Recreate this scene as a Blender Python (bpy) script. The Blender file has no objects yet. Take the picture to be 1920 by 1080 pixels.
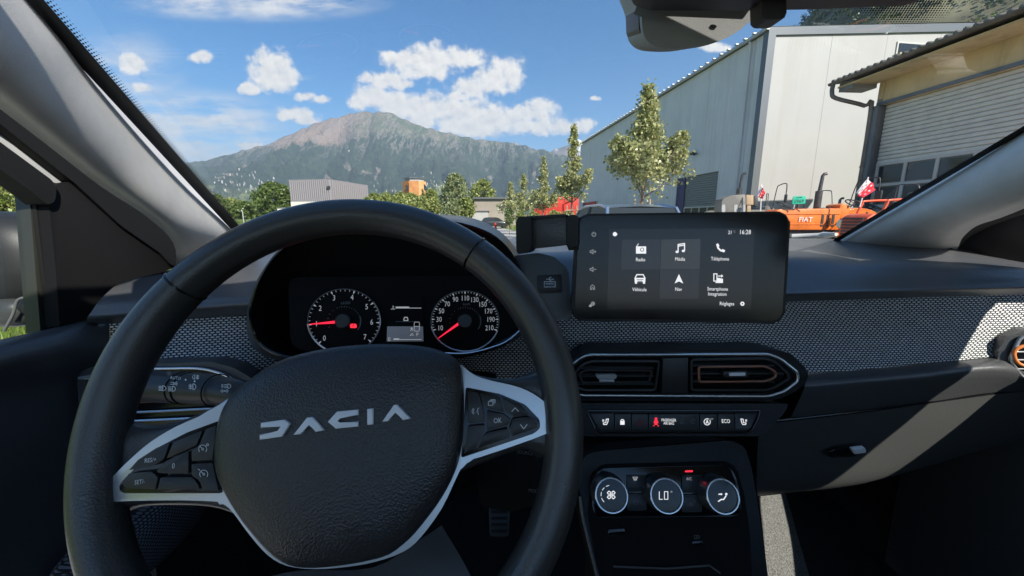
import bpy, bmesh, math, random
from mathutils import Vector, Matrix, noise

R = math.radians
sc = bpy.context.scene
col = sc.collection
rnd = random.Random(7)

# ------------------------------------------------------------------ camera
CAM = Vector((0.0, 0.0, 1.25))
FPX = 700.0
PITCH = R(10.5)
cd = bpy.data.cameras.new('camera')
cam = bpy.data.objects.new('camera', cd)
col.objects.link(cam)
cam.location = CAM
cam.rotation_euler = (R(90) - PITCH, 0, 0)
cd.sensor_width = 36.0
cd.lens = 36.0 * FPX / 1920.0
cd.clip_start = 0.01
cd.clip_end = 60000
sc.camera = cam

# ------------------------------------------------------------------ light
SUN_AZ = R(142)      # clockwise from straight ahead: behind, to the right
SUN_EL = R(39)
SUN = Vector((math.cos(SUN_EL) * math.sin(SUN_AZ), math.cos(SUN_EL) * math.cos(SUN_AZ), math.sin(SUN_EL)))
sl = bpy.data.lights.new('sun', 'SUN')
sl.energy = 2.75
sl.angle = R(0.53)
sl.color = (1.0, 0.955, 0.88)
so = bpy.data.objects.new('sun', sl)
col.objects.link(so)
so.location = (20, -30, 40)
so.rotation_euler = SUN.to_track_quat('Z', 'Y').to_euler()

vs = sc.view_settings
vs.view_transform = 'Standard'
vs.look = 'None'
vs.exposure = 1.82
vs.gamma = 1.0
vs.use_curve_mapping = False
sc.cycles.use_denoising = True
w_ = None
sc.cycles.max_bounces = 8
sc.cycles.diffuse_bounces = 4
sc.cycles.glossy_bounces = 4
sc.cycles.transparent_max_bounces = 16
sc.cycles.volume_bounces = 0
sc.cycles.sample_clamp_indirect = 6.0
sc.cycles.caustics_reflective = False
sc.cycles.caustics_refractive = False


def ray(px, py):
    """direction of a photograph pixel, scaled so that its forward (Y) part is 1"""
    u = (px - 960) / FPX
    v = (540 - py) / FPX
    y = math.cos(PITCH) + v * math.sin(PITCH)
    z = -math.sin(PITCH) + v * math.cos(PITCH)
    return Vector((u / y, 1.0, z / y))


def U(px, py, d):
    return CAM + ray(px, py) * d


# ------------------------------------------------------------------ sky
w = bpy.data.worlds.new('World')
sc.world = w
w.cycles.sampling_method = 'MANUAL'
w.cycles.sample_map_resolution = 512
w.use_nodes = True
NT = w.node_tree
NT.nodes.clear()


def nd(nt, typ, **kw):
    n = nt.nodes.new(typ)
    for k, v in kw.items():
        setattr(n, k, v)
    return n


def lk(nt, a, b):
    nt.links.new(a, b)


def mth(nt, op, a, b=None, c=None, clamp=False):
    n = nt.nodes.new('ShaderNodeMath')
    n.operation = op
    n.use_clamp = clamp
    for i, x in enumerate((a, b, c)):
        if x is None:
            continue
        if isinstance(x, (int, float)):
            n.inputs[i].default_value = x
        else:
            nt.links.new(x, n.inputs[i])
    return n.outputs[0]


def vmth(nt, op, a, b=None, c=None, out=0):
    n = nt.nodes.new('ShaderNodeVectorMath')
    n.operation = op
    for i, x in enumerate((a, b, c)):
        if x is None:
            continue
        if isinstance(x, (tuple, list, Vector)):
            n.inputs[i].default_value = tuple(x)
        else:
            nt.links.new(x, n.inputs[i])
    return n.outputs[out]


def smooth(nt, x, a, b):
    n = nt.nodes.new('ShaderNodeMapRange')
    n.interpolation_type = 'SMOOTHSTEP'
    n.inputs[1].default_value = a
    n.inputs[2].default_value = b
    nt.links.new(x, n.inputs[0])
    return n.outputs[0]


def nz(nt, vec, scale, detail=4, rough=0.5, out=0, dist=0.0):
    n = nt.nodes.new('ShaderNodeTexNoise')
    n.inputs['Scale'].default_value = scale
    n.inputs['Detail'].default_value = detail
    n.inputs['Roughness'].default_value = rough
    n.inputs['Distortion'].default_value = dist
    nt.links.new(vec, n.inputs['Vector'])
    return n.outputs[out]


def build_sky():
    nt = NT
    tc = nd(nt, 'ShaderNodeTexCoord')
    sky = nd(nt, 'ShaderNodeTexSky', sky_type='NISHITA')
    sky.sun_disc = False
    sky.sun_elevation = SUN_EL
    sky.sun_rotation = SUN_AZ
    sky.altitude = 500
    sky.air_density = 1.0
    sky.dust_density = 0.25
    sky.ozone_density = 1.8
    bg = nd(nt, 'ShaderNodeBackground')
    bg.inputs[1].default_value = 0.052
    hsv = nd(nt, 'ShaderNodeHueSaturation')
    hsv.inputs['Saturation'].default_value = 1.45
    hsv.inputs['Value'].default_value = 0.9
    lk(nt, sky.outputs[0], hsv.inputs['Color'])
    lk(nt, hsv.outputs[0], bg.inputs[0])
    # cloud field: puffs at their own bearings and heights, broken up by fractal noise
    d = tc.outputs['Generated']
    sep = nd(nt, 'ShaderNodeSeparateXYZ')
    lk(nt, d, sep.inputs[0])
    yy = mth(nt, 'MAXIMUM', sep.outputs[1], 0.05)
    cmb = nd(nt, 'ShaderNodeCombineXYZ')
    lk(nt, mth(nt, 'DIVIDE', sep.outputs[0], yy), cmb.inputs[0])
    lk(nt, mth(nt, 'DIVIDE', sep.outputs[2], yy), cmb.inputs[1])
    p = cmb.outputs[0]
    wv = nz(nt, p, 16, 3, 0.5, out=1)
    wv = vmth(nt, 'SUBTRACT', wv, (0.5, 0.5, 0.5))
    pw = vmth(nt, 'MULTIPLY_ADD', wv, (0.022, 0.016, 0), p)
    puffs = [  # px, py, rx, ry
        (812, 116, 62, 34), (760, 112, 48, 22), (870, 108, 48, 20), (800, 130, 70, 20), (735, 106, 24, 14),
        (925, 150, 46, 30), (958, 138, 30, 34), (882, 165, 48, 22), (940, 122, 24, 20), (860, 180, 30, 12),
        (722, 152, 50, 20), (690, 148, 22, 12), (750, 160, 30, 12),
        (700, 183, 46, 26), (675, 190, 22, 18), (760, 200, 66, 28), (820, 205, 70, 30), (880, 212, 66, 32),
        (930, 222, 70, 30), (990, 215, 60, 20), (1015, 200, 40, 18), (900, 240, 60, 20), (1000, 238, 60, 18),
        (1060, 238, 52, 16), (1092, 234, 34, 14), (850, 232, 40, 24), (790, 226, 40, 24), (740, 190, 50, 24),
        (510, 122, 44, 30), (535, 145, 38, 26), (498, 140, 36, 34), (468, 165, 26, 13), (520, 158, 44, 16),
        (556, 213, 40, 14), (575, 225, 26, 11), (540, 217, 30, 10),
        (572, 180, 20, 11), (600, 186, 20, 9), (376, 107, 26, 11), (250, 118, 34, 24), (262, 165, 22, 12),
        (470, 273, 34, 8), (1342, 88, 28, 11), (1118, 185, 12, 5)]
    F = None
    for (x, y, rx, ry) in puffs:
        c = ray(x, y)
        k = 1.0 / (math.cos(PITCH) + (540 - y) / FPX * math.sin(PITCH))
        q = vmth(nt, 'SUBTRACT', pw, (c.x, c.z, 0))
        q = vmth(nt, 'MULTIPLY', q, (FPX / rx / k * 0.92, FPX / ry / k * 0.92, 0))
        l = mth(nt, 'SUBTRACT', 1.0, vmth(nt, 'LENGTH', q, out=1))
        F = l if F is None else mth(nt, 'SMOOTH_MAX', F, l, 0.12)
    n1 = nz(nt, p, 30, 10, 0.62)
    n2 = nz(nt, vmth(nt, 'ADD', p, (0.005, 0.012, 0)), 30, 10, 0.62)
    dens = mth(nt, 'MULTIPLY_ADD', mth(nt, 'SUBTRACT', n1, 0.5), 1.7, mth(nt, 'SUBTRACT', F, 0.08))
    ahead = smooth(nt, sep.outputs[1], 0.08, 0.2)
    al = mth(nt, 'MULTIPLY', smooth(nt, dens, -0.10, 0.50), ahead)
    # high thin streaks
    qs = vmth(nt, 'MULTIPLY', pw, (3.0, 13.0, 1))
    s1 = nz(nt, qs, 1.6, 7, 0.62)
    reg = None
    for (x, y, rx, ry, a) in [(350, 238, 230, 75, 1.0), (470, 6, 260, 34, 0.9), (240, 140, 120, 90, 0.5), (330, 290, 220, 34, 0.9)]:
        c = ray(x, y)
        q = vmth(nt, 'MULTIPLY', vmth(nt, 'SUBTRACT', p, (c.x, c.z, 0)), (FPX / rx, FPX / ry, 0))
        l = mth(nt, 'MULTIPLY', smooth(nt, mth(nt, 'SUBTRACT', 1.0, vmth(nt, 'LENGTH', q, out=1)), 0.0, 0.7), a)
        reg = l if reg is None else mth(nt, 'MAXIMUM', reg, l)
    cir = mth(nt, 'MULTIPLY', mth(nt, 'MULTIPLY', smooth(nt, s1, 0.33, 0.60), reg), ahead)
    # the same kind of scattered cloud over the rest of the sky
    g = nz(nt, d, 5.0, 8, 0.56)
    oth = mth(nt, 'MULTIPLY', smooth(nt, g, 0.60, 0.70), mth(nt, 'SUBTRACT', 1.0, smooth(nt, sep.outputs[1], 0.1, 0.45)))
    up = smooth(nt, sep.outputs[2], 0.02, 0.2)
    oth = mth(nt, 'MULTIPLY', oth, up)
    al = mth(nt, 'MAXIMUM', al, mth(nt, 'MAXIMUM', mth(nt, 'MULTIPLY', cir, 0.9), oth), clamp=True)
    shade = mth(nt, 'MULTIPLY_ADD', mth(nt, 'SUBTRACT', n1, n2), 1.9, 0.72, clamp=True)
    ccol = nd(nt, 'ShaderNodeMix', data_type='RGBA')
    lk(nt, shade, ccol.inputs['Factor'])
    ccol.inputs['A'].default_value = (0.60, 0.60, 0.64, 1)
    ccol.inputs['B'].default_value = (1.0, 0.95, 0.88, 1)
    bg2 = nd(nt, 'ShaderNodeBackground')
    bg2.inputs[1].default_value = 0.35
    lk(nt, ccol.outputs['Result'], bg2.inputs[0])
    mx = nd(nt, 'ShaderNodeMixShader')
    lk(nt, al, mx.inputs[0])
    lk(nt, bg.outputs[0], mx.inputs[1])
    lk(nt, bg2.outputs[0], mx.inputs[2])
    out = nd(nt, 'ShaderNodeOutputWorld')
    lk(nt, mx.outputs[0], out.inputs[0])


build_sky()

# ------------------------------------------------------------------ helpers
ORG = {}


def tag(o, label=None, cat=None, group=None, kind=None):
    if label: o['label'] = label
    if cat: o['category'] = cat
    if group: o['group'] = group
    if kind: o['kind'] = kind
    return o


def thing(name, label, cat, loc, group=None):
    o = bpy.data.objects.new(name, None)
    o.empty_display_size = 0.1
    col.objects.link(o)
    o.location = loc
    ORG[o] = Vector(loc)
    return tag(o, label, cat, group)


def add_mesh(name, me, parent=None, org=None):
    o = bpy.data.objects.new(name, me)
    col.objects.link(o)
    if parent is not None:
        o.parent = parent
        ORG[o] = ORG[parent]
    else:
        ORG[o] = Vector(org) if org is not None else Vector((0, 0, 0))
        o.location = ORG[o]
    return o


def mk(name, V, Fc, mat, parent=None, smooth=False, org=None, uv=None):
    """one mesh object from world-space points"""
    og = ORG[parent] if parent is not None else (Vector(org) if org is not None else Vector((0, 0, 0)))
    me = bpy.data.meshes.new(name)
    me.from_pydata([tuple(Vector(v) - og) for v in V], [], Fc)
    me.update()
    if smooth:
        me.polygons.foreach_set('use_smooth', [True] * len(me.polygons))
    if uv is not None:
        L = me.uv_layers.new(name='UVMap')
        for lp in me.loops:
            L.data[lp.index].uv = uv[lp.vertex_index]
    mats = mat if isinstance(mat, (list, tuple)) else [mat]
    for m in mats:
        me.materials.append(m)
    return add_mesh(name, me, parent, og)


def from_bm(name, bm, mat, parent=None, smooth=False, org=None, angle=None):
    og = ORG[parent] if parent is not None else (Vector(org) if org is not None else Vector((0, 0, 0)))
    bmesh.ops.translate(bm, verts=bm.verts, vec=-og)
    bmesh.ops.recalc_face_normals(bm, faces=bm.faces)
    me = bpy.data.meshes.new(name)
    bm.to_mesh(me)
    bm.free()
    me.materials.append(mat)
    if smooth:
        me.polygons.foreach_set('use_smooth', [True] * len(me.polygons))
        if angle:
            me.set_sharp_from_angle(angle=R(angle))
    return add_mesh(name, me, parent, og)


class Frame:
    """a flat surface in the place: o = point, ex / ey in it, n towards the viewer's side"""
    def __init__(s, o, n, up=(0, 0, 1)):
        s.o = Vector(o)
        s.n = Vector(n).normalized()
        s.ex = Vector(up).cross(s.n).normalized()
        s.ey = s.n.cross(s.ex).normalized()

    def on(s, px, py, off=0.0):
        r = ray(px, py)
        t = (s.o + s.n * off - CAM).dot(s.n) / r.dot(s.n)
        return CAM + r * t

    def pt(s, a, b, c=0.0):
        return s.o + s.ex * a + s.ey * b + s.n * c

    def ab(s, P):
        q = Vector(P) - s.o
        return q.dot(s.ex), q.dot(s.ey)


def frame3(a, b, c):
    n = (b - a).cross(c - a).normalized()
    if n.dot(CAM - a) < 0:
        n = -n
    return Frame(a, n)


def catmull(pts, closed=False, k=6):
    out = []
    n = len(pts)
    rng = range(n if closed else n - 1)
    for i in rng:
        if closed:
            p0, p1, p2, p3 = pts[(i - 1) % n], pts[i], pts[(i + 1) % n], pts[(i + 2) % n]
        else:
            p1, p2 = pts[i], pts[i + 1]
            p0 = pts[i - 1] if i > 0 else p1 * 2 - p2
            p3 = pts[i + 2] if i + 2 < n else p2 * 2 - p1
        for j in range(k):
            t = j / k
            out.append(0.5 * ((2 * p1) + (p2 - p0) * t + (2 * p0 - 5 * p1 + 4 * p2 - p3) * t * t + (3 * p1 - p0 - 3 * p2 + p3) * t ** 3))
    if not closed:
        out.append(pts[-1].copy())
    return out


def c2(pts, closed=True, k=5):
    return [(p.x, p.y) for p in catmull([Vector((a, b, 0)) for a, b in pts], closed, k)]


def rounded(pts, r, k=4):
    """round the corners of a pixel polygon"""
    out = []
    n = len(pts)
    for i in range(n):
        p = Vector(pts[i]).to_2d() if len(pts[i]) > 2 else Vector(pts[i])
        a = Vector(pts[i - 1]); b = Vector(pts[(i + 1) % n])
        da = (a - p); db = (b - p)
        ra = min(r, da.length * 0.45, db.length * 0.45)
        A = p + da.normalized() * ra; B = p + db.normalized() * ra
        for j in range(k + 1):
            t = j / k
            q = A * (1 - t) ** 2 + p * 2 * t * (1 - t) + B * t * t
            out.append((q.x, q.y))
    return out


def plate(name, top, n, t, mat, parent=None, bev=0.0, seg=2, org=None, smooth=True):
    """solid slab: outline `top` (3D, near face), thickness t away from n, front edge bevelled"""
    n = Vector(n).normalized()
    bm = bmesh.new()
    a = [bm.verts.new(p) for p in top]
    b = [bm.verts.new(Vector(p) - n * t) for p in top]
    m = len(a)
    f = bm.faces.new(a)
    bm.faces.new(list(reversed(b)))
    for i in range(m):
        bm.faces.new((a[i], b[i], b[(i + 1) % m], a[(i + 1) % m]))
    if bev > 0:
        bmesh.ops.bevel(bm, geom=list(f.edges), offset=bev, segments=seg, profile=0.6, affect='EDGES', clamp_overlap=True)
    return from_bm(name, bm, mat, parent, smooth, org, 35)


def pplate(name, fr, pts, t, mat, parent=None, off=0.0, bev=0.0, seg=2):
    return plate(name, [fr.on(x, y, off) for x, y in pts], fr.n, t, mat, parent, bev, seg)


def box(name, c, s, mat, parent=None, rz=0.0, bev=0.0, org=None, M=None):
    bm = bmesh.new()
    bmesh.ops.create_cube(bm, size=1)
    bmesh.ops.scale(bm, verts=bm.verts, vec=s)
    if bev > 0:
        bmesh.ops.bevel(bm, geom=list(bm.edges), offset=bev, segments=2, profile=0.6, affect='EDGES')
    bmesh.ops.transform(bm, matrix=Matrix.Translation(c) @ (M if M else Matrix.Rotation(rz, 4, 'Z')), verts=bm.verts)
    return from_bm(name, bm, mat, parent, bev > 0, org, 35)


def tube_geo(pts, r, seg=8, closed=False, cap=True):
    V = []; Fc = []
    n = len(pts)
    rs = r if isinstance(r, (list, tuple)) else [r] * n
    prev = None
    for i, p in enumerate(pts):
        p = Vector(p)
        a = Vector(pts[(i - 1) % n] if (closed or i > 0) else pts[i])
        b = Vector(pts[(i + 1) % n] if (closed or i < n - 1) else pts[i])
        t = (b - a).normalized()
        if prev is None:
            prev = t.orthogonal().normalized()
        s = (prev - t * prev.dot(t))
        s = s.normalized() if s.length > 1e-6 else t.orthogonal().normalized()
        prev = s
        q = t.cross(s)
        for k in range(seg):
            th = 2 * math.pi * k / seg
            V.append(p + (s * math.cos(th) + q * math.sin(th)) * rs[i])
    for i in range(n if closed else n - 1):
        j = (i + 1) % n
        for k in range(seg):
            k2 = (k + 1) % seg
            Fc.append((i * seg + k, i * seg + k2, j * seg + k2, j * seg + k))
    if not closed and cap:
        Fc.append(tuple(reversed(range(seg))))
        Fc.append(tuple((n - 1) * seg + k for k in range(seg)))
    return V, Fc


def tube(name, pts, r, mat, parent=None, seg=8, closed=False, org=None):
    V, Fc = tube_geo(pts, r, seg, closed)
    o = mk(name, V, Fc, mat, parent, True, org)
    o.data.set_sharp_from_angle(angle=R(50))
    return o


def loft(name, rows, mat, parent=None, smooth=True, org=None, k=0, kr=0, thick=0.0, uv=False):
    """surface through rows of points; optional smoothing along (k) and across (kr)"""
    if k:
        rows = [catmull(r, False, k) for r in rows]
    if kr:
        cols = [catmull([r[j] for r in rows], False, kr) for j in range(len(rows[0]))]
        rows = [[c[i] for c in cols] for i in range(len(cols[0]))]
    nr, nc = len(rows), len(rows[0])
    V = [p for r in rows for p in r]
    Fc = [(i * nc + j, i * nc + j + 1, (i + 1) * nc + j + 1, (i + 1) * nc + j) for i in range(nr - 1) for j in range(nc - 1)]
    uvs = None
    if uv:
        uvs = []
        mid = rows[nr // 2]
        s = [0.0]
        for j in range(1, nc):
            s.append(s[-1] + (mid[j] - mid[j - 1]).length)
        t = [[0.0] * nc for _ in range(nr)]
        for j in range(nc):
            for i in range(1, nr):
                t[i][j] = t[i - 1][j] + (rows[i][j] - rows[i - 1][j]).length
        uvs = [(s[j], t[i][j]) for i in range(nr) for j in range(nc)]
    o = mk(name, V, Fc, mat, parent, smooth, org, uvs)
    if thick:
        m = o.modifiers.new('thickness', 'SOLIDIFY')
        m.thickness = thick
        m.offset = -1
    return o


def revolve(name, fr, prof, mat, parent=None, seg=40, smooth=True, angle=35):
    """turned shape on frame fr: prof = [(radius, height along n)]"""
    V = []; Fc = []
    for (r, h) in prof:
        for k in range(seg):
            th = 2 * math.pi * k / seg
            V.append(fr.pt(r * math.cos(th), r * math.sin(th), h))
    for i in range(len(prof) - 1):
        for k in range(seg):
            k2 = (k + 1) % seg
            Fc.append((i * seg + k, i * seg + k2, (i + 1) * seg + k2, (i + 1) * seg + k))
    Fc.append(tuple((len(prof) - 1) * seg + k for k in range(seg)))
    o = mk(name, V, Fc, mat, parent, smooth)
    o.data.set_sharp_from_angle(angle=R(angle))
    return o


def text(name, s, P, ex, ey, size, mat, parent, align='CENTER', sx=1.0, off=None):
    cu = bpy.data.curves.new(name, 'FONT')
    cu.body = s
    cu.size = size
    cu.align_x = align
    cu.align_y = 'CENTER'
    cu.resolution_u = 2
    ob = bpy.data.objects.new(name, cu)
    me = bpy.data.meshes.new_from_object(ob)
    bpy.data.objects.remove(ob)
    bpy.data.curves.remove(cu)
    og = ORG[parent]
    P = Vector(P)
    for v in me.vertices:
        x, y = v.co.x * sx, v.co.y
        v.co = P + ex * x + ey * y - og
    me.name = name
    me.materials.clear()
    me.materials.append(mat)
    return add_mesh(name, me, parent)


def ptext(name, s, fr, px, py, hpx, mat, parent, off=0.0008, align='CENTER', sx=0.85, tilt=0.0):
    """lettering whose capital height is hpx photograph pixels on the surface fr"""
    P = fr.on(px, py, off)
    e = fr.on(px + 10, py, off) - P
    h = (fr.on(px, py - hpx, off) - P).length
    ex = fr.ex * math.cos(tilt) + fr.ey * math.sin(tilt)
    ey = -fr.ex * math.sin(tilt) + fr.ey * math.cos(tilt)
    return text(name, s, P, ex, ey, h / 0.69, mat, parent, align, sx)


def icon(name, fr, cx, cy, s, strokes, polys, mat, parent, off=0.0008, w=0.14, tilt=0.0):
    """flat printed symbol; strokes / polys in a unit box of half size s pixels"""
    V = []; Fc = []
    ct, st = math.cos(tilt), math.sin(tilt)

    def P(x, y):
        x, y = x * ct - y * st, x * st + y * ct
        return fr.on(cx + x * s, cy - y * s, off)
    for pl in strokes:
        for i in range(len(pl) - 1):
            a, b = Vector(pl[i]), Vector(pl[i + 1])
            if (b - a).length < 1e-6:
                continue
            d = (b - a).normalized()
            nn = Vector((-d.y, d.x)) * w * 0.5
            a2, b2 = a - d * w * 0.3, b + d * w * 0.3
            k = len(V)
            for q in (a2 + nn, a2 - nn, b2 - nn, b2 + nn):
                V.append(P(q.x, q.y))
            Fc.append((k, k + 1, k + 2, k + 3))
    for pl in polys:
        k = len(V)
        V += [P(x, y) for x, y in pl]
        Fc.append(tuple(range(k, k + len(pl))))
    return mk(name, V, Fc, mat, parent)


def arc(cx, cy, r, a0, a1, n=10, ry=None):
    ry = r if ry is None else ry
    return [(cx + r * math.cos(R(a0 + (a1 - a0) * i / n)), cy + ry * math.sin(R(a0 + (a1 - a0) * i / n))) for i in range(n + 1)]


# ------------------------------------------------------------------ materials
MATS = {}


def mat(name, c, rough=0.5, metal=0.0, spec=0.5, bump=None, var=None, emit=None, coat=0.0, streak=None, rvar=0.0):
    """principled material; bump=(scale, strength, distance); var=(scale, amount) gives uneven tone"""
    m = bpy.data.materials.new(name)
    m.use_nodes = True
    nt = m.node_tree
    b = nt.nodes['Principled BSDF']
    b.inputs['Base Color'].default_value = (*c, 1)
    b.inputs['Roughness'].default_value = rough
    b.inputs['Metallic'].default_value = metal
    b.inputs['Specular IOR Level'].default_value = spec
    if coat:
        b.inputs['Coat Weight'].default_value = coat
        b.inputs['Coat Roughness'].default_value = 0.08
    tc = nd(nt, 'ShaderNodeTexCoord')
    ob = tc.outputs['Object']
    if var:
        n = nz(nt, ob, var[0], 6, 0.6)
        mx = nd(nt, 'ShaderNodeMix', data_type='RGBA')
        mx.inputs['A'].default_value = (*[x * (1 - var[1]) for x in c], 1)
        mx.inputs['B'].default_value = (*[min(1, x * (1 + var[1])) for x in c], 1)
        lk(nt, smooth(nt, n, 0.25, 0.75), mx.inputs['Factor'])
        lk(nt, mx.outputs['Result'], b.inputs['Base Color'])
    if streak:
        # rain streaks running down the wall
        src = b.inputs['Base Color'].links[0].from_socket
        n = nz(nt, vmth(nt, 'MULTIPLY', ob, (streak[0], streak[0], streak[0] * 0.05)), 1.0, 6, 0.65)
        mx = nd(nt, 'ShaderNodeMix', data_type='RGBA')
        mx.blend_type = 'MULTIPLY'
        lk(nt, smooth(nt, n, 0.50, 0.72), mx.inputs['Factor'])
        lk(nt, src, mx.inputs['A'])
        k_ = 1 - streak[1]
        mx.inputs['B'].default_value = (k_, k_ * 0.99, k_ * 0.96, 1)
        lk(nt, mx.outputs['Result'], b.inputs['Base Color'])
    if rvar:
        n = nz(nt, ob, 14, 6, 0.65)
        lk(nt, mth(nt, 'MULTIPLY_ADD', mth(nt, 'SUBTRACT', n, 0.5), rvar * 2, rough), b.inputs['Roughness'])
    if bump:
        bp = nd(nt, 'ShaderNodeBump')
        bp.inputs['Strength'].default_value = bump[1]
        bp.inputs['Distance'].default_value = bump[2]
        vo = nd(nt, 'ShaderNodeTexVoronoi', feature='F1')
        vo.inputs['Scale'].default_value = bump[0]
        lk(nt, vmth(nt, 'ADD', ob, vmth(nt, 'SCALE', nz(nt, ob, bump[0] * 0.7, 2, 0.5, 1), None)), vo.inputs['Vector'])
        # scale node input for SCALE
        for x in nt.nodes:
            if x.type == 'VECT_MATH' and x.operation == 'SCALE':
                x.inputs['Scale'].default_value = 0.6 / bump[0]
        lk(nt, vo.outputs['Distance'], bp.inputs['Height'])
        lk(nt, bp.outputs[0], b.inputs['Normal'])
    if emit:
        b.inputs['Emission Color'].default_value = (*emit[0], 1)
        b.inputs['Emission Strength'].default_value = emit[1]
    MATS[name] = m
    return m


def clear_glass(name, tint=(0.97, 0.98, 0.97), refl=1.0):
    m = bpy.data.materials.new(name)
    m.use_nodes = True
    nt = m.node_tree
    nt.nodes.clear()
    t = nd(nt, 'ShaderNodeBsdfTransparent')
    t.inputs[0].default_value = (*tint, 1)
    g = nd(nt, 'ShaderNodeBsdfGlossy')
    g.inputs['Roughness'].default_value = 0.0
    fr = nd(nt, 'ShaderNodeLayerWeight')
    fr.inputs[0].default_value = 0.5
    fz = mth(nt, 'MULTIPLY_ADD', mth(nt, 'POWER', fr.outputs['Facing'], 5.0), 0.94, 0.06)
    mx = nd(nt, 'ShaderNodeMixShader')
    lk(nt, mth(nt, 'MULTIPLY', fz, refl), mx.inputs[0])
    lk(nt, t.outputs[0], mx.inputs[1])
    lk(nt, g.outputs[0], mx.inputs[2])
    o = nd(nt, 'ShaderNodeOutputMaterial')
    lk(nt, mx.outputs[0], o.inputs[0])
    return m


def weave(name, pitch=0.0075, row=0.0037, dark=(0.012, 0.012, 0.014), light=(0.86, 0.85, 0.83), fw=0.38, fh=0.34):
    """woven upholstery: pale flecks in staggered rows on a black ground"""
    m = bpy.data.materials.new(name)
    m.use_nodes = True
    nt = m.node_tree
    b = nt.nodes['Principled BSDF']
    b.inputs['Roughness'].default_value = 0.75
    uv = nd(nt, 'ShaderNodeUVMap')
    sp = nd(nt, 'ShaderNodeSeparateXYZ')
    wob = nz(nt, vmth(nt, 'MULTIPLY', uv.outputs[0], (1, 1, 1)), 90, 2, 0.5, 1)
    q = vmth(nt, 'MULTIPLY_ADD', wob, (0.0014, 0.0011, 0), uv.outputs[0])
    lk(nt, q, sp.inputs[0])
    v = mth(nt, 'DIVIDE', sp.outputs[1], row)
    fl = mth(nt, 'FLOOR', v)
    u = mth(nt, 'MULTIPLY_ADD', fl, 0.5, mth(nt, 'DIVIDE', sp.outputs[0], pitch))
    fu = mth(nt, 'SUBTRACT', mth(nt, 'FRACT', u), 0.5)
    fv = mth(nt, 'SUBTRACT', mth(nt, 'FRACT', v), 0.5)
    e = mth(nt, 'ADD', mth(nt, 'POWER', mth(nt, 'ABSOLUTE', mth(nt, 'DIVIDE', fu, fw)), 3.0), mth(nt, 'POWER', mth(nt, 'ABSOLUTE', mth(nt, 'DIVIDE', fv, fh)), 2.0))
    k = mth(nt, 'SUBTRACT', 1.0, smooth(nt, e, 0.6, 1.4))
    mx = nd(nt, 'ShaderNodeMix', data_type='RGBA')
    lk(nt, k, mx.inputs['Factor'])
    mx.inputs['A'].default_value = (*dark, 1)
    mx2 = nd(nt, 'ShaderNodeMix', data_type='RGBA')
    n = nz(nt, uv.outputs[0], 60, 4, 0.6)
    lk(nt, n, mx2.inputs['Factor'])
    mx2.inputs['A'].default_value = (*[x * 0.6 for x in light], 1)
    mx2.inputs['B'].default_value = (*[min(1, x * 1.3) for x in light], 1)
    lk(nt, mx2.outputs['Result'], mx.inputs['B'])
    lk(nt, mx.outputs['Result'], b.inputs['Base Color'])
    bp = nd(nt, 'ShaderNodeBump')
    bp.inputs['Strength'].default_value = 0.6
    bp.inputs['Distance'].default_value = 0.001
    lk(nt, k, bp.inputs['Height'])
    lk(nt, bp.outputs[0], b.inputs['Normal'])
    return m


M_pad = mat('grained black plastic', (0.058, 0.059, 0.062), 0.34, spec=0.8, bump=(420, 0.35, 0.0006), rvar=0.05)
M_top = mat('paler grained dash top', (0.088, 0.089, 0.092), 0.34, spec=0.8, bump=(420, 0.35, 0.0006), var=(9, 0.12), rvar=0.06)  # pad plastic made paler so the sunlit dash top reads brighter
M_black = mat('matt black plastic', (0.018, 0.018, 0.019), 0.5, bump=(600, 0.2, 0.0004))
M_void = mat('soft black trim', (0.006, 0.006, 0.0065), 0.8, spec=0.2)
M_dead = mat('dial black', (0.003, 0.003, 0.0035), 0.6, spec=0.12)
M_gloss = mat('glossy black plastic', (0.006, 0.006, 0.007), 0.14, rvar=0.08)
M_leather = mat('black leather', (0.046, 0.046, 0.047), 0.34, spec=0.8, bump=(620, 0.25, 0.0005), rvar=0.14)
M_airbag = mat('coarse grained black vinyl', (0.026, 0.026, 0.028), 0.38, spec=0.7, bump=(640, 0.45, 0.0007), rvar=0.04)
M_silver = mat('satin silver trim', (0.60, 0.61, 0.62), 0.30, 0.8, rvar=0.06)
M_chrome = mat('bright metal trim', (0.80, 0.81, 0.82), 0.22, 0.75)
M_letter = mat('pale silver lettering', (0.95, 0.95, 0.96), 0.35, 0.0)
M_console = mat('dark console plastic', (0.017, 0.017, 0.019), 0.45, spec=0.3, bump=(420, 0.3, 0.0006), rvar=0.05)
M_button = mat('satin black button', (0.030, 0.030, 0.031), 0.38, rvar=0.05)
M_white = mat('white print', (0.85, 0.85, 0.85), 0.6)
M_greyp = mat('grey print', (0.16, 0.16, 0.16), 0.6)
M_lower = mat('lower dash plastic', (0.066, 0.066, 0.065), 0.5, bump=(420, 0.35, 0.0006), rvar=0.05)
M_pillar = mat('pale grey pillar cloth', (0.84, 0.81, 0.765), 0.85, bump=(900, 0.22, 0.0004), var=(30, 0.05))
M_grey = mat('mid grey plastic', (0.44, 0.44, 0.43), 0.55, bump=(700, 0.3, 0.0004), var=(20, 0.06))
M_seal = mat('black rubber seal', (0.007, 0.007, 0.007), 0.65, spec=0.3)
M_paint = mat('dark olive grey car paint', (0.024, 0.025, 0.019), 0.45, coat=0.3)
M_copper = mat('dark copper trim', (0.42, 0.20, 0.13), 0.35, 0.8)
M_orange_trim = mat('orange vent ring', (0.85, 0.26, 0.07), 0.4)
M_glass = clear_glass('window glass')
M_glass2 = clear_glass('side glass', (0.9, 0.93, 0.9))
M_weave = weave('woven dash fabric')
M_weave2 = weave('woven door fabric', 0.006, 0.003, (0.010, 0.010, 0.012), (0.16, 0.17, 0.20))
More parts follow.
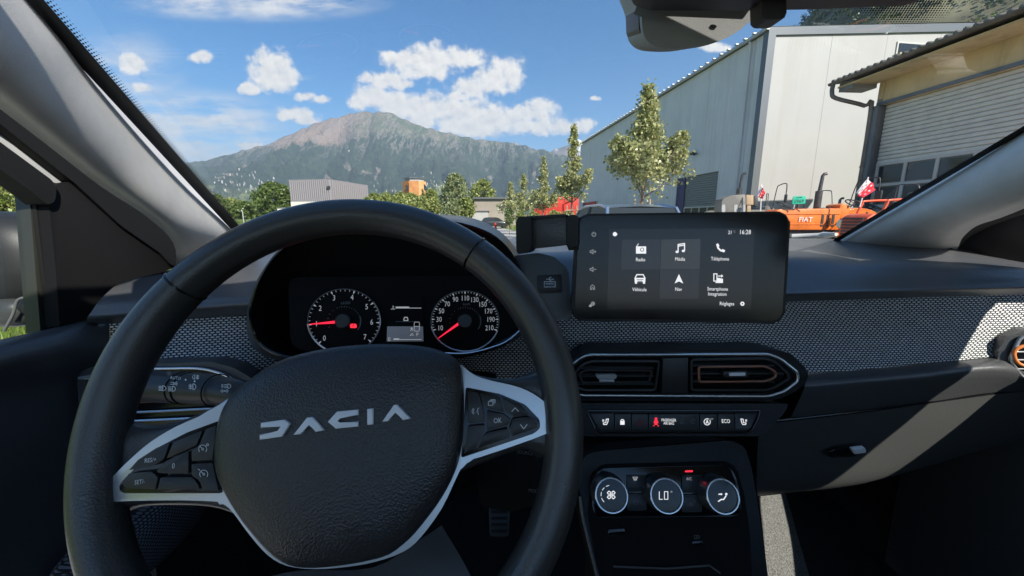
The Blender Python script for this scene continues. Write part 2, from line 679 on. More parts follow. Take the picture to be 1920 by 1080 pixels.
M_lit = mat('lit white symbol', (0.02, 0.02, 0.02), 0.4, emit=((0.94, 0.96, 1.0), 0.27))
M_litdim = mat('dim lit symbol', (0.02, 0.02, 0.02), 0.4, emit=((0.8, 0.85, 0.9), 0.11))
M_red = mat('lit red symbol', (0.05, 0.0, 0.0), 0.4, emit=((1.0, 0.03, 0.06), 0.36))
M_reddim = mat('dark red print', (0.20, 0.012, 0.02), 0.5)
M_lcd = mat('dark display glass', (0.004, 0.004, 0.005), 0.10, emit=((0.5, 0.55, 0.65), 0.004))
M_lcd2 = mat('display tile', (0.004, 0.004, 0.005), 0.10, emit=((0.5, 0.55, 0.6), 0.017))
M_lcd3 = mat('display tile darker', (0.004, 0.004, 0.005), 0.10, emit=((0.5, 0.55, 0.7), 0.010))
M_carpet = mat('speckled grey carpet', (0.17, 0.165, 0.155), 0.95, bump=(260, 1.0, 0.004), var=(420, 0.85))
M_carpetd = mat('black and shaded carpet', (0.007, 0.007, 0.007), 0.95, bump=(260, 0.8, 0.003))  # also laid where the grey carpet lies in shade
# ================================================================== THE PLACE OUTSIDE
def tex_mat(name, rough=0.9):
    m = bpy.data.materials.new(name)
    m.use_nodes = True
    nt = m.node_tree
    b = nt.nodes['Principled BSDF']
    b.inputs['Roughness'].default_value = rough
    b.inputs['Specular IOR Level'].default_value = 0.25
    tc = nd(nt, 'ShaderNodeTexCoord')
    return m, nt, b, tc.outputs['Object']


def mixc(nt, f, a, b):
    n = nd(nt, 'ShaderNodeMix', data_type='RGBA')
    for nm, x in (('A', a), ('B', b)):
        if isinstance(x, tuple):
            n.inputs[nm].default_value = (*x, 1)
        else:
            lk(nt, x, n.inputs[nm])
    lk(nt, f, n.inputs['Factor'])
    return n.outputs['Result']


def grass_mat():
    m, nt, b, ob = tex_mat('meadow grass')
    c = mixc(nt, smooth(nt, nz(nt, ob, 0.06, 6, 0.6), 0.35, 0.68), (0.085, 0.15, 0.022), (0.21, 0.235, 0.055))
    c = mixc(nt, smooth(nt, nz(nt, ob, 2.5, 6, 0.7), 0.35, 0.7), c, (0.12, 0.17, 0.03))
    lk(nt, c, b.inputs['Base Color'])
    bp = nd(nt, 'ShaderNodeBump')
    bp.inputs['Strength'].default_value = 0.8
    bp.inputs['Distance'].default_value = 0.08
    lk(nt, nz(nt, ob, 9, 6, 0.7), bp.inputs['Height'])
    lk(nt, bp.outputs[0], b.inputs['Normal'])
    return m


def asphalt_mat():
    m, nt, b, ob = tex_mat('pale worn concrete', 0.85)
    c = mixc(nt, smooth(nt, nz(nt, ob, 0.5, 6, 0.6), 0.3, 0.7), (0.36, 0.34, 0.31), (0.46, 0.44, 0.40))
    c = mixc(nt, smooth(nt, nz(nt, ob, 90, 2, 0.5), 0.4, 0.7), c, (0.42, 0.40, 0.37))
    lk(nt, c, b.inputs['Base Color'])
    return m


def mountain_mat():
    m, nt, b, ob = tex_mat('alpine slope', 0.95)
    geo = nd(nt, 'ShaderNodeNewGeometry')
    sp = nd(nt, 'ShaderNodeSeparateXYZ')
    lk(nt, ob, sp.inputs[0])
    x, z = sp.outputs[0], sp.outputs[2]
    big = nz(nt, ob, 0.0011, 6, 0.6)
    fine = nz(nt, ob, 0.009, 8, 0.65)
    alt = mth(nt, 'ADD', z, mth(nt, 'MULTIPLY', mth(nt, 'SUBTRACT', big, 0.5), 700))
    alt = mth(nt, 'ADD', alt, mth(nt, 'MULTIPLY', mth(nt, 'SUBTRACT', fine, 0.5), 260))
    forest = mixc(nt, smooth(nt, fine, 0.35, 0.7), (0.020, 0.040, 0.020), (0.050, 0.080, 0.032))
    alp = mixc(nt, smooth(nt, nz(nt, ob, 0.004, 6, 0.65), 0.35, 0.68), (0.085, 0.115, 0.05), (0.21, 0.175, 0.12))
    c = mixc(nt, smooth(nt, alt, 1220, 1480), forest, alp)
    # the western shoulder is bare brown rock
    west = mth(nt, 'MULTIPLY', mth(nt, 'SUBTRACT', 1.0, smooth(nt, mth(nt, 'ADD', x, mth(nt, 'MULTIPLY', big, 900)), -2500, -2000)), smooth(nt, alt, 1180, 1330))
    c = mixc(nt, west, c, (0.30, 0.215, 0.16))
    # pale scree gullies running down from the tops
    q = vmth(nt, 'MULTIPLY', ob, (0.0046, 0.0004, 0.0008))
    wv = vmth(nt, 'SUBTRACT', nz(nt, ob, 0.0016, 5, 0.6, 1), (0.5, 0.5, 0.5))
    q = vmth(nt, 'MULTIPLY_ADD', wv, (0.9, 0.3, 0.3), q)
    gl = mth(nt, 'ABSOLUTE', mth(nt, 'SUBTRACT', nz(nt, q, 1.9, 5, 0.62), 0.5))
    gm = mth(nt, 'MULTIPLY', mth(nt, 'SUBTRACT', 1.0, smooth(nt, gl, 0.006, 0.042)), smooth(nt, z, 760, 1300))
    c = mixc(nt, mth(nt, 'MULTIPLY', gm, 0.6), c, (0.33, 0.28, 0.24))
    # rock bands breaking the forest lower down
    rk = mth(nt, 'MULTIPLY', smooth(nt, nz(nt, vmth(nt, 'MULTIPLY', ob, (1.6, 1, 1)), 0.0024, 8, 0.68), 0.585, 0.64), mth(nt, 'SUBTRACT', 1.0, smooth(nt, z, 700, 950)))
    rk = mth(nt, 'MULTIPLY', rk, smooth(nt, z, 230, 420))
    c = mixc(nt, mth(nt, 'MULTIPLY', rk, 0.8), c, (0.34, 0.28, 0.23))
    # fields and orchards at the foot
    vo = nd(nt, 'ShaderNodeTexVoronoi', feature='F1')
    vo.inputs['Scale'].default_value = 0.008
    lk(nt, ob, vo.inputs['Vector'])
    fcol = mixc(nt, smooth(nt, vo.outputs['Color'], 0.2, 0.8), (0.07, 0.11, 0.035), (0.25, 0.28, 0.11))
    lowm = mth(nt, 'SUBTRACT', 1.0, smooth(nt, mth(nt, 'ADD', z, mth(nt, 'MULTIPLY', mth(nt, 'SUBTRACT', big, 0.5), 900)), 290, 430))
    lowm = mth(nt, 'MULTIPLY', lowm, smooth(nt, fine, 0.36, 0.52))
    c = mixc(nt, lowm, c, fcol)
    lk(nt, c, b.inputs['Base Color'])
    bp = nd(nt, 'ShaderNodeBump')
    bp.inputs['Strength'].default_value = 1.0
    bp.inputs['Distance'].default_value = 110
    lk(nt, nz(nt, ob, 0.012, 8, 0.65), bp.inputs['Height'])
    lk(nt, bp.outputs[0], b.inputs['Normal'])
    return m


M_grass = grass_mat()
M_asph = asphalt_mat()
M_mtn = mountain_mat()


def interp(tab, x):
    if x <= tab[0][0]: return tab[0][1]
    for i in range(len(tab) - 1):
        a, b = tab[i], tab[i + 1]
        if x <= b[0]:
            t = (x - a[0]) / (b[0] - a[0])
            return a[1] + (b[1] - a[1]) * t
    return tab[-1][1]


def fbm(p, o=5, g=0.5, l=2.1):
    s = 0; a = 1.0
    for i in range(o):
        s += a * noise.noise(p)
        p = p * l
        a *= g
    return s


# ground, one sheet to the foot of the mountains
GR = 26000
mk('ground', [(-GR, -GR, -0.004), (GR, -GR, -0.004), (GR, GR, -0.004), (-GR, GR, -0.004)], [(0, 1, 2, 3)], M_grass)['kind'] = 'structure'

# paved yard and the road running off along the warehouse
RD = Vector((-0.139, 0.990, 0))      # direction of road and buildings
RN = Vector((0.990, 0.139, 0))
yard = [(-2.6, -14, 0), (15, -14, 0), (13.0, 18.0, 0), (3.4, 16.0, 0), (1.6, 30, 0), (-2.6, 62, 0), (-8.0, 62, 0), (-3.2, 24, 0)]
mk('paved_yard', [(x, y, 0.0) for x, y, _ in yard], [tuple(range(len(yard)))], M_asph)['kind'] = 'structure'
a = Vector((-2.8, 62, 0.0)); b = Vector((-7.8, 62, 0.0))
mk('road', [a, b, b + RD * 260, a + RD * 260], [(0, 1, 2, 3)], M_asph)['kind'] = 'structure'


def build_mountain():
    ridge = [(-900, 330), (-300, 330), (0, 325), (200, 322), (340, 308), (400, 297), (450, 283), (500, 270), (540, 253), (565, 243), (590, 230), (620, 222), (650, 215),
             (672, 210), (690, 209), (700, 213), (712, 207), (722, 211), (735, 210), (755, 222), (790, 235), (820, 245), (850, 252), (900, 262),
             (950, 266), (985, 275), (1020, 281), (1055, 291), (1080, 302), (1140, 318), (1250, 345), (1500, 372), (2600, 385)]
    Y0 = 7200.0
    tab = []
    for x, y in ridge:
        r = ray(x, y)
        tab.append((r.x * Y0, r.z * Y0))
    x0, x1, y0, y1 = -9500, 4200, 2500, 8600
    nx, ny = 340, 140

    def height(x, y):
        H = interp(tab, x) + fbm(Vector((x / 170, 0.3, 9)), 4) * 26
        t = (y - 3300) / (Y0 - 3300)
        P = Vector((x / 900, y / 900, 0))
        if t <= 0:
            return -30
        if t <= 1:
            wob = fbm(P * 0.7 + Vector((5, 2, 1)), 3)
            rid = 1 - abs(fbm(Vector((x / 760 + wob * 0.5, y / 4600, 3.3)), 6, 0.55)) * 1.7
            h = H * t ** 1.9 + (rid - 0.62) * 640 * (t * (1 - t) * 3.4) * min(1, H / 900)
            h += fbm(P * 3.1, 5) * 60 * min(1, t * 3) * (1 - t * 0.8)
            return h + fbm(P * 9.0, 3) * 14 * min(1, t * 3)
        return H * max(0.0, 1 - (y - Y0) / 1500) + fbm(P * 9.0, 3) * 8
    V = []
    for j in range(ny):
        y = y0 + (y1 - y0) * j / (ny - 1)
        for i in range(nx):
            x = x0 + (x1 - x0) * i / (nx - 1)
            V.append((x, y, height(x, y)))
    Fc = [(j * nx + i, j * nx + i + 1, (j + 1) * nx + i + 1, (j + 1) * nx + i) for j in range(ny - 1) for i in range(nx - 1)]
    mk('mountain', V, Fc, M_mtn, None, True)['kind'] = 'structure'
    return height


slope_z = build_mountain()


def build_far_peaks():
    m, nt, b, ob = tex_mat('snowy rock', 0.8)
    sp = nd(nt, 'ShaderNodeSeparateXYZ'); lk(nt, ob, sp.inputs[0])
    f = nz(nt, ob, 0.0012, 7, 0.65)
    c = mixc(nt, smooth(nt, nz(nt, ob, 0.003, 6, 0.6), 0.3, 0.7), (0.10, 0.09, 0.085), (0.25, 0.21, 0.18))
    c = mixc(nt, mth(nt, 'MULTIPLY', smooth(nt, f, 0.50, 0.60), mth(nt, 'SUBTRACT', 1.0, smooth(nt, sp.outputs[2], 1800, 1980))), c, (0.85, 0.87, 0.9))
    lk(nt, c, b.inputs['Base Color'])
    Y0 = 8900.0
    ridge = [(600, 330), (900, 300), (945, 278), (957, 268), (966, 258), (974, 266), (985, 270), (1000, 277), (1025, 282), (1040, 275), (1050, 277), (1060, 268), (1073, 262), (1085, 257), (1095, 265), (1120, 285), (1200, 310), (1500, 330)]
    tab = [(ray(x, y).x * Y0, ray(x, y).z * Y0) for x, y in ridge]
    V = []; nx, ny = 240, 26
    x0, x1 = tab[0][0], tab[-1][0]
    for j in range(ny):
        t = j / (ny - 1)
        for i in range(nx):
            x = x0 + (x1 - x0) * i / (nx - 1)
            H = interp(tab, x)
            if t < 0.7:
                s = t / 0.7
                h = H * s ** 1.2 + fbm(Vector((x / 500, s * 3, 7)), 5) * 300 * (1 - s) * s * 2
                y = Y0 - 900 * (1 - s)
            else:
                s = (t - 0.7) / 0.3
                h = H * (1 - s); y = Y0 + 3000 * s
            h += fbm(Vector((x / 240, s * 5, 1)), 3) * 40
            V.append((x, y, h))
    Fc = [(j * nx + i, j * nx + i + 1, (j + 1) * nx + i + 1, (j + 1) * nx + i) for j in range(ny - 1) for i in range(nx - 1)]
    mk('far_peaks', V, Fc, m, None, True)['kind'] = 'structure'


build_far_peaks()

# ------------------------------------------------------------------ foliage
def leaf_mat(name, c1, c2, trans=0.35):
    m = bpy.data.materials.new(name)
    m.use_nodes = True
    nt = m.node_tree
    b = nt.nodes['Principled BSDF']
    out = nt.nodes['Material Output']
    b.inputs['Roughness'].default_value = 0.38
    b.inputs['Specular IOR Level'].default_value = 0.55
    geo = nd(nt, 'ShaderNodeNewGeometry')
    c = mixc(nt, geo.outputs['Random Per Island'], c1, c2)
    lk(nt, c, b.inputs['Base Color'])
    tr = nd(nt, 'ShaderNodeBsdfTranslucent')
    lk(nt, c, tr.inputs[0])
    mx = nd(nt, 'ShaderNodeMixShader')
    mx.inputs[0].default_value = trans
    lk(nt, b.outputs[0], mx.inputs[1])
    lk(nt, tr.outputs[0], mx.inputs[2])
    lk(nt, mx.outputs[0], out.inputs[0])
    return m


M_leaf = leaf_mat('hornbeam leaves', (0.20, 0.23, 0.07), (0.62, 0.60, 0.30))
M_leaf2 = leaf_mat('orchard leaves', (0.14, 0.19, 0.04), (0.42, 0.44, 0.14))
M_leaf3 = leaf_mat('silvery leaves', (0.15, 0.19, 0.08), (0.42, 0.45, 0.22))
M_leaf4 = leaf_mat('dark broad leaves', (0.05, 0.10, 0.02), (0.20, 0.26, 0.06))
M_bark = mat('grey brown bark', (0.20, 0.15, 0.11), 0.9, bump=(40, 0.6, 0.01), var=(12, 0.3))
M_stake = mat('weathered round stake', (0.42, 0.31, 0.21), 0.85, var=(15, 0.25))


def leaves(V, Fc, c, n, spread, size, rg):
    for _ in range(n):
        p = c + Vector((rg.gauss(0, 1), rg.gauss(0, 1), rg.gauss(0, 0.9))) * spread
        d = Vector((rg.gauss(0, 1), rg.gauss(0, 1), rg.gauss(0, 1) - 0.25)).normalized()
        e = d.orthogonal().normalized()
        e = Matrix.Rotation(rg.uniform(0, 6.28), 3, d) @ e
        s = size * rg.uniform(0.65, 1.3)
        k = len(V)
        f = d.cross(e) * s * 0.36
        V += [p - d * s * 0.5, p + f, p + d * s * 0.5, p - f]
        Fc.append((k, k + 1, k + 2, k + 3))


def make_tree(name, label, loc, h, z0, prof, rmax, nclump, nleaf, size, lm, seed, group=None, trunk_r=0.07, stakes=False, limbs=9, squash=1.0, cat='tree', lobes=False):
    """trunk and limbs, crown of leaf clumps; prof = radius over crown height"""
    rg = random.Random(seed)
    t = thing(name, label, cat, loc, group)
    L = Vector(loc)
    tp = [L + Vector((fbm(Vector((i * 0.3, seed, 0)), 2) * 0.06 * h * 0.15, fbm(Vector((0, seed, i * 0.3)), 2) * 0.06 * h * 0.15, h * 0.93 * i / 8)) for i in range(9)]
    V, Fc = tube_geo(tp, [trunk_r * (1 - 0.09 * i) for i in range(9)], 8)
    flames = []
    for i in range(limbs):
        f = rg.uniform(0.0, 0.30) if lobes else rg.uniform(0.05, 0.7)
        z = z0 + (h - z0) * f * 0.75
        a = 6.283 * (i + rg.uniform(-0.3, 0.3)) / max(1, limbs) * (2 if not lobes else 1)
        r = rmax * (interp(prof, f + 0.1)) * rg.uniform(0.72, 1.12) * (1.12 if lobes else 1)
        k = min(8, int(z / (h * 0.93) * 8))
        p0 = tp[k]
        rise = (rg.uniform(0.35, 0.9) if lobes else 0.6) * r
        p2 = L + Vector((math.cos(a) * r, math.sin(a) * r * squash, z + rise + (0.1 if lobes else 0)))
        p1 = (p0 + p2) / 2 + Vector((math.cos(a) * r * 0.12, math.sin(a) * r * 0.12, -0.16 * r))
        pts = [p0, p1, p2]
        flames.append((p0, p1, p2, r))
        v2, f2 = tube_geo(pts, [trunk_r * 0.42, trunk_r * 0.28, trunk_r * 0.1], 5)
        o = len(V)
        V += v2; Fc += [tuple(x + o for x in q) for q in f2]
    mk('trunk', V, Fc, M_bark, t, True)
    V = []; Fc = []
    if lobes:
        for (p0, p1, p2, r) in flames:
            for q in range(int(nclump * 0.62 / len(flames))):
                u = rg.uniform(0.22, 1.0) ** 0.8
                P = p0 * (1 - u) ** 2 + p1 * 2 * u * (1 - u) + p2 * u * u
                wd = rmax * 0.20 * (1.25 - u) + 0.03
                c = P + Vector((rg.gauss(0, wd), rg.gauss(0, wd), rg.gauss(0, wd * 0.9) + wd * 0.4))
                leaves(V, Fc, c, int(nleaf * rg.uniform(0.5, 1.3)), wd * 0.42 + 0.02, size, rg)
        for q in range(int(nclump * 0.42)):
            f = rg.uniform(0.18, 1.0)
            rr = rmax * interp([(0.0, 0.34), (0.3, 0.38), (0.5, 0.33), (0.7, 0.22), (0.87, 0.10), (1.0, 0.015)], f) * (1 + 0.35 * math.sin(f * 19 + seed))
            a = rg.uniform(0, 6.28); qq = rr * rg.random() ** 0.5
            c = L + Vector((math.cos(a) * qq, math.sin(a) * qq, z0 + (h - z0) * f))
            leaves(V, Fc, c, int(nleaf * rg.uniform(0.5, 1.3)), 0.07 * rmax + 0.03 * (1 - f), size, rg)
        nclump = 0
    for i in range(nclump):
        f = rg.random() ** 1.25
        rr = interp(prof, f) * rmax
        a = rg.uniform(0, 6.28)
        lump = 1 + 0.42 * noise.noise(Vector((math.cos(a) * 1.7, math.sin(a) * 1.7, f * 5 + seed)))
        q = rr * lump * (0.35 + 0.65 * rg.random() ** 0.5)
        c = L + Vector((math.cos(a) * q, math.sin(a) * q * squash, z0 + (h - z0) * f))
        leaves(V, Fc, c, int(nleaf * rg.uniform(0.6, 1.4)), (0.10 * rmax + 0.05) * (0.5 + 0.5 * interp(prof, f)), size, rg)
    mk('crown', V, Fc, lm, t)
    if stakes:
        for (dx, dy) in ((-0.28, 0.05), (0.30, -0.05), (0.03, 0.32)):
            tube('stake', [L + Vector((dx, dy, 0)), L + Vector((dx * 0.9, dy * 0.9, z0 * 0.86))], 0.035, M_stake, t, 8)
        tube('cross_bar', [L + Vector((-0.36, -0.05, z0 * 0.74)), L + Vector((0.38, -0.1, z0 * 0.76))], 0.028, M_stake, t, 6)
    return t


PROF = [(0, 0.22), (0.06, 0.75), (0.16, 1.0), (0.30, 0.80), (0.42, 0.50), (0.58, 0.42), (0.75, 0.30), (0.88, 0.16), (1.0, 0.03)]
PROFS = [(0, 0.30), (0.08, 0.85), (0.2, 1.0), (0.36, 0.72), (0.5, 0.34), (0.7, 0.24), (0.88, 0.12), (1.0, 0.02)]
ROUND = [(0, 0.45), (0.15, 0.85), (0.4, 1.0), (0.7, 0.85), (0.9, 0.5), (1.0, 0.1)]
OVAL = [(0, 0.35), (0.2, 0.75), (0.45, 1.0), (0.7, 0.9), (0.9, 0.55), (1.0, 0.15)]


def tree_px(name, label, pxc, ytop, ybase, d, halfw_px, prof, **kw):
    r = ray(pxc, ytop)
    x, h = r.x * d, 1.25 + r.z * d
    z0 = max(0.2, 1.25 + ray(pxc, ybase).z * d)
    k = math.cos(PITCH) + (540 - (ytop + ybase) / 2) / FPX * math.sin(PITCH)
    rm = halfw_px / FPX / k * d
    return make_tree(name, label, (x, d, 0), h, z0, prof, rm, **kw)


G1 = 'young street trees along the warehouse'
tree_px('street_tree', 'nearest staked street tree in front of the grey warehouse wall, largest of the row', 1217, 163, 356, 14.0, 78, PROF,
        nclump=360, nleaf=32, size=0.13, lm=M_leaf, seed=3, group=G1, lobes=True, limbs=8, trunk_r=0.075, stakes=True)
tree_px('street_tree', 'second street tree, tall spire at the far corner of the grey warehouse', 1076, 238, 374, 21.0, 36, PROFS,
        nclump=240, nleaf=26, size=0.14, lm=M_leaf, seed=5, group=G1, lobes=True, limbs=8, trunk_r=0.07, stakes=True)
tree_px('street_tree', 'third street tree with a thin spire, in front of the red container', 1020, 294, 392, 29.0, 27, PROFS,
        nclump=200, nleaf=24, size=0.14, lm=M_leaf, seed=8, group=G1, lobes=True, limbs=8, trunk_r=0.075, stakes=True)
tree_px('street_tree', 'fourth street tree, left of the red container', 982, 328, 396, 37.0, 26, PROFS,
        nclump=170, nleaf=22, size=0.16, lm=M_leaf, seed=11, group=G1, lobes=True, limbs=8, trunk_r=0.08, stakes=True)
tree_px('street_tree', 'farthest street tree of the row, beside the low beige building', 957, 344, 398, 46.0, 22, PROF,
        nclump=150, nleaf=20, size=0.18, lm=M_leaf, seed=14, group=G1, lobes=True, limbs=8, trunk_r=0.08, stakes=True)

tree_px('round_tree', 'round dark green tree at the left end of the violet grey hall', 512, 344, 402, 112.0, 34, ROUND, nclump=260, nleaf=24, size=0.75, lm=M_leaf4, seed=21, trunk_r=0.2)
tree_px('round_tree', 'yellowish tree tucked between the round dark tree and the hall', 533, 352, 398, 122.0, 18, ROUND, nclump=130, nleaf=18, size=0.7, lm=M_leaf2, seed=22, trunk_r=0.2)
tree_px('broad_tree', 'tall pale oval tree right of the wooden tower', 853, 328, 404, 70.0, 27, OVAL, nclump=260, nleaf=22, size=0.42, lm=M_leaf3, seed=23, trunk_r=0.25)
tree_px('broad_tree', 'rounded olive tree behind the low beige building', 905, 338, 396, 84.0, 26, ROUND, nclump=210, nleaf=20, size=0.5, lm=M_leaf2, seed=24, trunk_r=0.25)
tree_px('broad_tree', 'small tree right under the wooden tower', 808, 356, 404, 60.0, 20, ROUND, nclump=150, nleaf=20, size=0.36, lm=M_leaf2, seed=25, trunk_r=0.15)
tree_px('broad_tree', 'low bushy tree left of the beige building', 872, 372, 408, 52.0, 18, ROUND, nclump=130, nleaf=20, size=0.32, lm=M_leaf2, seed=26, trunk_r=0.12)
tree_px('broad_tree', 'grey green bush between the wooden tower and the beige building', 846, 380, 410, 46.0, 15, ROUND, nclump=110, nleaf=18, size=0.28, lm=M_leaf3, seed=27, trunk_r=0.1)
for i, (x, y, wv, dd) in enumerate([(700, 364, 20, 58), (722, 362, 22, 66), (747, 361, 22, 60), (770, 363, 20, 64), (786, 370, 18, 56), (760, 376, 30, 50)]):
    tree_px('orchard_tree', ['low orchard tree at the right end of the violet grey hall', 'second orchard tree right of the violet grey hall', 'third orchard tree, left of the wooden tower',
            'orchard tree straight in front of the wooden tower', 'orchard tree at the right foot of the wooden tower', 'nearest broad orchard tree just above the steering wheel'][i],
            x, y, 404, dd, wv, ROUND, nclump=130, nleaf=18, size=0.34, lm=M_leaf2, seed=30 + i, group='orchard trees before the tower', trunk_r=0.12)
for i, (x, y, wv, dd) in enumerate([(405, 366, 20, 135), (432, 373, 24, 150), (455, 378, 22, 138), (478, 376, 20, 145), (380, 372, 22, 150)]):
    tree_px('hedge_bush', ['hedge bush nearest the left windscreen pillar', 'second hedge bush right of the left pillar', 'hedge bush behind the thin white post',
            'hedge bush left of the round dark tree', 'hedge bush half hidden by the left pillar'][i],
            x, y, 408, dd, wv, ROUND, nclump=130, nleaf=18, size=0.8, lm=M_leaf2 if i % 2 else M_leaf4, seed=40 + i, group='hedge bushes across the meadow', trunk_r=0.1, cat='bush')
for i, (x, y, wv, dd) in enumerate([(-150, 318, 90, 34), (-20, 308, 90, 38), (60, 322, 70, 45), (-280, 310, 100, 36)]):
    tree_px('field_tree', ['broad tree far across the field, at the left edge of the side window', 'broad tree across the field, middle of the side window', 'broad tree across the field, behind the door frame', 'broad tree across the field, left beyond the side window'][i],
            x, y, 400, dd, wv, ROUND, nclump=200, nleaf=18, size=0.34, lm=M_leaf2, seed=50 + i, group='trees beyond the field on the left', trunk_r=0.2)
for i, (x, y, wv, dd) in enumerate([(955, 392, 9, 30), (975, 396, 9, 26), (1000, 397, 12, 25), (1040, 396, 14, 24), (1065, 397, 12, 23.5)]):
    tree_px('verge_shrub', ['clipped dark shrub beside the road verge', 'low verge shrub under the fourth street tree', 'low verge shrub under the third street tree',
            'bright green verge shrub before the red container', 'verge shrub at the foot of the second street tree'][i],
            x, y, 420, dd, wv, ROUND, nclump=70, nleaf=16, size=0.12, lm=M_leaf4 if i == 0 else M_leaf2, seed=60 + i, group='shrubs on the road verge', trunk_r=0.03, cat='shrub')


def build_wooded_hill():
    cx, cy, rad, H = 640, 520, 430, 560
    nx = 60
    def hh(x, y):
        d = math.hypot(x - cx, y - cy) / rad
        return H * max(0, 1 - d) ** 0.9 + fbm(Vector((x / 90, y / 90, 0)), 4) * 18 * min(1, max(0, 1 - d) * 5)
    V = []
    for j in range(nx):
        for i in range(nx):
            x = cx - rad + 2 * rad * i / (nx - 1); y = cy - rad + 2 * rad * j / (nx - 1)
            V.append((x, y, hh(x, y) - 3))
    Fc = [(j * nx + i, j * nx + i + 1, (j + 1) * nx + i + 1, (j + 1) * nx + i) for j in range(nx - 1) for i in range(nx - 1)]
    mk('wooded_hill', V, Fc, mat('hill soil and rock', (0.16, 0.15, 0.09), 0.95, var=(0.02, 0.5)), None, True)['kind'] = 'structure'
    rg = random.Random(5)
    V = []; Fc = []
    for _ in range(5200):
        a = rg.uniform(0, 6.28); q = rad * rg.random() ** 0.5
        x, y = cx + math.cos(a) * q, cy + math.sin(a) * q
        # only the flank that faces the yard
        if (x - cx) * (0 - cx) + (y - cy) * (0 - cy) < -0.25 * rad * rad:
            continue
        if noise.noise(Vector((x / 35, y / 35, 2))) < -0.28:
            continue
        z = hh(x, y)
        leaves(V, Fc, Vector((x, y, z + 3)), 16, 2.6, 3.2, rg)
    mk('forest', V, Fc, leaf_mat('mixed forest leaves', (0.030, 0.055, 0.018), (0.13, 0.16, 0.05), 0.2), None)
    tag(bpy.data.objects['forest'], 'mixed forest covering the steep hill behind the white gable', 'forest', kind='stuff')


build_wooded_hill()


def build_grass():
    rg = random.Random(9)
    V = []; Fc = []
    for _ in range(15000):
        x = rg.uniform(-9.5, -2.7); y = rg.uniform(1.5, 10)
        h = rg.uniform(0.05, 0.16)
        a = rg.uniform(0, 6.28); l = rg.uniform(-0.06, 0.06); l2 = rg.uniform(-0.06, 0.06)
        k = len(V)
        dx, dy = math.cos(a) * 0.008, math.sin(a) * 0.008
        V += [(x - dx, y - dy, 0), (x + dx, y + dy, 0), (x + l, y + l2, h)]
        Fc.append((k, k + 1, k + 2))
    o = mk('grass', V, Fc, leaf_mat('grass blades', (0.10, 0.17, 0.02), (0.28, 0.34, 0.06)), None)
    tag(o, 'bright meadow grass beside the parked car', 'grass', kind='stuff')


build_grass()
loft('grass_bank', [[Vector((-9, -6, -0.02)), Vector((-10, 8, -0.02)), Vector((-12, 16, -0.02)), Vector((-16, 24, -0.02))], [Vector((-17, -8, 1.3)), Vector((-18, 8, 1.35)), Vector((-21, 17, 1.2)), Vector((-24, 24, -0.02))], [Vector((-60, -12, 1.9)), Vector((-60, 14, 1.9)), Vector((-58, 24, 1.5)), Vector((-54, 34, -0.02))]], M_grass, None, True, k=5, kr=4)['kind'] = 'structure'

# far village on the lower slope
def build_village():
    rg = random.Random(12)
    V = []; Fc = []
    for (cx, cy, n, sx, sy) in [(455, 356, 26, 40, 8), (480, 350, 20, 16, 4), (700, 386, 40, 12, 6), (735, 352, 14, 30, 8), (830, 352, 24, 24, 12), (420, 344, 16, 22, 8), (640, 330, 8, 60, 20), (760, 372, 20, 40, 6)]:
        for _ in range(n):
            px, py = rg.gauss(cx, sx), rg.gauss(cy, sy)
            r = ray(px, py)
            d = 3300.0
            while d < 7000 and slope_z(r.x * d, d) < 1.25 + r.z * d:
                d += 40
            if d >= 6000:
                continue
            p = Vector((r.x * d, d, slope_z(r.x * d, d) + 3))
            s = rg.uniform(3.0, 6.0); hh = rg.uniform(5, 8)
            k = len(V)
            z0, z1 = p.z - 25, p.z + hh * 0.5
            V += [(p.x - s, p.y - s, z0), (p.x + s, p.y - s, z0), (p.x + s, p.y + s, z0), (p.x - s, p.y + s, z0),
                  (p.x - s, p.y - s, z1), (p.x + s, p.y - s, z1), (p.x + s, p.y + s, z1), (p.x - s, p.y + s, z1), (p.x - s, p.y, z1 + 4), (p.x + s, p.y, z1 + 4)]
            Fc += [(k, k + 1, k + 5, k + 4), (k + 1, k + 2, k + 6, k + 9, k + 5), (k + 2, k + 3, k + 7, k + 6), (k + 3, k, k + 4, k + 8, k + 7), (k + 4, k + 5, k + 9, k + 8), (k + 6, k + 7, k + 8, k + 9)]
    o = mk('village', V, Fc, mat('whitewashed walls', (0.50, 0.47, 0.44), 0.9, var=(0.01, 0.5)))
    tag(o, 'scattered pale houses of villages on the lower mountain slope', 'village', kind='stuff')


build_village()

# ------------------------------------------------------------------ buildings
M_clad = mat('grey trapezoid cladding', (0.71, 0.685, 0.68), 0.55, 0.0, 0.4, var=(0.7, 0.05), streak=(2.2, 0.10))
M_whitepanel = mat('off white wall panel', (0.42, 0.41, 0.39), 0.6, var=(0.5, 0.04), streak=(1.6, 0.05))
M_flash = mat('dark grey metal flashing', (0.16, 0.17, 0.18), 0.45, 0.3)
M_lightedge = mat('pale metal roof sheet', (0.46, 0.45, 0.43), 0.45, 0.3, var=(3, 0.15))
M_doorgrey = mat('grey shutter slats', (0.22, 0.23, 0.225), 0.5, 0.2)
M_blue = mat('navy blue door leaf', (0.02, 0.03, 0.12), 0.5)
M_darkglass = mat('dim window glass', (0.03, 0.035, 0.035), 0.08, 0.0, 0.6)
M_frame = mat('light grey frame', (0.55, 0.54, 0.50), 0.5)
M_beige = mat('weathered beige render', (0.70, 0.54, 0.31), 0.9, bump=(60, 0.3, 0.01), var=(0.8, 0.14), streak=(1.5, 0.25))
M_creamslat = mat('cream grey door slat', (0.68, 0.65, 0.57), 0.6, var=(4, 0.08))
M_gutter = mat('brown grey gutter metal', (0.19, 0.165, 0.14), 0.5, 0.4, var=(3, 0.25))
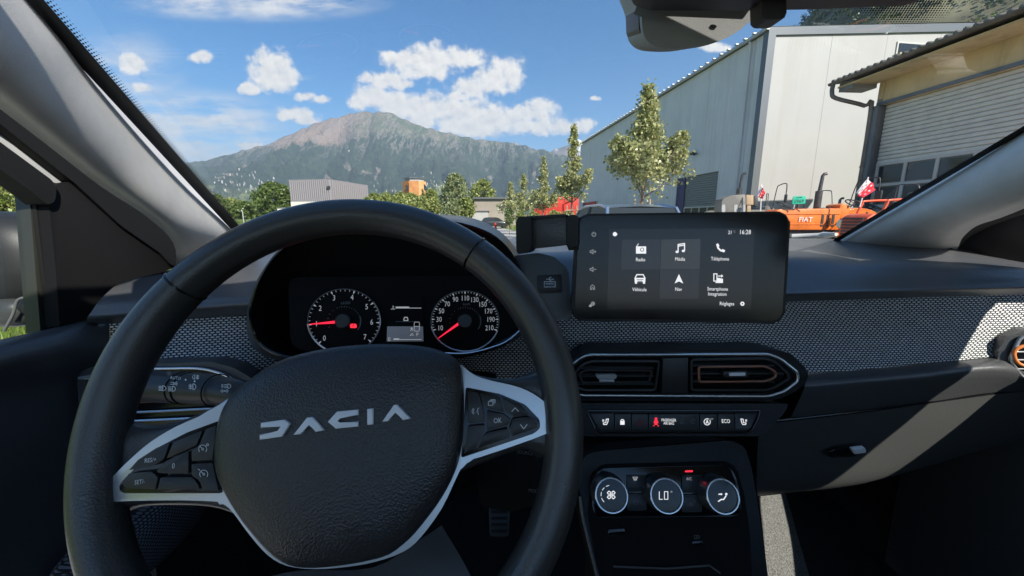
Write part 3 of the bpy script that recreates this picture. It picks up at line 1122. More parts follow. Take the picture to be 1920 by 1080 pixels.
M_tile = mat('weathered roof sheet', (0.24, 0.215, 0.185), 0.85, var=(5, 0.35))
M_pilaster = mat('grey concrete pilaster', (0.27, 0.27, 0.27), 0.8, var=(2, 0.12))
M_redbox = mat('red tarpaulin', (0.60, 0.035, 0.02), 0.55, var=(1.5, 0.15))
M_dark = mat('dark grey metal', (0.05, 0.05, 0.05), 0.5)


def warehouse():
    C = Vector((11.35, 18.25, 0))
    far = 26.2
    EH = 9.5
    t = thing('warehouse', 'large grey warehouse with an off white gable wall beyond the tractors', 'building', C)
    W1 = Frame(C, (-0.990, -0.139, 0))      # long side wall
    W2 = Frame(C, (0.139, -0.990, 0))       # gable wall
    # core
    D = 26.0
    apx = 13.0; AH = EH + 1.0
    def cor(s, q, z): return C + RD * s + RN * q + Vector((0, 0, z))
    i = 0.14
    V = [cor(i, i, 0), cor(i, D, 0), cor(far, D, 0), cor(far, i, 0), cor(i, i, EH - 0.1), cor(i, D, EH - 0.1), cor(far, D, EH - 0.1), cor(far, i, EH - 0.1), cor(i, apx, AH - 0.1), cor(far, apx, AH - 0.1)]
    mk('core', V, [(0, 1, 5, 8, 4), (2, 3, 7, 9, 6), (3, 0, 4, 7), (1, 2, 6, 5)], M_clad, t)
    # long wall: upright cladding sheets about a metre wide, each with two ribs
    dl = W1.on(1271, 325); dr = W1.on(1349, 304)
    s0 = (dr - C).dot(RD); s1 = (dl - C).dot(RD); dz = 3.75
    f0 = (W1.on(1117, 350) - C).dot(RD); f1 = (W1.on(1094, 350) - C).dot(RD)
    def sheet(sa, sb, za, zb):
        pr = []
        n = max(2, int((sb - sa) / 0.25))
        for k in range(n):
            s = sa + (sb - sa) * k / n; w_ = (sb - sa) / n
            pr += [(s + 0.004, 0.0), (s + w_ * 0.35, 0.0), (s + w_ * 0.45, 0.005), (s + w_ * 0.85, 0.005), (s + w_ * 0.95, 0.0)]
        pr.append((sb - 0.004, 0.0))
        V = [cor(s, -o, z) for z in (za, zb) for s, o in pr]
        m = len(pr)
        mk('cladding_sheet', V, [(k, k + 1, m + k + 1, m + k) for k in range(m - 1)], M_clad, t)
    s = 0.75
    while s < far - 0.05:
        e = min(s + 1.6, far)
        if e > s0 and s < s1:
            if s < s0: sheet(s, s0, 0, EH - 0.12)
            sheet(max(s, s0), min(e, s1), dz, EH - 0.12)
            if e > s1: sheet(s1, e, 0, EH - 0.12)
        elif e > f0 and s < f1:
            sheet(s, e, 3.0, EH - 0.12)
        else:
            sheet(s, e, 0, EH - 0.12)
        s = e
    sheet(0.16, 0.74, 0, EH - 0.12)
    # loading door in the long wall
    dd = thing  # keep flake quiet
    d = mk('loading_door', [cor(s0, 0.10, 0), cor(s1, 0.10, 0), cor(s1, 0.10, dz), cor(s0, 0.10, dz)], [(0, 1, 2, 3)], M_doorgrey, t)
    nsl = 14
    zb = 1.95
    for k in range(nsl):
        za = zb + (dz - zb) * k / nsl; zc = zb + (dz - zb) * (k + 1) / nsl - 0.015
        V = [cor(s0 + 0.02, 0.09, za), cor(s1 - 0.85, 0.09, za), cor(s1 - 0.85, 0.09, zc), cor(s0 + 0.02, 0.09, zc), cor(s0 + 0.02, 0.07, za + 0.03), cor(s1 - 0.85, 0.07, za + 0.03), cor(s1 - 0.85, 0.07, zc - 0.03), cor(s0 + 0.02, 0.07, zc - 0.03)]
        mk('slat', V, [(4, 5, 6, 7), (0, 1, 5, 4), (2, 3, 7, 6), (1, 2, 6, 5), (3, 0, 4, 7)], M_doorgrey, d)
    np_ = 4
    for k in range(np_):
        a_ = s0 + 0.06 + (s1 - 0.9 - s0) * k / np_; b_ = a_ + (s1 - 0.9 - s0) / np_ - 0.1
        mk('pane', [cor(a_, 0.085, 1.05), cor(b_, 0.085, 1.05), cor(b_, 0.085, 1.88), cor(a_, 0.085, 1.88)], [(0, 1, 2, 3)], M_darkglass, d)
        box('mullion', cor(b_ + 0.05, 0.08, 1.45), (0.06, 0.06, 0.95), M_frame, d, math.atan2(RD.y, RD.x))
    box('rail', cor((s0 + s1 - 0.85) / 2, 0.08, 1.92), (s1 - 0.85 - s0, 0.05, 0.07), M_frame, d, math.atan2(RD.y, RD.x))
    box('rail', cor((s0 + s1 - 0.85) / 2, 0.08, 1.0), (s1 - 0.85 - s0, 0.05, 0.07), M_frame, d, math.atan2(RD.y, RD.x))
    box('blue_leaf', cor(s1 - 0.42, 0.05, dz / 2), (0.78, 0.05, dz - 0.04), M_blue, t, math.atan2(RD.y, RD.x))
    # far door, blue jamb and red shutter
    box('blue_leaf', cor(f1 - 0.35, 0.02, 1.5), (0.6, 0.06, 2.98), M_blue, t, math.atan2(RD.y, RD.x))
    box('red_shutter', cor((f0 + f1 - 0.7) / 2, 0.05, 1.5), (f1 - 0.7 - f0, 0.06, 2.98), M_redbox, t, math.atan2(RD.y, RD.x))
    # gable panels with open joints
    pw = 2.9
    n = int(D / pw)
    for k in range(n):
        qa = 0.30 + k * pw; qb = qa + pw - 0.012
        def top(q): return EH - 0.28 + (AH - EH) * (1 - abs(q - apx) / apx)
        V = [cor(0, qa, 0), cor(0, qb, 0), cor(0, qb, top(qb)), cor(0, qa, top(qa)), cor(0.1, qa, 0), cor(0.1, qb, 0), cor(0.1, qb, top(qb)), cor(0.1, qa, top(qa))]
        mk('wall_panel', V, [(0, 1, 2, 3), (4, 7, 6, 5), (0, 4, 5, 1), (1, 5, 6, 2), (2, 6, 7, 3), (3, 7, 4, 0)], M_whitepanel, t)
    # gable fascia
    for (qa, qb) in ((-0.05, apx), (apx, D)):
        za = EH + (AH - EH) * (1 - abs(qa - apx) / apx); zb_ = EH + (AH - EH) * (1 - abs(qb - apx) / apx)
        if qa < 0: za = EH
        V = [cor(-0.08, qa, za - 0.30), cor(-0.08, qb, zb_ - 0.30), cor(-0.08, qb, zb_ + 0.05), cor(-0.08, qa, za + 0.05), cor(0.2, qa, za - 0.30), cor(0.2, qb, zb_ - 0.30), cor(0.2, qb, zb_ + 0.05), cor(0.2, qa, za + 0.05)]
        mk('fascia', V, [(0, 1, 2, 3), (0, 4, 5, 1), (3, 2, 6, 7), (0, 3, 7, 4), (1, 5, 6, 2)], M_flash, t)
    # corner flashing and downpipe
    box('corner_flashing', cor(0.04, 0.08, EH / 2 - 0.05), (0.36, 0.30, EH - 0.15), M_flash, t, math.atan2(RN.y, RN.x))
    tube('downpipe', [cor(0.95, -0.09, 0), cor(0.95, -0.09, EH - 0.35), cor(0.95, -0.16, EH - 0.15)], 0.05, M_clad, t, 8)
    # roof: long eave edge with sheet ribs
    r = mk('roof', [cor(-0.1, -0.18, EH + 0.02), cor(far + 0.1, -0.18, EH + 0.02), cor(far + 0.1, apx, AH + 0.1), cor(-0.1, apx, AH + 0.1), cor(far + 0.1, D + 0.2, EH + 0.02), cor(-0.1, D + 0.2, EH + 0.02)], [(0, 1, 2, 3), (3, 2, 4, 5)], M_lightedge, t)
    box('eave_strip', cor(far / 2, -0.14, EH - 0.04), (far + 0.2, 0.14, 0.12), M_lightedge, r, math.atan2(RD.y, RD.x))
    for k in range(48):
        s = 0.1 + k * (far - 0.2) / 47
        box('roof_rib', cor(s, -0.14, EH + 0.05), (0.13, 0.30, 0.06), M_lightedge, r, math.atan2(RD.y, RD.x), 0.02)
    # wall lamp and small gable window
    p = W1.on(1307, 288)
    b = box('wall_lamp', p + W1.n * 0.25, (0.22, 0.28, 0.16), M_dark, t, 0.3, 0.02)
    tube('lamp_arm', [p - W1.n * 0.02, p + W1.n * 0.2 + Vector((0, 0, -0.1))], 0.03, M_dark, b, 6)
    pa = W2.on(1682, 78); pb = W2.on(1726, 102)
    qa, qb = (pa - C).dot(RN), (pb - C).dot(RN)
    za, zb_ = pb.z - 0.5, pa.z
    f = box('window', cor(-0.02, (qa + qb) / 2 + 0.2, (za + zb_) / 2), (qb - qa + 0.4, 0.06, zb_ - za), M_frame, t, math.atan2(RN.y, RN.x))
    box('pane', cor(-0.06, (qa + qb) / 2 + 0.2, (za + zb_) / 2), (qb - qa + 0.24, 0.02, zb_ - za - 0.16), M_darkglass, f, math.atan2(RN.y, RN.x))


warehouse()


def workshop():
    """low workshop on the right: roller door wall running towards the camera"""
    P0 = U(1565, 155, 13.9); P1 = U(1920, 17, 9.31)
    ed = (P1 - P0); ed.z = 0; ed.normalize()       # towards the camera
    en = Vector((-ed.y, ed.x, 0))
    if en.x < 0: en = -en                            # away from the yard
    EZ = 5.86
    over = 0.95
    base = Vector((P0.x, P0.y, 0))
    t = thing('workshop', 'low workshop with beige wall, roller door and corrugated eave on the right', 'building', base)
    def cor(s, q, z): return base + ed * s + en * q + Vector((0, 0, z))
    L = 5.9; s_w = 0.70
    Wf = Frame(cor(0, over, 0), -en)
    rz = math.atan2(ed.y, ed.x)
    da = (Wf.on(1654, 195) - base).dot(ed); dz = Wf.on(1654, 197).z
    dw = 4.4
    d_end = da + dw
    th = 0.25
    # wall pieces round the door
    box('wall', cor((s_w + da) / 2, over + th / 2, EZ / 2), (da - s_w, th, EZ), M_pilaster, t, rz)
    box('wall', cor((da + d_end) / 2, over + th / 2, (dz + EZ) / 2), (dw, th, EZ - dz), M_beige, t, rz)
    box('wall', cor((d_end + L) / 2, over + th / 2, EZ / 2), (L - d_end, th, EZ), M_beige, t, rz)
    box('wall', cor(s_w + th / 2, over + 4.5, EZ / 2 + 0.3), (th, 8.5, EZ + 0.6), M_beige, t, rz)
    box('beige_band', cor((s_w + da) / 2 + 0.02, over - 0.02, (dz + EZ) / 2 + 0.1), (da - s_w - 0.04, 0.05, EZ - dz - 0.2), M_beige, t, rz)
    box('corner_strip', cor(s_w + 0.10, over - 0.03, EZ / 2 - 0.5), (0.14, 0.06, EZ - 1.0), M_beige, t, rz)
    box('lintel', cor((da + d_end) / 2, over - 0.015, dz + 0.05), (dw + 0.3, 0.06, 0.10), M_flash, t, rz)
    box('jamb', cor(da - 0.08, over + 0.03, dz / 2), (0.16, 0.3, dz), M_flash, t, rz)
    # roller door: ribbed slats above, two rows of panes below
    door = box('roller_door', cor((da + d_end) / 2, over + 0.20, dz / 2), (dw, 0.03, dz), M_pilaster, t, rz)
    zt = Wf.on(1645, 307).z; zm = Wf.on(1643, 347).z; zl = 2 * zm - zt
    n = 15
    for k in range(n):
        za = zt + (dz - zt) * k / n; zb = zt + (dz - zt) * (k + 1) / n
        h = zb - za
        V = []
        for s in (da + 0.02, d_end - 0.02):
            for (q, z) in ((0.18, za + 0.004), (0.145, za + 0.02), (0.145, zb - 0.035), (0.165, zb - 0.012), (0.18, zb - 0.004)):
                V.append(cor(s, over + q, z))
        mk('slat', V, [(i, i + 1, 6 + i, 5 + i) for i in range(4)] + [(4, 0, 5, 9), (0, 1, 2, 3, 4), (5, 9, 8, 7, 6)], M_creamslat, door)
    rows = [(zm + 0.04, zt - 0.06), (zl + 0.04, zm - 0.04)]
    for (za, zb) in rows:
        npn = 5
        for k in range(npn):
            a_ = da + 0.07 + (dw - 0.14) * k / npn + 0.04; b_ = da + 0.07 + (dw - 0.14) * (k + 1) / npn - 0.04
            mk('pane', [cor(a_, over + 0.165, za + 0.04), cor(b_, over + 0.165, za + 0.04), cor(b_, over + 0.165, zb - 0.04), cor(a_, over + 0.165, zb - 0.04)], [(0, 1, 2, 3)], M_darkglass, door)
    for z in (zl, zm, zt - 0.02):
        box('door_rail', cor((da + d_end) / 2, over + 0.15, z), (dw - 0.04, 0.05, 0.085), M_frame, door, rz)
    for k in range(6):
        box('door_stile', cor(da + 0.07 + (dw - 0.14) * k / 5, over + 0.149, (zl + zt) / 2), (0.085, 0.045, zt - zl), M_frame, door, rz)
    # roof, soffit, gutter
    r = mk('roof', [cor(-0.05, -0.05, EZ + 0.02), cor(L, -0.05, EZ + 0.02), cor(L, 7, EZ + 0.75), cor(-0.05, 7, EZ + 0.75), cor(-0.05, -0.05, EZ - 0.06), cor(L, -0.05, EZ - 0.06), cor(L, 7, EZ + 0.65), cor(-0.05, 7, EZ + 0.65)],
           [(0, 1, 2, 3), (4, 7, 6, 5), (0, 4, 5, 1), (0, 3, 7, 4)], M_tile, t)
    for k in range(29):   # rounded corrugations reaching over the gutter
        s = 0.05 + k * 0.20
        V, Fc = tube_geo([cor(s, -0.12, EZ + 0.005), cor(s, 1.4, EZ + 0.18)], 0.062, 8)
        mk('corrugation', V, Fc, M_tile, r, True)
    box('soffit', cor(L / 2 + 0.03, over / 2 + 0.02, EZ - 0.20), (L - 0.1, over - 0.08, 0.05), M_beige, t, rz)
    box('bracket', cor(0.35, over / 2 + 0.05, EZ - 0.22), (0.5, over - 0.1, 0.26), M_pilaster, t, rz)
    g = []
    for s in (-0.08, L):
        for k in range(9):
            a_ = math.pi * k / 8
            g.append(cor(s, -0.10 - 0.075 * math.cos(a_), EZ - 0.03 - 0.085 * math.sin(a_)))
    go = mk('gutter', g, [(k, k + 1, 10 + k, 9 + k) for k in range(8)] + [tuple(range(9)), tuple(range(17, 8, -1))], M_gutter, t, True)
    dp = [cor(0.06, -0.10, EZ - 0.10), cor(0.06, -0.10, EZ - 0.34), cor(0.14, 0.0, EZ - 0.55), cor(0.58, over - 0.30, EZ - 0.90), cor(0.66, over - 0.13, EZ - 1.15), cor(0.66, over - 0.12, 0.1)]
    tube('downpipe', catmull(dp, False, 4), 0.065, M_gutter, t, 10)
    for z in (1.3, 3.0):
        revolve('pipe_clip', Frame(cor(0.66, over - 0.12, z), (0, 0, 1), (0, 1, 0)), [(0.08, -0.02), (0.08, 0.02)], M_gutter, t, 12)


workshop()


def hall():
    d = 100.0
    A = U(541, 339, d); B = U(618, 340, d - 2); Cc = U(690, 350, d + 16)
    z = A.z
    t = thing('industrial_hall', 'violet grey ribbed industrial hall with white base on the left', 'building', (B.x, B.y, 0))
    M_v = mat('violet grey cladding', (0.26, 0.235, 0.25), 0.6)
    M_w = mat('white plinth', (0.78, 0.74, 0.66), 0.7)
    zb = U(620, 378, d).z
    def wall(P, Q, nrib):
        P = Vector((P.x, P.y, 0)); Q = Vector((Q.x, Q.y, 0))
        dr = (Q - P).normalized(); nn = Vector((dr.y, -dr.x, 0))
        if nn.y > 0: nn = -nn
        for k in range(nrib):
            a_ = P + (Q - P) * (k / nrib); b_ = P + (Q - P) * ((k + 1) / nrib) - dr * 0.03
            c_ = a_ + (b_ - a_) * 0.3 + nn * 0.12; d_ = a_ + (b_ - a_) * 0.7 + nn * 0.12
            V = [p + Vector((0, 0, zz)) for zz in (zb, z) for p in (a_, c_, d_, b_)]
            mk('cladding_rib', V, [(0, 1, 5, 4), (1, 2, 6, 5), (2, 3, 7, 6)], M_v, t)
        V = [P + nn * 0.05, Q + nn * 0.05, Q + nn * 0.05 + Vector((0, 0, zb)), P + nn * 0.05 + Vector((0, 0, zb))]
        mk('plinth', V, [(0, 1, 2, 3)], M_w, t)
    E = Vector((A.x + (Cc.x - B.x), A.y + (Cc.y - B.y), 0))
    wall(A, B, 20); wall(B, Cc, 20)
    top = z + 0.25
    V = [Vector((p.x, p.y, zz)) for zz in (z - 0.2, top) for p in (A, B, Cc, E)]
    mk('roof', V, [(4, 5, 6, 7), (0, 1, 5, 4), (1, 2, 6, 5), (2, 3, 7, 6), (3, 0, 4, 7)], M_v, t)
    mk('core', [Vector((p.x * 1.004, p.y * 1.004, zz)) for zz in (0, z - 0.1) for p in (A, B, Cc, E)], [(0, 1, 5, 4), (1, 2, 6, 5), (2, 3, 7, 6), (3, 0, 4, 7)], M_v, t)
    p = U(616, 351, d - 4)
    box('vent_opening', U(616, 351, d - 2.3), (0.8, 0.2, 0.6), M_dark, t)
    q = U(528, 396, 80)
    b = thing('low_wall', 'low white wall piece left of the violet grey hall', 'wall', (q.x, q.y, 0))
    box('wall', (q.x + 2.0, q.y, q.z / 2), (5.5, 0.4, q.z + 1.2), M_w, b)
    box('coping', (q.x + 2.0, q.y, q.z + 0.65), (5.8, 0.6, 0.12), M_v, b)


hall()


def tower():
    d = 120.0
    cx = U(779, 360, d)
    rb = (U(802, 360, d).x - U(757, 360, d).x) / 2
    z1 = U(779, 341, d).z
    t = thing('wooden_tower', 'orange brown timber clad tower with flat roof above the orchard', 'tower', (cx.x, d, 0))
    M_wood = mat('orange brown larch boards', (0.50, 0.215, 0.075), 0.7, var=(0.6, 0.2))
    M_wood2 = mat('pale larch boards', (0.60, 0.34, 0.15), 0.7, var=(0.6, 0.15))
    fr = Frame(Vector((cx.x, d, 0)), (0, 0, 1), (0, 1, 0))
    ang = [200, 255, 300, 345, 60, 130]
    P = [Vector((cx.x + rb * math.cos(R(a_)), d + rb * math.sin(R(a_)), 0)) for a_ in ang]
    nb = 14
    for i in range(6):
        a_, b_ = P[i], P[(i + 1) % 6]
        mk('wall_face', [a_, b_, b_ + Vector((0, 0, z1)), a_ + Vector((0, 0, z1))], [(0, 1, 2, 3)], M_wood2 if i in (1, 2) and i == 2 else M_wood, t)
    zr = U(779, 334.5, d).z
    V = [cx * 0 + Vector((cx.x + (p.x - cx.x) * k, d + (p.y - d) * k, z)) for z, k in ((z1, 0.8), (zr - 0.3, 0.8)) for p in P]
    mk('roof_storey', V, [(i, (i + 1) % 6, 6 + (i + 1) % 6, 6 + i) for i in range(6)], M_whitepanel, t)
    V = [Vector((cx.x + (p.x - cx.x) * 0.9, d + (p.y - d) * 0.9, z)) for z in (zr - 0.3, zr) for p in P]
    mk('roof_slab', V, [(i, (i + 1) % 6, 6 + (i + 1) % 6, 6 + i) for i in range(6)] + [tuple(range(6, 12)), tuple(range(5, -1, -1))], M_flash, t)
    for (px, py) in ((762, 352), (765, 353), (796, 351), (798, 353)):
        p = U(px, py, d - rb * 0.93)
        box('window', p, (0.35, 0.5, 1.6), M_dark, t)


tower()


def beige_building():
    d = 75.0
    A = U(889, 373, d); B = U(948, 373, d); Bt = U(948, 371, d)
    t = thing('beige_building', 'low flat roofed beige building with a small white sign', 'building', (A.x, d, 0))
    M_b = mat('grey beige brick', (0.34, 0.29, 0.24), 0.85, var=(0.4, 0.1))
    h = A.z
    box('wall', ((A.x + B.x) / 2 + 1.0, d + 5, h / 2), (B.x - A.x + 2.0, 10, h), M_b, t)
    box('roof_edge', ((A.x + B.x) / 2 + 1.0, d + 4.8, h + 0.15), (B.x - A.x + 2.5, 10.6, 0.3), M_flash, t)
    p = U(896, 406, d - 0.3); w_ = U(905, 406, d).x - U(888, 406, d).x
    box('annex', (p.x + 0.6, d - 1.2, 1.3), (w_ + 1.2, 2.4, 2.6), M_whitepanel, t)
    box('annex_roof', (p.x + 0.6, d - 1.2, 2.7), (w_ + 1.6, 2.8, 0.15), M_flash, t)
    q = U(941, 389, d - 0.06)
    s = box('sign', q, (1.7, 0.08, 1.0), M_white, t)
    for k, zz in enumerate((0.25, 0.0, -0.25)):
        box('sign_line', q + Vector((0.35, -0.05, zz)), (0.8, 0.02, 0.12), M_greyp, s)
    revolve('sign_emblem', Frame(q + Vector((-0.45, -0.045, 0)), (0, -1, 0)), [(0.32, 0), (0.32, 0.01)], M_dark, s, 16)
    # the car in front of it
    return t


beige_building()

rc = U(1040, 380, 58)
t = thing('red_container', 'bright red tarpaulin covered container behind the street trees', 'container', (rc.x, 58, 0))
pa, pb = U(998, 392, 58), U(1092, 362, 58)
top = [U(1002, 391, 58), U(1018, 381, 58), U(1034, 377, 58), U(1037, 367, 58), U(1090, 370, 58), U(1094, 405, 58), U(1000, 405, 58)]
plate('tarpaulin', [Vector((p.x, 58, max(p.z, 0.02))) for p in top], (0, -1, 0), 6.0, M_redbox, t, 0.15)
tube('rail', [U(1058, 400, 57.8), U(1058, 381, 57.8), U(1072, 375, 57.8)], 0.07, M_redbox, t, 6)
for k, x in enumerate((1000, 1046, 1090)):
    p = U(x, 405, 57.7)
    box('skid', (p.x, 60.5, 0.12), (0.3, 5.5, 0.24), M_dark, t)

p = U(455, 400, 40)
t = thing('marker_post', 'thin white post standing in the meadow before the hedge', 'post', (p.x, p.y, 0))
tube('post', [(p.x, p.y, 0), (p.x, p.y, 2.0)], 0.05, M_whitepanel, t, 8)
tube('cap', [(p.x, p.y, 2.0), (p.x - 0.12, p.y, 2.12)], 0.06, M_whitepanel, t, 8)
# ------------------------------------------------------------------ vehicles outside
M_tyre = mat('tyre rubber', (0.025, 0.025, 0.025), 0.85)
M_or = mat('orange tractor paint', (0.80, 0.19, 0.025), 0.42, coat=0.2, var=(6, 0.22), rvar=0.12)
M_or2 = mat('red orange tractor paint', (0.74, 0.11, 0.035), 0.42, coat=0.2, var=(6, 0.22), rvar=0.12)
M_greenp = mat('green tractor paint', (0.06, 0.26, 0.05), 0.4, coat=0.3, var=(3, 0.15))
M_greyt = mat('grey brown tractor paint', (0.20, 0.185, 0.16), 0.6, var=(3, 0.2))
M_tan = mat('tan tractor panel', (0.46, 0.33, 0.20), 0.6, var=(3, 0.15))
M_iron = mat('dark cast iron', (0.06, 0.055, 0.05), 0.6, 0.3, var=(6, 0.4))
M_pipe = mat('sooty exhaust steel', (0.13, 0.12, 0.11), 0.4, 0.7, var=(9, 0.3))
M_seat = mat('worn grey green seat', (0.10, 0.11, 0.09), 0.7)
M_signg = mat('sea green plate', (0.02, 0.42, 0.26), 0.5)
M_ink = mat('black print', (0.01, 0.01, 0.01), 0.6)
M_flagr = mat('red flag cloth', (0.75, 0.03, 0.05), 0.8)
M_flagw = mat('white flag cloth', (0.80, 0.76, 0.74), 0.8)


class Loc:
    def __init__(s, loc, rz):
        s.M = Matrix.Translation(loc) @ Matrix.Rotation(rz, 4, 'Z')
        s.rz = rz

    def __call__(s, x, y, z):
        return s.M @ Vector((x, y, z))


def lbox(name, T, c, s, m, parent, bev=0.0, ry=0.0):
    return box(name, T(*c), s, m, parent, 0, bev, None, Matrix.Rotation(T.rz, 4, 'Z') @ Matrix.Rotation(ry, 4, 'Y'))


def prism(name, T, prof, y0, y1, m, parent, bev=0.03):
    """side profile (x, z) extruded across"""
    top = [T(x, y0, z) for x, z in prof]
    n = (T(0, y0, 0) - T(0, y1, 0)).normalized()
    return plate(name, top, n, abs(y1 - y0), m, parent, 0) if bev == 0 else prism_b(name, T, prof, y0, y1, m, parent, bev)


def prism_b(name, T, prof, y0, y1, m, parent, bev):
    bm = bmesh.new()
    a = [bm.verts.new(T(x, y0, z)) for x, z in prof]
    b = [bm.verts.new(T(x, y1, z)) for x, z in prof]
    k = len(a)
    bm.faces.new(a); bm.faces.new(list(reversed(b)))
    for i in range(k):
        bm.faces.new((a[i], b[i], b[(i + 1) % k], a[(i + 1) % k]))
    bmesh.ops.bevel(bm, geom=list(bm.edges), offset=bev, segments=2, profile=0.6, affect='EDGES', clamp_overlap=True)
    return from_bm(name, bm, m, parent, True, None, 40)


def wheel(T, x, y, r, wd, m, parent, lugs=18):
    side = 1 if y > 0 else -1
    fr = Frame(T(x, y, r), (T(0, side, 0) - T(0, 0, 0)))
    w_ = wd / 2
    o = revolve('wheel', fr, [(r * 0.5, -w_), (r * 0.93, -w_), (r, -w_ * 0.7), (r, w_ * 0.7), (r * 0.93, w_), (r * 0.62, w_), (r * 0.6, w_ * 0.7)], M_tyre, parent, 28)
    revolve('rim', fr, [(r * 0.6, w_ * 0.75), (r * 0.55, w_ * 0.3), (r * 0.2, w_ * 0.25), (r * 0.18, w_ * 0.5)], m, o, 24)
    if lugs:
        V = []; Fc = []
        for k in range(lugs):
            a = 2 * math.pi * k / lugs
            for (h0, h1, sg) in ((-w_ * 0.9, 0, 1), (0, w_ * 0.9, -1)):
                b = len(V)
                for (da, rr) in ((0, r), (0.10, r), (0.10, r * 1.035), (0, r * 1.035)):
                    for h in (h0, h1):
                        aa = a + da + (0.12 * sg if h == h0 else 0)
                        V.append(fr.pt(rr * math.cos(aa), rr * math.sin(aa), h))
                Fc += [(b, b + 1, b + 3, b + 2), (b + 4, b + 5, b + 7, b + 6), (b, b + 2, b + 4, b + 6), (b + 1, b + 7, b + 5, b + 3), (b, b + 6, b + 7, b + 1), (b + 2, b + 3, b + 5, b + 4)]
        mk('lug', V, Fc, M_tyre, o)
    return o


def tractor(label, loc, rz, paint, fender, exhaust_top, exhaust_x=0.55, sc_=1.0, group='old tractors parked before the warehouse', guard=False, word=None, hoodm=None, seatc=True, z1=1.50):
    t = thing('tractor', label, 'tractor', loc, group)
    T = Loc(loc, rz)
    hm = hoodm or paint
    z0 = z1 - 0.52
    h = prism('bonnet', T, [(0.25, z0), (1.72, z0), (1.80, z0 + 0.1), (1.78, z1 - 0.10), (1.66, z1 - 0.02), (0.25, z1)], -0.27, 0.27, hm, t, 0.05)
    for z in (z0 + 0.14, z1 - 0.14):
        for sd in (-1, 1):
            tube('crease', [T(0.28, sd * 0.272, z), T(1.68, sd * 0.272, z)], 0.012, hm, h, 6)
    for k in range(6):
        lbox('grille_bar', T, (1.80, 0, z0 + 0.10 + k * 0.06), (0.02, 0.42, 0.03), M_dark, h)
    for sd in (-1, 1):
        revolve('headlight', Frame(T(1.70, sd * 0.34, z0 + 0.30), T(1, 0, 0) - T(0, 0, 0)), [(0.05, -0.12), (0.09, -0.02), (0.095, 0.0), (0.08, 0.012)], M_chrome, t, 16)
        # louvres on the side
        for k in range(3):
            lbox('louvre', T, (0.42 + k * 0.12, sd * 0.275, z0 + 0.24), (0.05, 0.012, 0.30), M_iron, h)
    lbox('engine_block', T, (0.95, 0, 0.78), (1.35, 0.36, 0.42), M_iron, t, 0.03)
    lbox('gearbox', T, (-0.25, 0, 0.72), (1.3, 0.34, 0.40), paint, t, 0.04)
    lbox('front_axle', T, (1.35, 0, 0.46), (0.16, 1.05, 0.14), paint, t, 0.02)
    for sd in (-1, 1):
        wheel(T, 1.35, sd * 0.62, 0.42, 0.20, paint, t, 14)
        wheel(T, -0.75, sd * 0.72, 0.68, 0.34, fender, t, 20)
        # mudguard over the rear wheel
        pr = [(-0.75 + 0.80 * math.cos(R(a)), 0.70 + 0.80 * math.sin(R(a))) for a in range(20, 171, 10)]
        V = []
        for x, z in pr:
            V += [T(x, sd * 0.50, z), T(x, sd * 0.92, z)]
        o = mk('mudguard', V, [(2 * i, 2 * i + 1, 2 * i + 3, 2 * i + 2) for i in range(len(pr) - 1)], fender, t, True)
        md = o.modifiers.new('thickness', 'SOLIDIFY'); md.thickness = 0.02
        mk('side_plate', [T(x, sd * 0.50, z) for x, z in pr], [tuple(range(len(pr)))], fender, o)
        if guard:
            tube('grab_rail', catmull([T(1.48, sd * 0.24, z1 - 0.03), T(1.40, sd * 0.24, z1 + 0.17), T(1.32, sd * 0.24, z1 + 0.23), T(0.5, sd * 0.24, z1 + 0.25), T(0.42, sd * 0.24, z1 + 0.2), T(0.40, sd * 0.24, z1 - 0.02)], False, 4), 0.022, fender, t, 8)
            tube('grab_rail', [T(0.95, sd * 0.24, z1 - 0.02), T(0.88, sd * 0.24, z1 + 0.23)], 0.02, fender, t, 8)
    prism('dash_cowl', T, [(0.02, 1.0), (0.28, 1.0), (0.28, 1.58), (0.16, 1.62), (0.02, 1.50)], -0.24, 0.24, paint, t, 0.04)
    # steering wheel on its column
    cw = T(-0.22, 0, 1.62)
    n = (T(-0.5, 0, 1) - T(0, 0, 0)).normalized()
    fs = Frame(cw, n, T(1, 0, 0) - T(0, 0, 0))
    sw = tube('steering_wheel', [fs.pt(0.19 * math.cos(2 * math.pi * k / 24), 0.19 * math.sin(2 * math.pi * k / 24)) for k in range(24)], 0.014, M_dark, t, 8, True)
    for a in (90, 210, 330):
        tube('spoke', [cw, fs.pt(0.19 * math.cos(R(a)), 0.19 * math.sin(R(a)))], 0.008, M_dark, sw, 6)
    tube('column', [cw, T(0.06, 0, 1.36)], 0.02, M_dark, t, 8)
    if seatc:
        lbox('seat', T, (-0.82, 0, 1.16), (0.44, 0.46, 0.12), M_seat, t, 0.04)
        lbox('backrest', T, (-1.06, 0, 1.36), (0.12, 0.46, 0.36), M_seat, t, 0.05, -0.25)
    # exhaust stack
    ex = exhaust_x
    tube('exhaust', [T(ex, -0.20, 1.0), T(ex, -0.20, 1.35), T(ex, -0.20, 1.36), T(ex, -0.20, exhaust_top - 0.42), T(ex - 0.01, -0.20, exhaust_top - 0.40), T(ex - 0.03, -0.20, exhaust_top - 0.05), T(ex - 0.06, -0.20, exhaust_top - 0.01), T(ex - 0.12, -0.20, exhaust_top)],
         [0.03, 0.03, 0.075, 0.075, 0.042, 0.036, 0.036, 0.036], M_pipe, t, 12)
    # small fittings: air cleaner, fuel cap, hoses, shift levers
    tube('air_cleaner', [T(1.15, 0.10, z1 - 0.02), T(1.15, 0.10, z1 + 0.16), T(1.15, 0.10, z1 + 0.17), T(1.15, 0.10, z1 + 0.24)], [0.03, 0.03, 0.07, 0.06], M_iron, t, 12)
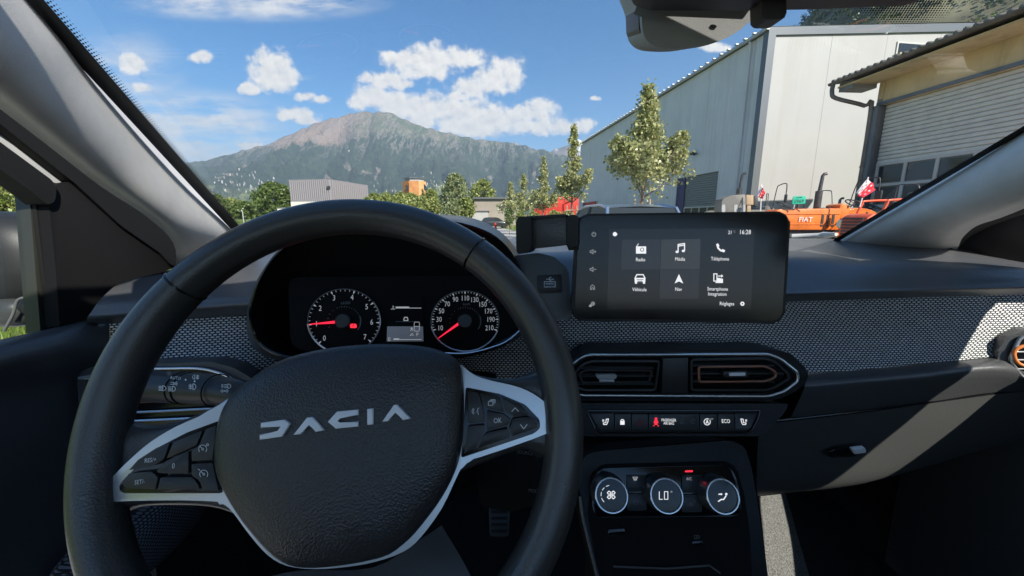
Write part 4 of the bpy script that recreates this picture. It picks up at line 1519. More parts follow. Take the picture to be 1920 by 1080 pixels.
    tube('fuel_cap', [T(0.36, 0.0, z1 - 0.01), T(0.36, 0.0, z1 + 0.035)], 0.045, M_iron, t, 12)
    for sd in (-1, 1):
        tube('hose', catmull([T(1.5, sd * 0.24, 0.86), T(1.2, sd * 0.30, 0.80), T(0.7, sd * 0.30, 0.88), T(0.2, sd * 0.26, 0.78)], False, 4), 0.014, M_dark, t, 6)
        lv_ = tube('lever', [T(-0.35, sd * 0.12, 0.92), T(-0.42, sd * 0.14, 1.36)], 0.009, M_iron, t, 6)
        lbox('grip', T, (-0.425, sd * 0.141, 1.38), (0.035, 0.035, 0.06), M_dark, lv_, 0.01)
        lbox('tail_lamp', T, (-1.3, sd * 0.72, 1.25), (0.06, 0.12, 0.08), M_or2, t, 0.01)
    # side mirrors on bent arms
    for sd, hh in ((-1, 1.95), (1, 2.12)):
        arm = tube('mirror_arm', catmull([T(0.10, sd * 0.24, 1.50), T(0.08, sd * 0.36, hh - 0.08), T(0.06, sd * 0.46, hh), T(0.02, sd * 0.80, hh + 0.02), T(0.0, sd * 0.86, hh - 0.05), T(0.0, sd * 0.87, hh - 0.28)], False, 4), 0.012, M_dark, t, 6)
        lbox('mirror', T, (0.0, sd * 0.88, hh - 0.36), (0.04, 0.16, 0.20), M_dark, arm, 0.02)
    if word:
        for sd in (1, -1):
            e = (T(-1, 0, 0) - T(0, 0, 0)) * sd
            text('bonnet_lettering', word, T(1.05, sd * 0.290, z0 + 0.25), e, Vector((0, 0, 1)), 0.16, M_flagw, h)
    return t, T


def flag(label, base, top, cloth, parent_group):
    """small pole flag, half white half red with stars"""
    t = thing('flag', label, 'flag', base, parent_group)
    tube('pole', [base, top], 0.012, M_flagw, t, 6)
    A, B, C, D = cloth    # quad corners: hoist top, fly top, fly bottom, hoist bottom
    n = 12
    nv = (B - A).cross(D - A).normalized()
    def pt(u, v):
        p = A * (1 - u) * (1 - v) + B * u * (1 - v) + C * u * v + D * (1 - u) * v
        return p + nv * (0.035 * math.sin(u * 9 + v * 3) * (0.3 + u))
    for nm, u0, u1, m, ms in (('white_half', 0, 0.36, M_flagw, M_flagr), ('red_half', 0.36, 1.0, M_flagr, M_flagw)):
        rows = [[pt(u0 + (u1 - u0) * i / n, j / n) for i in range(n + 1)] for j in range(n + 1)]
        o = loft(nm, rows, m, t, True, thick=0.003)
        for (a, b) in ((0.3, 0.16), (0.3, 0.5), (0.3, 0.84), (0.72, 0.32), (0.72, 0.68)):
            for off in (0.006, -0.009):
                V = []
                for k in range(10):
                    rr = 0.11 if k % 2 == 0 else 0.045
                    th = 2 * math.pi * k / 10 + 0.3
                    V.append(pt(u0 + (u1 - u0) * (a + rr * 1.3 * math.cos(th)), b + rr * math.sin(th)) + nv * off)
                mk('star', V, [tuple(range(10))], ms, o)
    return t


def px_loc(px, d):
    return (ray(px, 410).x * d, d, 0)


# orange tractor side on, bonnet towards the road
P = px_loc(1580, 9.3)
tractor('orange tractor side on in front of the white gable, tall exhaust stack', (P[0], P[1], 0), R(176), M_or, M_or, 2.34, 0.50, word='FIAT')
P = px_loc(1442, 10.6)
tractor('grey brown tractor half hidden by the touchscreen, slim exhaust stack', (P[0] + 0.1, P[1], 0), R(160), M_greyt, M_greyt, 2.52, 0.85, hoodm=M_greyt)
P = px_loc(1668, 7.4)
tractor('red orange tractor with tubular grab rails, cut off by the right pillar', (P[0] + 1.10, P[1] + 0.15, 0), R(184), M_or2, M_or2, 1.75, 0.5, guard=True, z1=1.37)
P = px_loc(1575, 11.8)
tractor('green tractor behind the orange tractors, against the workshop corner', (P[0] + 0.7, P[1], 0), R(150), M_greenp, M_greenp, 1.9, 0.6)

# tan crate with rounded cut outs on the grey tractor's carrier
t = thing('tool_box', 'tan and grey tool box with arched cut outs, right of the slim exhaust', 'box', U(1400, 395, 9.9))
fb = Frame(U(1400, 390, 9.9), (-0.15, -1, 0))
pplate('front_panel', fb, rounded([(1352, 398), (1354, 374), (1372, 366), (1398, 364), (1399, 398)], 4), 0.5, M_greyt, t, 0, 0.01)
pplate('side_panel', fb, [(1399.5, 384), (1399.5, 365), (1413, 366), (1413, 384)], 0.5, M_tan, t, 0.0, 0.01)
pplate('corner_post', fb, rounded([(1413.5, 384), (1413.5, 368), (1421, 367), (1421, 388)], 2), 0.45, M_dark, t, 0.0, 0.01)
pplate('leg', fb, [(1401, 399), (1401, 384.5), (1408, 384.5), (1408, 399)], 0.3, M_tan, t, -0.02, 0.005)
for x in (1357, 1380, 1394):
    pplate('cut_out', fb, rounded([(x - 3.5, 398), (x - 3.5, 384), (x + 3, 383), (x + 3, 398)], 3), 0.004, M_whitepanel, t, 0.006)

# green year plate on the orange tractor
t = thing('year_plate', 'sea green plate reading 1969 mounted on the orange tractor', 'sign', U(1498, 388, 9.0))
fp = Frame(U(1498, 375, 9.0), (-0.1, -1, 0.05))
pl = pplate('plate', fp, rounded([(1485, 383), (1488, 368), (1511, 367), (1510, 382)], 2), 0.02, M_signg, t, 0, 0.003)
ptext('number', '1969', fp, 1498, 377.5, 6.2, M_ink, pl, 0.004, sx=1.0, tilt=0.03)
ptext('word', 'JAHR', fp, 1499, 370.3, 2.6, M_ink, pl, 0.004, sx=1.2, tilt=0.03)
tube('bracket', [U(1490, 382, 9.02), U(1488, 391, 9.05)], 0.012, M_flagw, t, 6)
tube('bracket', [U(1507, 382, 9.02), U(1508, 391, 9.05)], 0.012, M_dark, t, 6)

flag('drooping red and white starred flag near the slim exhaust', U(1426, 396, 9.6), U(1428, 344, 9.6),
     (U(1428, 346, 9.58), U(1435, 362, 9.5), U(1430, 374, 9.5), U(1417, 366, 9.62)), 'red and white starred flags')
flag('red and white starred flag waving by the roller door', U(1612, 388, 7.5), U(1628, 332, 7.5),
     (U(1627, 334, 7.5), U(1643, 355, 7.42), U(1615, 372, 7.42), U(1605, 362, 7.5)), 'red and white starred flags')


def car(label, loc, rz, paint, cat='car', scl=1.0, roofz=1.46):
    t = thing('parked_car', label, cat, loc)
    T = Loc(loc, rz)
    def ring(x, hw, zb, zt, r):
        pts = [(-hw * 0.94, zb), (-hw, zb + 0.18), (-hw, zt - r), (-hw + r * 0.6, zt), (0, zt + 0.02), (hw - r * 0.6, zt), (hw, zt - r), (hw, zb + 0.18), (hw * 0.94, zb), (0, zb)]
        return [T(x * scl, y * scl, z) for y, z in pts]
    secs = [(-2.05, 0.70, 0.42, 0.70, 0.1), (-1.98, 0.80, 0.30, 0.88, 0.1), (-1.5, 0.86, 0.24, 0.93, 0.1), (-0.5, 0.87, 0.24, 0.93, 0.08), (0.6, 0.87, 0.24, 0.92, 0.08), (1.2, 0.85, 0.24, 0.90, 0.1), (1.85, 0.78, 0.28, 0.78, 0.12), (2.05, 0.62, 0.40, 0.62, 0.1)]
    rows = [ring(*s) for s in secs]
    rows = [r + [r[0]] for r in rows]
    b = loft('body', rows, paint, t, True)
    for r_, nm in ((rows[0], 'tail_panel'), (rows[-1], 'nose_panel')):
        mk(nm, r_[:-1], [tuple(range(10))], paint, b, True)
    # cabin: pillars in paint, panes set in
    cab = [(-1.72, 0.74, 0.90), (-1.35, 0.62, roofz - 0.06), (-0.9, 0.60, roofz), (0.1, 0.60, roofz), (0.45, 0.62, roofz - 0.06), (1.15, 0.74, 0.90)]
    lft = [T(x * scl, hw * scl, z) for x, hw, z in cab]
    rgt = [T(x * scl, -hw * scl, z) for x, hw, z in cab]
    V = []
    for i in range(len(cab)):
        V += [lft[i], (lft[i] + rgt[i]) / 2 + Vector((0, 0, 0.025)), rgt[i]]
    rf = mk('roof', V, [(3 * i + k, 3 * i + k + 1, 3 * i + k + 4, 3 * i + k + 3) for i in (1, 2, 3) for k in (0, 1)], paint, t, True)
    for i, nm in ((0, 'rear_window'), (4, 'windscreen')):
        mk(nm, [lft[i], lft[i + 1], rgt[i + 1], rgt[i]], [(0, 1, 2, 3)], M_darkglass, t)
    for sd, pts in ((1, lft), (-1, rgt)):
        mk('side_window', pts, [tuple(range(6))], M_darkglass, t)
        for (a, c) in ((0, 1), (4, 5)):
            tube('pillar', [pts[a], pts[c]], 0.03, paint, t, 6)
        tube('roof_rail', [pts[1], pts[2], pts[3], pts[4]], 0.025, paint, t, 6)
        lowx = T(-0.3 * scl, sd * 0.74 * scl, 0.92); upx = T(-0.3 * scl, sd * 0.61 * scl, roofz - 0.02)
        tube('pillar', [lowx, upx], 0.03, M_dark, t, 6)
        for x in (-1.3, 1.28):
            wheel(T, x * scl, sd * 0.78 * scl, 0.31, 0.20, M_silver, t, 0)
        lbox('headlight', T, (1.93 * scl, sd * 0.56 * scl, 0.66), (0.14, 0.26, 0.12), M_chrome, t, 0.03)
        lbox('tail_light', T, (-2.0 * scl, sd * 0.66 * scl, 0.78), (0.10, 0.2, 0.2), M_redbox, t, 0.03)
    return t


M_carblue = mat('pale blue car paint', (0.16, 0.23, 0.34), 0.3, 0.3, coat=0.6)
M_cardark = mat('dark car paint', (0.03, 0.035, 0.04), 0.3, 0.3, coat=0.6)
car('pale blue car seen just above the touchscreen', (2.15, 8.0, 0), R(95), M_carblue, roofz=1.50)
P = px_loc(927, 52)
car('dark car parked before the low beige building', (P[0], 52, 0), R(10), M_cardark, roofz=1.42)

# red hydrant-like post on the verge
p = U(929, 416, 40)
t = thing('verge_bollard', 'small rusty bollard on the verge by the road', 'bollard', (p.x, 40, 0))
revolve('post', Frame((p.x, 40, 0), (0, 0, 1), (0, 1, 0)), [(0.14, 0), (0.12, 0.55), (0.15, 0.6), (0.13, 0.75), (0.05, 0.82)], M_redbox, t, 12)
# ================================================================== THE CAR WE SIT IN
CC = Vector((0.2, 0.55, 0))


def rowU(pts, k=6):
    return catmull([U(*p) for p in pts], False, k)


# ------------------------------------------------------------------ dashboard
dash = thing('dashboard', 'black grained dashboard with a strip of woven black and white fabric', 'dashboard', (0.2, 0.6, 0.95))
rowA = [(318, 508, .63), (480, 458, .86), (700, 448, .98), (950, 447, 1.02), (1200, 447, 1.02), (1480, 447, 1.03), (1590, 450, 1.01), (1770, 464, .90), (1918, 492, .80), (2100, 520, .68)]
rowA2 = [(262, 520, .60), (455, 480, .75), (690, 462, .82), (950, 460, .84), (1200, 460, .84), (1480, 463, .86), (1595, 466, .85), (1745, 477, .80), (1910, 495, .73), (2100, 516, .64)]
rowB = [(222, 533, .575), (440, 500, .66), (690, 478, .70), (950, 478, .70), (1200, 478, .70), (1481, 481, .70), (1600, 487, .69), (1722, 493, .67), (1902, 501, .64), (2100, 515, .61)]
rowB2 = [(203, 547, .55), (450, 522, .61), (690, 505, .635), (950, 505, .645), (1200, 508, .645), (1478, 510, .65), (1600, 512, .64), (1722, 513, .635), (1897, 515, .62), (2100, 520, .60)]
rowC = [(185, 565, .53), (460, 550, .57), (690, 540, .59), (950, 540, .60), (1200, 545, .61), (1474, 543, .615), (1600, 540, .615), (1722, 537, .615), (1893, 530, .61), (2100, 525, .59)]
rowD = [(163, 597, .515), (467, 573, .56), (690, 565, .58), (950, 560, .59), (1200, 560, .60), (1474, 553, .607), (1600, 549, .607), (1722, 546, .607), (1893, 541, .605), (2100, 535, .585)]
rowE = [(165, 609, .53), (467, 590, .58), (690, 582, .60), (950, 580, .615), (1200, 572, .62), (1474, 566, .63), (1600, 562, .63), (1722, 558, .63), (1893, 553, .625), (2100, 546, .605)]
rows = [rowU(r) for r in (rowA, rowA2, rowB, rowB2, rowC)]
rows += [[a * 0.45 + b * 0.55 + (b - CAM).normalized() * -0.003 for a, b in zip(rowU(rowC), rowU(rowD))], rowU(rowD), rowU(rowE)]
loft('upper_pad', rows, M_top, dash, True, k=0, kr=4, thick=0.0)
# woven strip
f1 = [(140, 606, .54), (467, 588, .59), (690, 582, .70), (950, 578, .64), (1200, 570, .63), (1474, 565, .638), (1722, 557, .638), (1893, 552, .633), (2100, 546, .612)]
f2 = [(138, 650, .535), (467, 640, .58), (690, 650, .70), (950, 645, .62), (1200, 645, .612), (1500, 634, .622), (1722, 622, .625), (1880, 612, .622), (2100, 600, .602)]
f3 = [(136, 705, .52), (467, 695, .565), (690, 715, .68), (950, 710, .60), (1200, 710, .59), (1518, 700, .595), (1722, 683, .60), (1867, 669, .603), (2100, 655, .585)]
loft('fabric_strip', [rowU(f1, 8), rowU(f2, 8), rowU(f3, 8)], M_weave, dash, True, kr=4, uv=True)
# ledge and lower face on the passenger side
l1 = [(1490, 702, .597), (1600, 693, .60), (1722, 683, .603), (1867, 668, .607), (1960, 662, .60), (2100, 655, .59)]
l2 = [(1505, 713, .575), (1600, 705, .58), (1722, 695, .583), (1862, 680, .587), (1960, 690, .585), (2100, 690, .575)]
l3 = [(1508, 728, .565), (1600, 720, .57), (1722, 711, .573), (1862, 697, .577), (1960, 712, .578), (2100, 712, .57)]
l4 = [(1480, 788, .565), (1600, 772, .575), (1740, 754, .585), (1862, 736, .59), (1960, 736, .59), (2100, 732, .585)]
loft('lower_panel', [rowU(r) for r in (l1, l2, l3, l4)], M_pad, dash, True, kr=3)
# glove box with its catch
g1 = [(1424, 796, .562), (1600, 776, .572), (1740, 757, .582), (1862, 740, .588), (1990, 728, .588)]
g2 = [(1420, 850, .570), (1600, 830, .582), (1740, 812, .59), (1862, 790, .595), (1990, 775, .595)]
g3 = [(1418, 918, .585), (1600, 900, .597), (1720, 872, .607), (1862, 832, .61), (1990, 800, .61)]
g4 = [(1418, 930, .61), (1600, 910, .625), (1720, 880, .635), (1862, 838, .64), (1990, 806, .64)]
g5 = [(1418, 930, .90), (1600, 910, .95), (1720, 880, .95), (1862, 838, .95), (1990, 806, .95)]
gb = loft('glove_box', [rowU(r) for r in (g1, g2, g3, g4)], M_lower, dash, True, kr=4)
loft('underside', [rowU(g4), rowU(g5)], M_void, dash, True)
fg = frame3(U(1580, 850, .578), U(1660, 842, .581), U(1600, 880, .586))
pplate('catch_recess', fg, rounded([(1548, 850), (1570, 842), (1624, 838), (1626, 846), (1600, 856), (1555, 858)], 4), 0.004, M_gloss, gb, 0.006, 0.002)
pplate('catch', fg, rounded([(1598, 843), (1623, 840), (1624, 849), (1602, 852)], 2), 0.006, M_letter, gb, 0.011, 0.001)
tube('seam', [U(1424, 793, .559), U(1465, 788, .559), U(1600, 773, .569), U(1740, 755, .579), U(1862, 738, .585)], 0.0012, M_gloss, dash, 5)

# dash pod behind the touchscreen, with the usb socket
fu = Frame(U(1030, 532, .53), (-0.12, -0.96, 0.2))
pod = pplate('dash_pod', fu, rounded([(960, 480), (1010, 474), (1040, 482), (1066, 505), (1072, 600), (960, 600)], 6), 0.14, M_pad, dash, 0, 0.006, 3)
us = pplate('usb_panel', fu, rounded([(1006, 516), (1053, 514), (1055, 549), (1008, 551)], 4), 0.004, M_button, pod, 0.003, 0.001)
pplate('usb_port', fu, rounded([(1020, 529), (1041, 528), (1041, 537), (1020, 538)], 1.5), 0.002, M_gloss, us, 0.0045)
icon('port_outline', fu, 1030.5, 533, 10, [[(-1.0, 0.5), (1.05, 0.5), (1.05, -0.5), (-1.0, -0.5), (-1.0, 0.5)], [(-.7, .1), (.7, .1)]], [], M_white, us, 0.0052, 0.13)
icon('usb_symbol', fu, 1030.5, 523.5, 6, [[(-1, 0), (1, 0)], [(-.3, 0), (.1, .6), (.5, .6)], [(-.1, 0), (.2, -.5), (.5, -.5)]], [[(1, .25), (1.4, 0), (1, -.25)]], M_white, us, 0.0042, 0.18)

# ------------------------------------------------------------------ centre vents
PV = Frame(U(1290, 703, .53), (-0.05, -0.98, 0.12))
cv = thing('centre_vents', 'pair of centre air vents in one silver edged black bezel', 'air vent', U(1290, 750, .55))
outer = [(1060, 690), (1085, 664), (1110, 655), (1450, 655), (1480, 662), (1515, 693), (1516, 714), (1490, 735), (1462, 748), (1440, 752), (1060, 752)]
pplate('bezel', PV, rounded(outer, 6), 0.05, M_console, cv, 0.0, 0.003, 3)
ring = rounded([(1066, 690), (1088, 671), (1104, 665), (1440, 664), (1462, 672), (1496, 699), (1496, 714), (1470, 734), (1440, 743), (1090, 741), (1070, 735)], 8, 4)
tube('silver_edge', [PV.on(x, y, 0.004) for x, y in ring], 0.0022, M_chrome, cv, 8, True)
inn = rounded([(1072, 694), (1092, 676), (1106, 670), (1438, 669), (1458, 677), (1489, 701), (1489, 712), (1466, 729), (1438, 737), (1092, 736), (1074, 731)], 8, 4)
pplate('black_face', PV, inn, 0.004, M_gloss, cv, 0.003)
pplate('centre_block', PV, [(1243, 672), (1291, 671), (1290, 737), (1241, 737)], 0.012, M_button, cv, 0.010, 0.002)
for nm, pts, m in (('vent_frame', [(1296, 674), (1436, 672), (1453, 679), (1478, 702), (1478, 710), (1450, 727), (1436, 731), (1296, 731)], M_button),
                   ('vent_frame', [(1080, 696), (1094, 682), (1110, 677), (1236, 677), (1228, 731), (1094, 731), (1080, 724)], M_button)):
    tube(nm, [PV.on(x, y, 0.006) for x, y in rounded(pts, 6)], 0.0022, m, cv, 6, True)
for k, y in enumerate((686, 701, 716)):
    pplate('slat', PV, [(1300, y - 1.5), (1470 if k == 1 else 1452, y - 1.5), (1470 if k == 1 else 1452, y + 1.5), (1300, y + 1.5)], 0.014, M_button, cv, 0.0085, 0.0005)
    pplate('slat', PV, [(1084, y + 3.5), (1226, y + 3.5), (1226, y + 6.0), (1084, y + 6.0)], 0.014, M_button, cv, 0.0085, 0.0005)
tube('copper_ring', [PV.on(x, y, 0.011) for x, y in rounded([(1310, 688), (1432, 687), (1447, 693), (1454, 699), (1454, 706), (1446, 711), (1432, 715), (1311, 716)], 4)], 0.0021, M_copper, cv, 8, True)
tube('copper_ring', [PV.on(x, y, 0.011) for x, y in rounded([(1086, 700), (1098, 694), (1222, 695), (1217, 716), (1092, 717)], 4)], 0.0018, M_button, cv, 8, True)
tabb = pplate('slider', PV, rounded([(1355, 697), (1402, 695), (1404, 707), (1357, 708)], 4), 0.008, M_button, cv, 0.014, 0.002)
pplate('chrome_tip', PV, rounded([(1368, 699.5), (1398, 699), (1398, 704.5), (1368, 705)], 1), 0.003, M_letter, tabb, 0.0165, 0.0006)
tabb = pplate('slider', PV, rounded([(1116, 702), (1156, 702), (1157, 709), (1150, 712), (1122, 712)], 3), 0.008, M_grey, cv, 0.014, 0.002)
pplate('chrome_tip', PV, rounded([(1124, 713), (1152, 713), (1152, 716.5), (1124, 716.5)], 1), 0.003, M_silver, tabb, 0.0165, 0.0006)

# ------------------------------------------------------------------ switch row
PB = Frame(U(1270, 795, .505), (-0.04, -0.93, 0.34))
sb = thing('switch_row', 'row of eight black switches under the centre vents', 'switch panel', U(1270, 825, .52))
pplate('housing', PB, rounded([(1070, 756), (1480, 757), (1470, 775), (1440, 808), (1425, 818), (1080, 818), (1066, 800)], 6), 0.05, M_console, sb, 0.0, 0.003, 3)
tube('recess_edge', [PB.on(x, y, 0.002) for x, y in rounded([(1101, 770), (1425, 769), (1421, 785), (1410, 806), (1402, 811), (1128, 812), (1116, 804)], 4)], 0.0012, M_gloss, sb, 6, True)
xs = [1118, 1152, 1184, 1216, 1312, 1346, 1378, 1411]
for i in range(len(xs) - 1):
    a, b = xs[i] + 0.7, xs[i + 1] - 0.7
    pts = [(a, 776), (b, 776), (b, 805), (a, 805)]
    if i == 0: pts = [(1106, 775), (b, 775), (b, 805), (1124, 805)]
    if i == 6: pts = [(a, 775), (1420, 775), (1408, 802), (1402, 805), (a, 805)]
    o = pplate('switch', PB, rounded(pts, 1.5, 2), 0.004, M_button, sb, 0.006, 0.001)
    if i == 0:
        icon('seat_heater_symbol', PB, 1136, 791, 7, [[(.7, .8), (.5, -.1), (.2, -.7), (-.6, -.7), (-.7, -.3), (0, -.2), (.1, .7), (.7, .8)], [(-.9, .5), (-.5, .5)], [(-.9, .2), (-.5, .2)]], [], M_lit, o, 0.0066, 0.2)
    elif i == 1:
        icon('padlock_symbol', PB, 1167, 790.5, 6.5, [arc(0, .15, .45, 0, 180, 8)], [[(-.62, .2), (.62, .2), (.62, -.9), (-.62, -.9)]], M_lit, o, 0.0066, 0.22)
    elif i == 2:
        icon('hazard_symbol', PB, 1200, 791, 9, [[(-.9, -.7), (.9, -.7), (0, .85), (-.9, -.7)], [(-.4, -.42), (.4, -.42), (0, .28), (-.4, -.42)]], [], M_reddim, o, 0.0066, 0.13)
    elif i == 3:
        icon('seat_belt_warning', PB, 1230, 791, 9, [], [arc(0, .62, .3, 0, 360, 10)[:-1], [(-.35, .3), (.35, .3), (.55, -.3), (.3, -.1), (.32, -.6), (-.32, -.6), (-.3, -.1), (-.55, -.3)], [(-.7, -.8), (-.3, -.65), (-.35, -.95)], [(.7, -.8), (.3, -.65), (.35, -.95)]], M_red, o, 0.0066)
        ptext('lettering', 'PASSENGER', PB, 1254, 788, 5.2, M_lit, o, 0.0066, sx=0.72)
        ptext('lettering', 'AIR BAG', PB, 1254, 794, 5.2, M_lit, o, 0.0066, sx=0.72)
        for x in (1279, 1299):
            icon('unlit_symbol', PB, x, 790, 6, [arc(0, 0, .7, 20, 330, 10), [(-.5, -.6), (.4, .5)]], [], M_greyp, o, 0.0066, 0.18)
    elif i == 4:
        icon('stop_start_symbol', PB, 1326, 791, 6.5, [arc(0, 0, .9, 60, 390, 14), [(-.35, -.5), (0, .5), (.35, -.5)], [(-.2, -.15), (.2, -.15)]], [], M_lit, o, 0.0066, 0.2)
        ptext('lettering', 'OFF', PB, 1334, 786, 3.2, M_litdim, o, 0.0066, sx=0.9)
    elif i == 5:
        ptext('lettering', 'ECO', PB, 1361, 790, 7, M_lit, o, 0.0066, sx=0.8)
    elif i == 6:
        icon('seat_heater_symbol', PB, 1394, 791, 7, [[(-.7, .8), (-.5, -.1), (-.2, -.7), (.6, -.7), (.7, -.3), (0, -.2), (-.1, .7), (-.7, .8)], [(.5, .5), (.9, .5)], [(.5, .2), (.9, .2)]], [], M_lit, o, 0.0066, 0.2)

# ------------------------------------------------------------------ climate panel and console
PC = Frame(U(1250, 930, .475), (-0.03, -0.88, 0.46))
cs = thing('centre_console', 'black centre console surround running down under the switches', 'console', U(1260, 1080, .50))
ring_o = [(1088, 868), (1100, 852), (1120, 846), (1360, 826), (1384, 828), (1398, 842), (1410, 880), (1422, 950), (1440, 1090), (1445, 1160), (1118, 1160), (1118, 1080), (1092, 965), (1086, 900)]
pplate('surround', PC, rounded(ring_o, 8), 0.10, M_console, cs, -0.004, 0.006, 3)
pplate('black_panel', PC, rounded([(1108, 890), (1130, 872), (1366, 866), (1382, 880), (1396, 930), (1406, 1000), (1414, 1160), (1128, 1160), (1126, 1090), (1104, 970)], 8), 0.01, M_void, cs, 0.0, 0.002)
tube('edge_trim', [PC.on(x, y, 0.002) for x, y in [(1088, 930), (1092, 965), (1105, 1020), (1120, 1080), (1124, 1120)]], 0.003, M_pad, cs, 8)
tube('edge_trim', [PC.on(x, y, -0.001) for x, y in [(1398, 985), (1404, 1040), (1408, 1100)]], 0.001, M_grey, cs, 6)
pplate('tray_slot', PC, rounded([(1140, 993), (1172, 991), (1172, 1002), (1140, 1004)], 2), 0.003, M_gloss, cs, 0.003, 0.001)
icon('battery_symbol', PC, 1307, 1007, 6, [[(-.8, .5), (.4, .5), (.9, 0), (.4, -.5), (-.8, -.5), (-.8, .5)], [(0, .3), (-.2, 0), (.1, 0), (-.1, -.3)]], [], M_greyp, cs, 0.001, 0.16)
pplate('usb_slot', PC, rounded([(1298, 1015), (1318, 1014), (1318, 1022), (1298, 1023)], 1.5), 0.002, M_gloss, cs, 0.0025, 0.0005)
tube('tray_rim', [PC.on(x, y, 0.002) for x, y in [(1150, 1062), (1250, 1066), (1330, 1060), (1350, 1075)]], 0.0015, M_pad, cs, 6)
# side skirt of the console reaching down to the tunnel
loft('side_skirt', [[U(1408, 850, .50), U(1412, 880, .50), U(1424, 950, .49), U(1441, 1090, .455), U(1448, 1160, .44)],
                    [U(1404, 850, .60), U(1408, 880, .62), U(1418, 950, .64), U(1434, 1090, .60), U(1440, 1160, .58)]], M_void, cs, True, k=3)

cl = thing('climate_panel', 'climate control panel with three silver ringed rotary knobs', 'climate control', U(1250, 975, .47))
pplate('panel', PC, rounded([(1112, 892), (1130, 878), (1362, 872), (1378, 886), (1388, 930), (1390, 962), (1376, 968), (1118, 970), (1110, 950)], 10), 0.004, M_gloss, cl, 0.0035, 0.001)
for (x0, x1, y0, y1) in ((1176, 1212, 891, 922), (1176, 1212, 926, 957), (1279, 1316, 891, 924), (1279, 1316, 928, 960)):
    pplate('button', PC, rounded([(x0, y0), (x1, y0), (x1, y1), (x0, y1)], 2), 0.003, M_button, cl, 0.006, 0.0008)
icon('front_defrost_symbol', PC, 1191, 897, 5, [[(-.9, .5), (.9, .5), (.5, -.4), (-.5, -.4), (-.9, .5)], [(-.4, .2), (-.4, -.8)], [(0, .2), (0, -.8)], [(.4, .2), (.4, -.8)]], [], M_litdim, cl, 0.0066, 0.22)
icon('rear_defrost_symbol', PC, 1192, 943, 5, [[(-.8, .6), (.8, .6), (.8, -.4), (-.8, -.4), (-.8, .6)], [(-.4, .2), (-.4, -.8)], [(.4, .2), (.4, -.8)]], [], M_greyp, cl, 0.0066, 0.22)
icon('recirculation_symbol', PC, 1294, 946, 6, [[(-.9, -.3), (-.5, .2), (0, .5), (.6, .3), (.9, -.3), (-.9, -.3)], [(-.2, .1), (.5, .1)]], [], M_greyp, cl, 0.0066, 0.2)
ptext('lettering', 'A/C', PC, 1292, 898, 5.5, M_litdim, cl, 0.0066, sx=0.85)
pplate('indicator', PC, rounded([(1285, 882.5), (1299, 882), (1299, 885), (1285, 885.5)], 0.8), 0.001, M_red, cl, 0.0066)
M_kn = mat('brushed knob metal', (0.40, 0.41, 0.42), 0.32, 0.95, rvar=0.08)
for i, (x, y) in enumerate(((1146, 928), (1249, 929), (1354, 930))):
    c = PC.on(x, y, 0.028)
    base = c - PC.n * 0.028
    rr = (PC.on(x + 31, y, 0.028) - c).length
    fk = Frame(base, PC.n)
    k = revolve('knob', fk, [(rr * 1.10, 0.004), (rr * 1.10, 0.010), (rr * 1.06, 0.012), (rr * 1.02, 0.027), (rr * 0.98, 0.0295), (rr * 0.90, 0.030), (rr * 0.885, 0.0285)], M_kn, cl, 48)
    revolve('knob_face', fk, [(rr * 0.885, 0.0287), (rr * 0.2, 0.0292), (0.0002, 0.0292)], M_gloss, k, 48)
    tube('bright_ring', [fk.pt(rr * 0.955 * math.cos(2 * math.pi * q / 48), rr * 0.955 * math.sin(2 * math.pi * q / 48), 0.0298) for q in range(48)], 0.0011, M_chrome, k, 6, True)
    if i == 0:
        st = []
        for a in (45, 135, 225, 315):
            st.append([(0.15 * math.cos(R(a)), 0.15 * math.sin(R(a)))] + [(0.8 * math.cos(R(a + d_)) * q_, 0.8 * math.sin(R(a + d_)) * q_) for d_, q_ in ((-28, .75), (-14, 1.05), (14, 1.05), (28, .75))] + [(0.15 * math.cos(R(a)), 0.15 * math.sin(R(a)))])
        icon('fan_symbol', PC, x, y, 10, st, [], M_lit, k, 0.0294, 0.16)
        icon('fan_scale', PC, x - 1, y, 18, [arc(0, 0, 1, 100, 118, 3), arc(0, 0, 1, 132, 150, 3), arc(0, 0, 1, 164, 186, 3), arc(0, 0, 1, 200, 226, 3)], [], M_lit, k, 0.0294, 0.06)
    elif i == 1:
        icon('temperature_reading', PC, x - 4, y, 8, [[(-1.1, .9), (-1.1, -.9), (-.35, -.9)], [(.1, .9), (.9, .9), (.9, -.9), (.1, -.9), (.1, .9)]], [], M_lit, k, 0.0294, 0.16)
        ptext('lettering', 'AUTO', PC, x, y + 13, 4, M_greyp, k, 0.0294, sx=0.9)
        icon('degree_mark', PC, x + 10, y - 7, 2, [arc(0, 0, .7, 0, 360, 8)], [], M_litdim, k, 0.0294, 0.4)
    else:
        icon('airflow_symbol', PC, x + 1, y + 2, 9, [[(-.9, -.9), (-.3, -.5), (.2, -.5), (.7, .25)], [(-.8, .6), (-.3, .6)]], [arc(.75, .62, .26, 0, 360, 10)[:-1], [(-.35, .85), (0, .6), (-.35, .35)]], M_lit, k, 0.0294, 0.24)

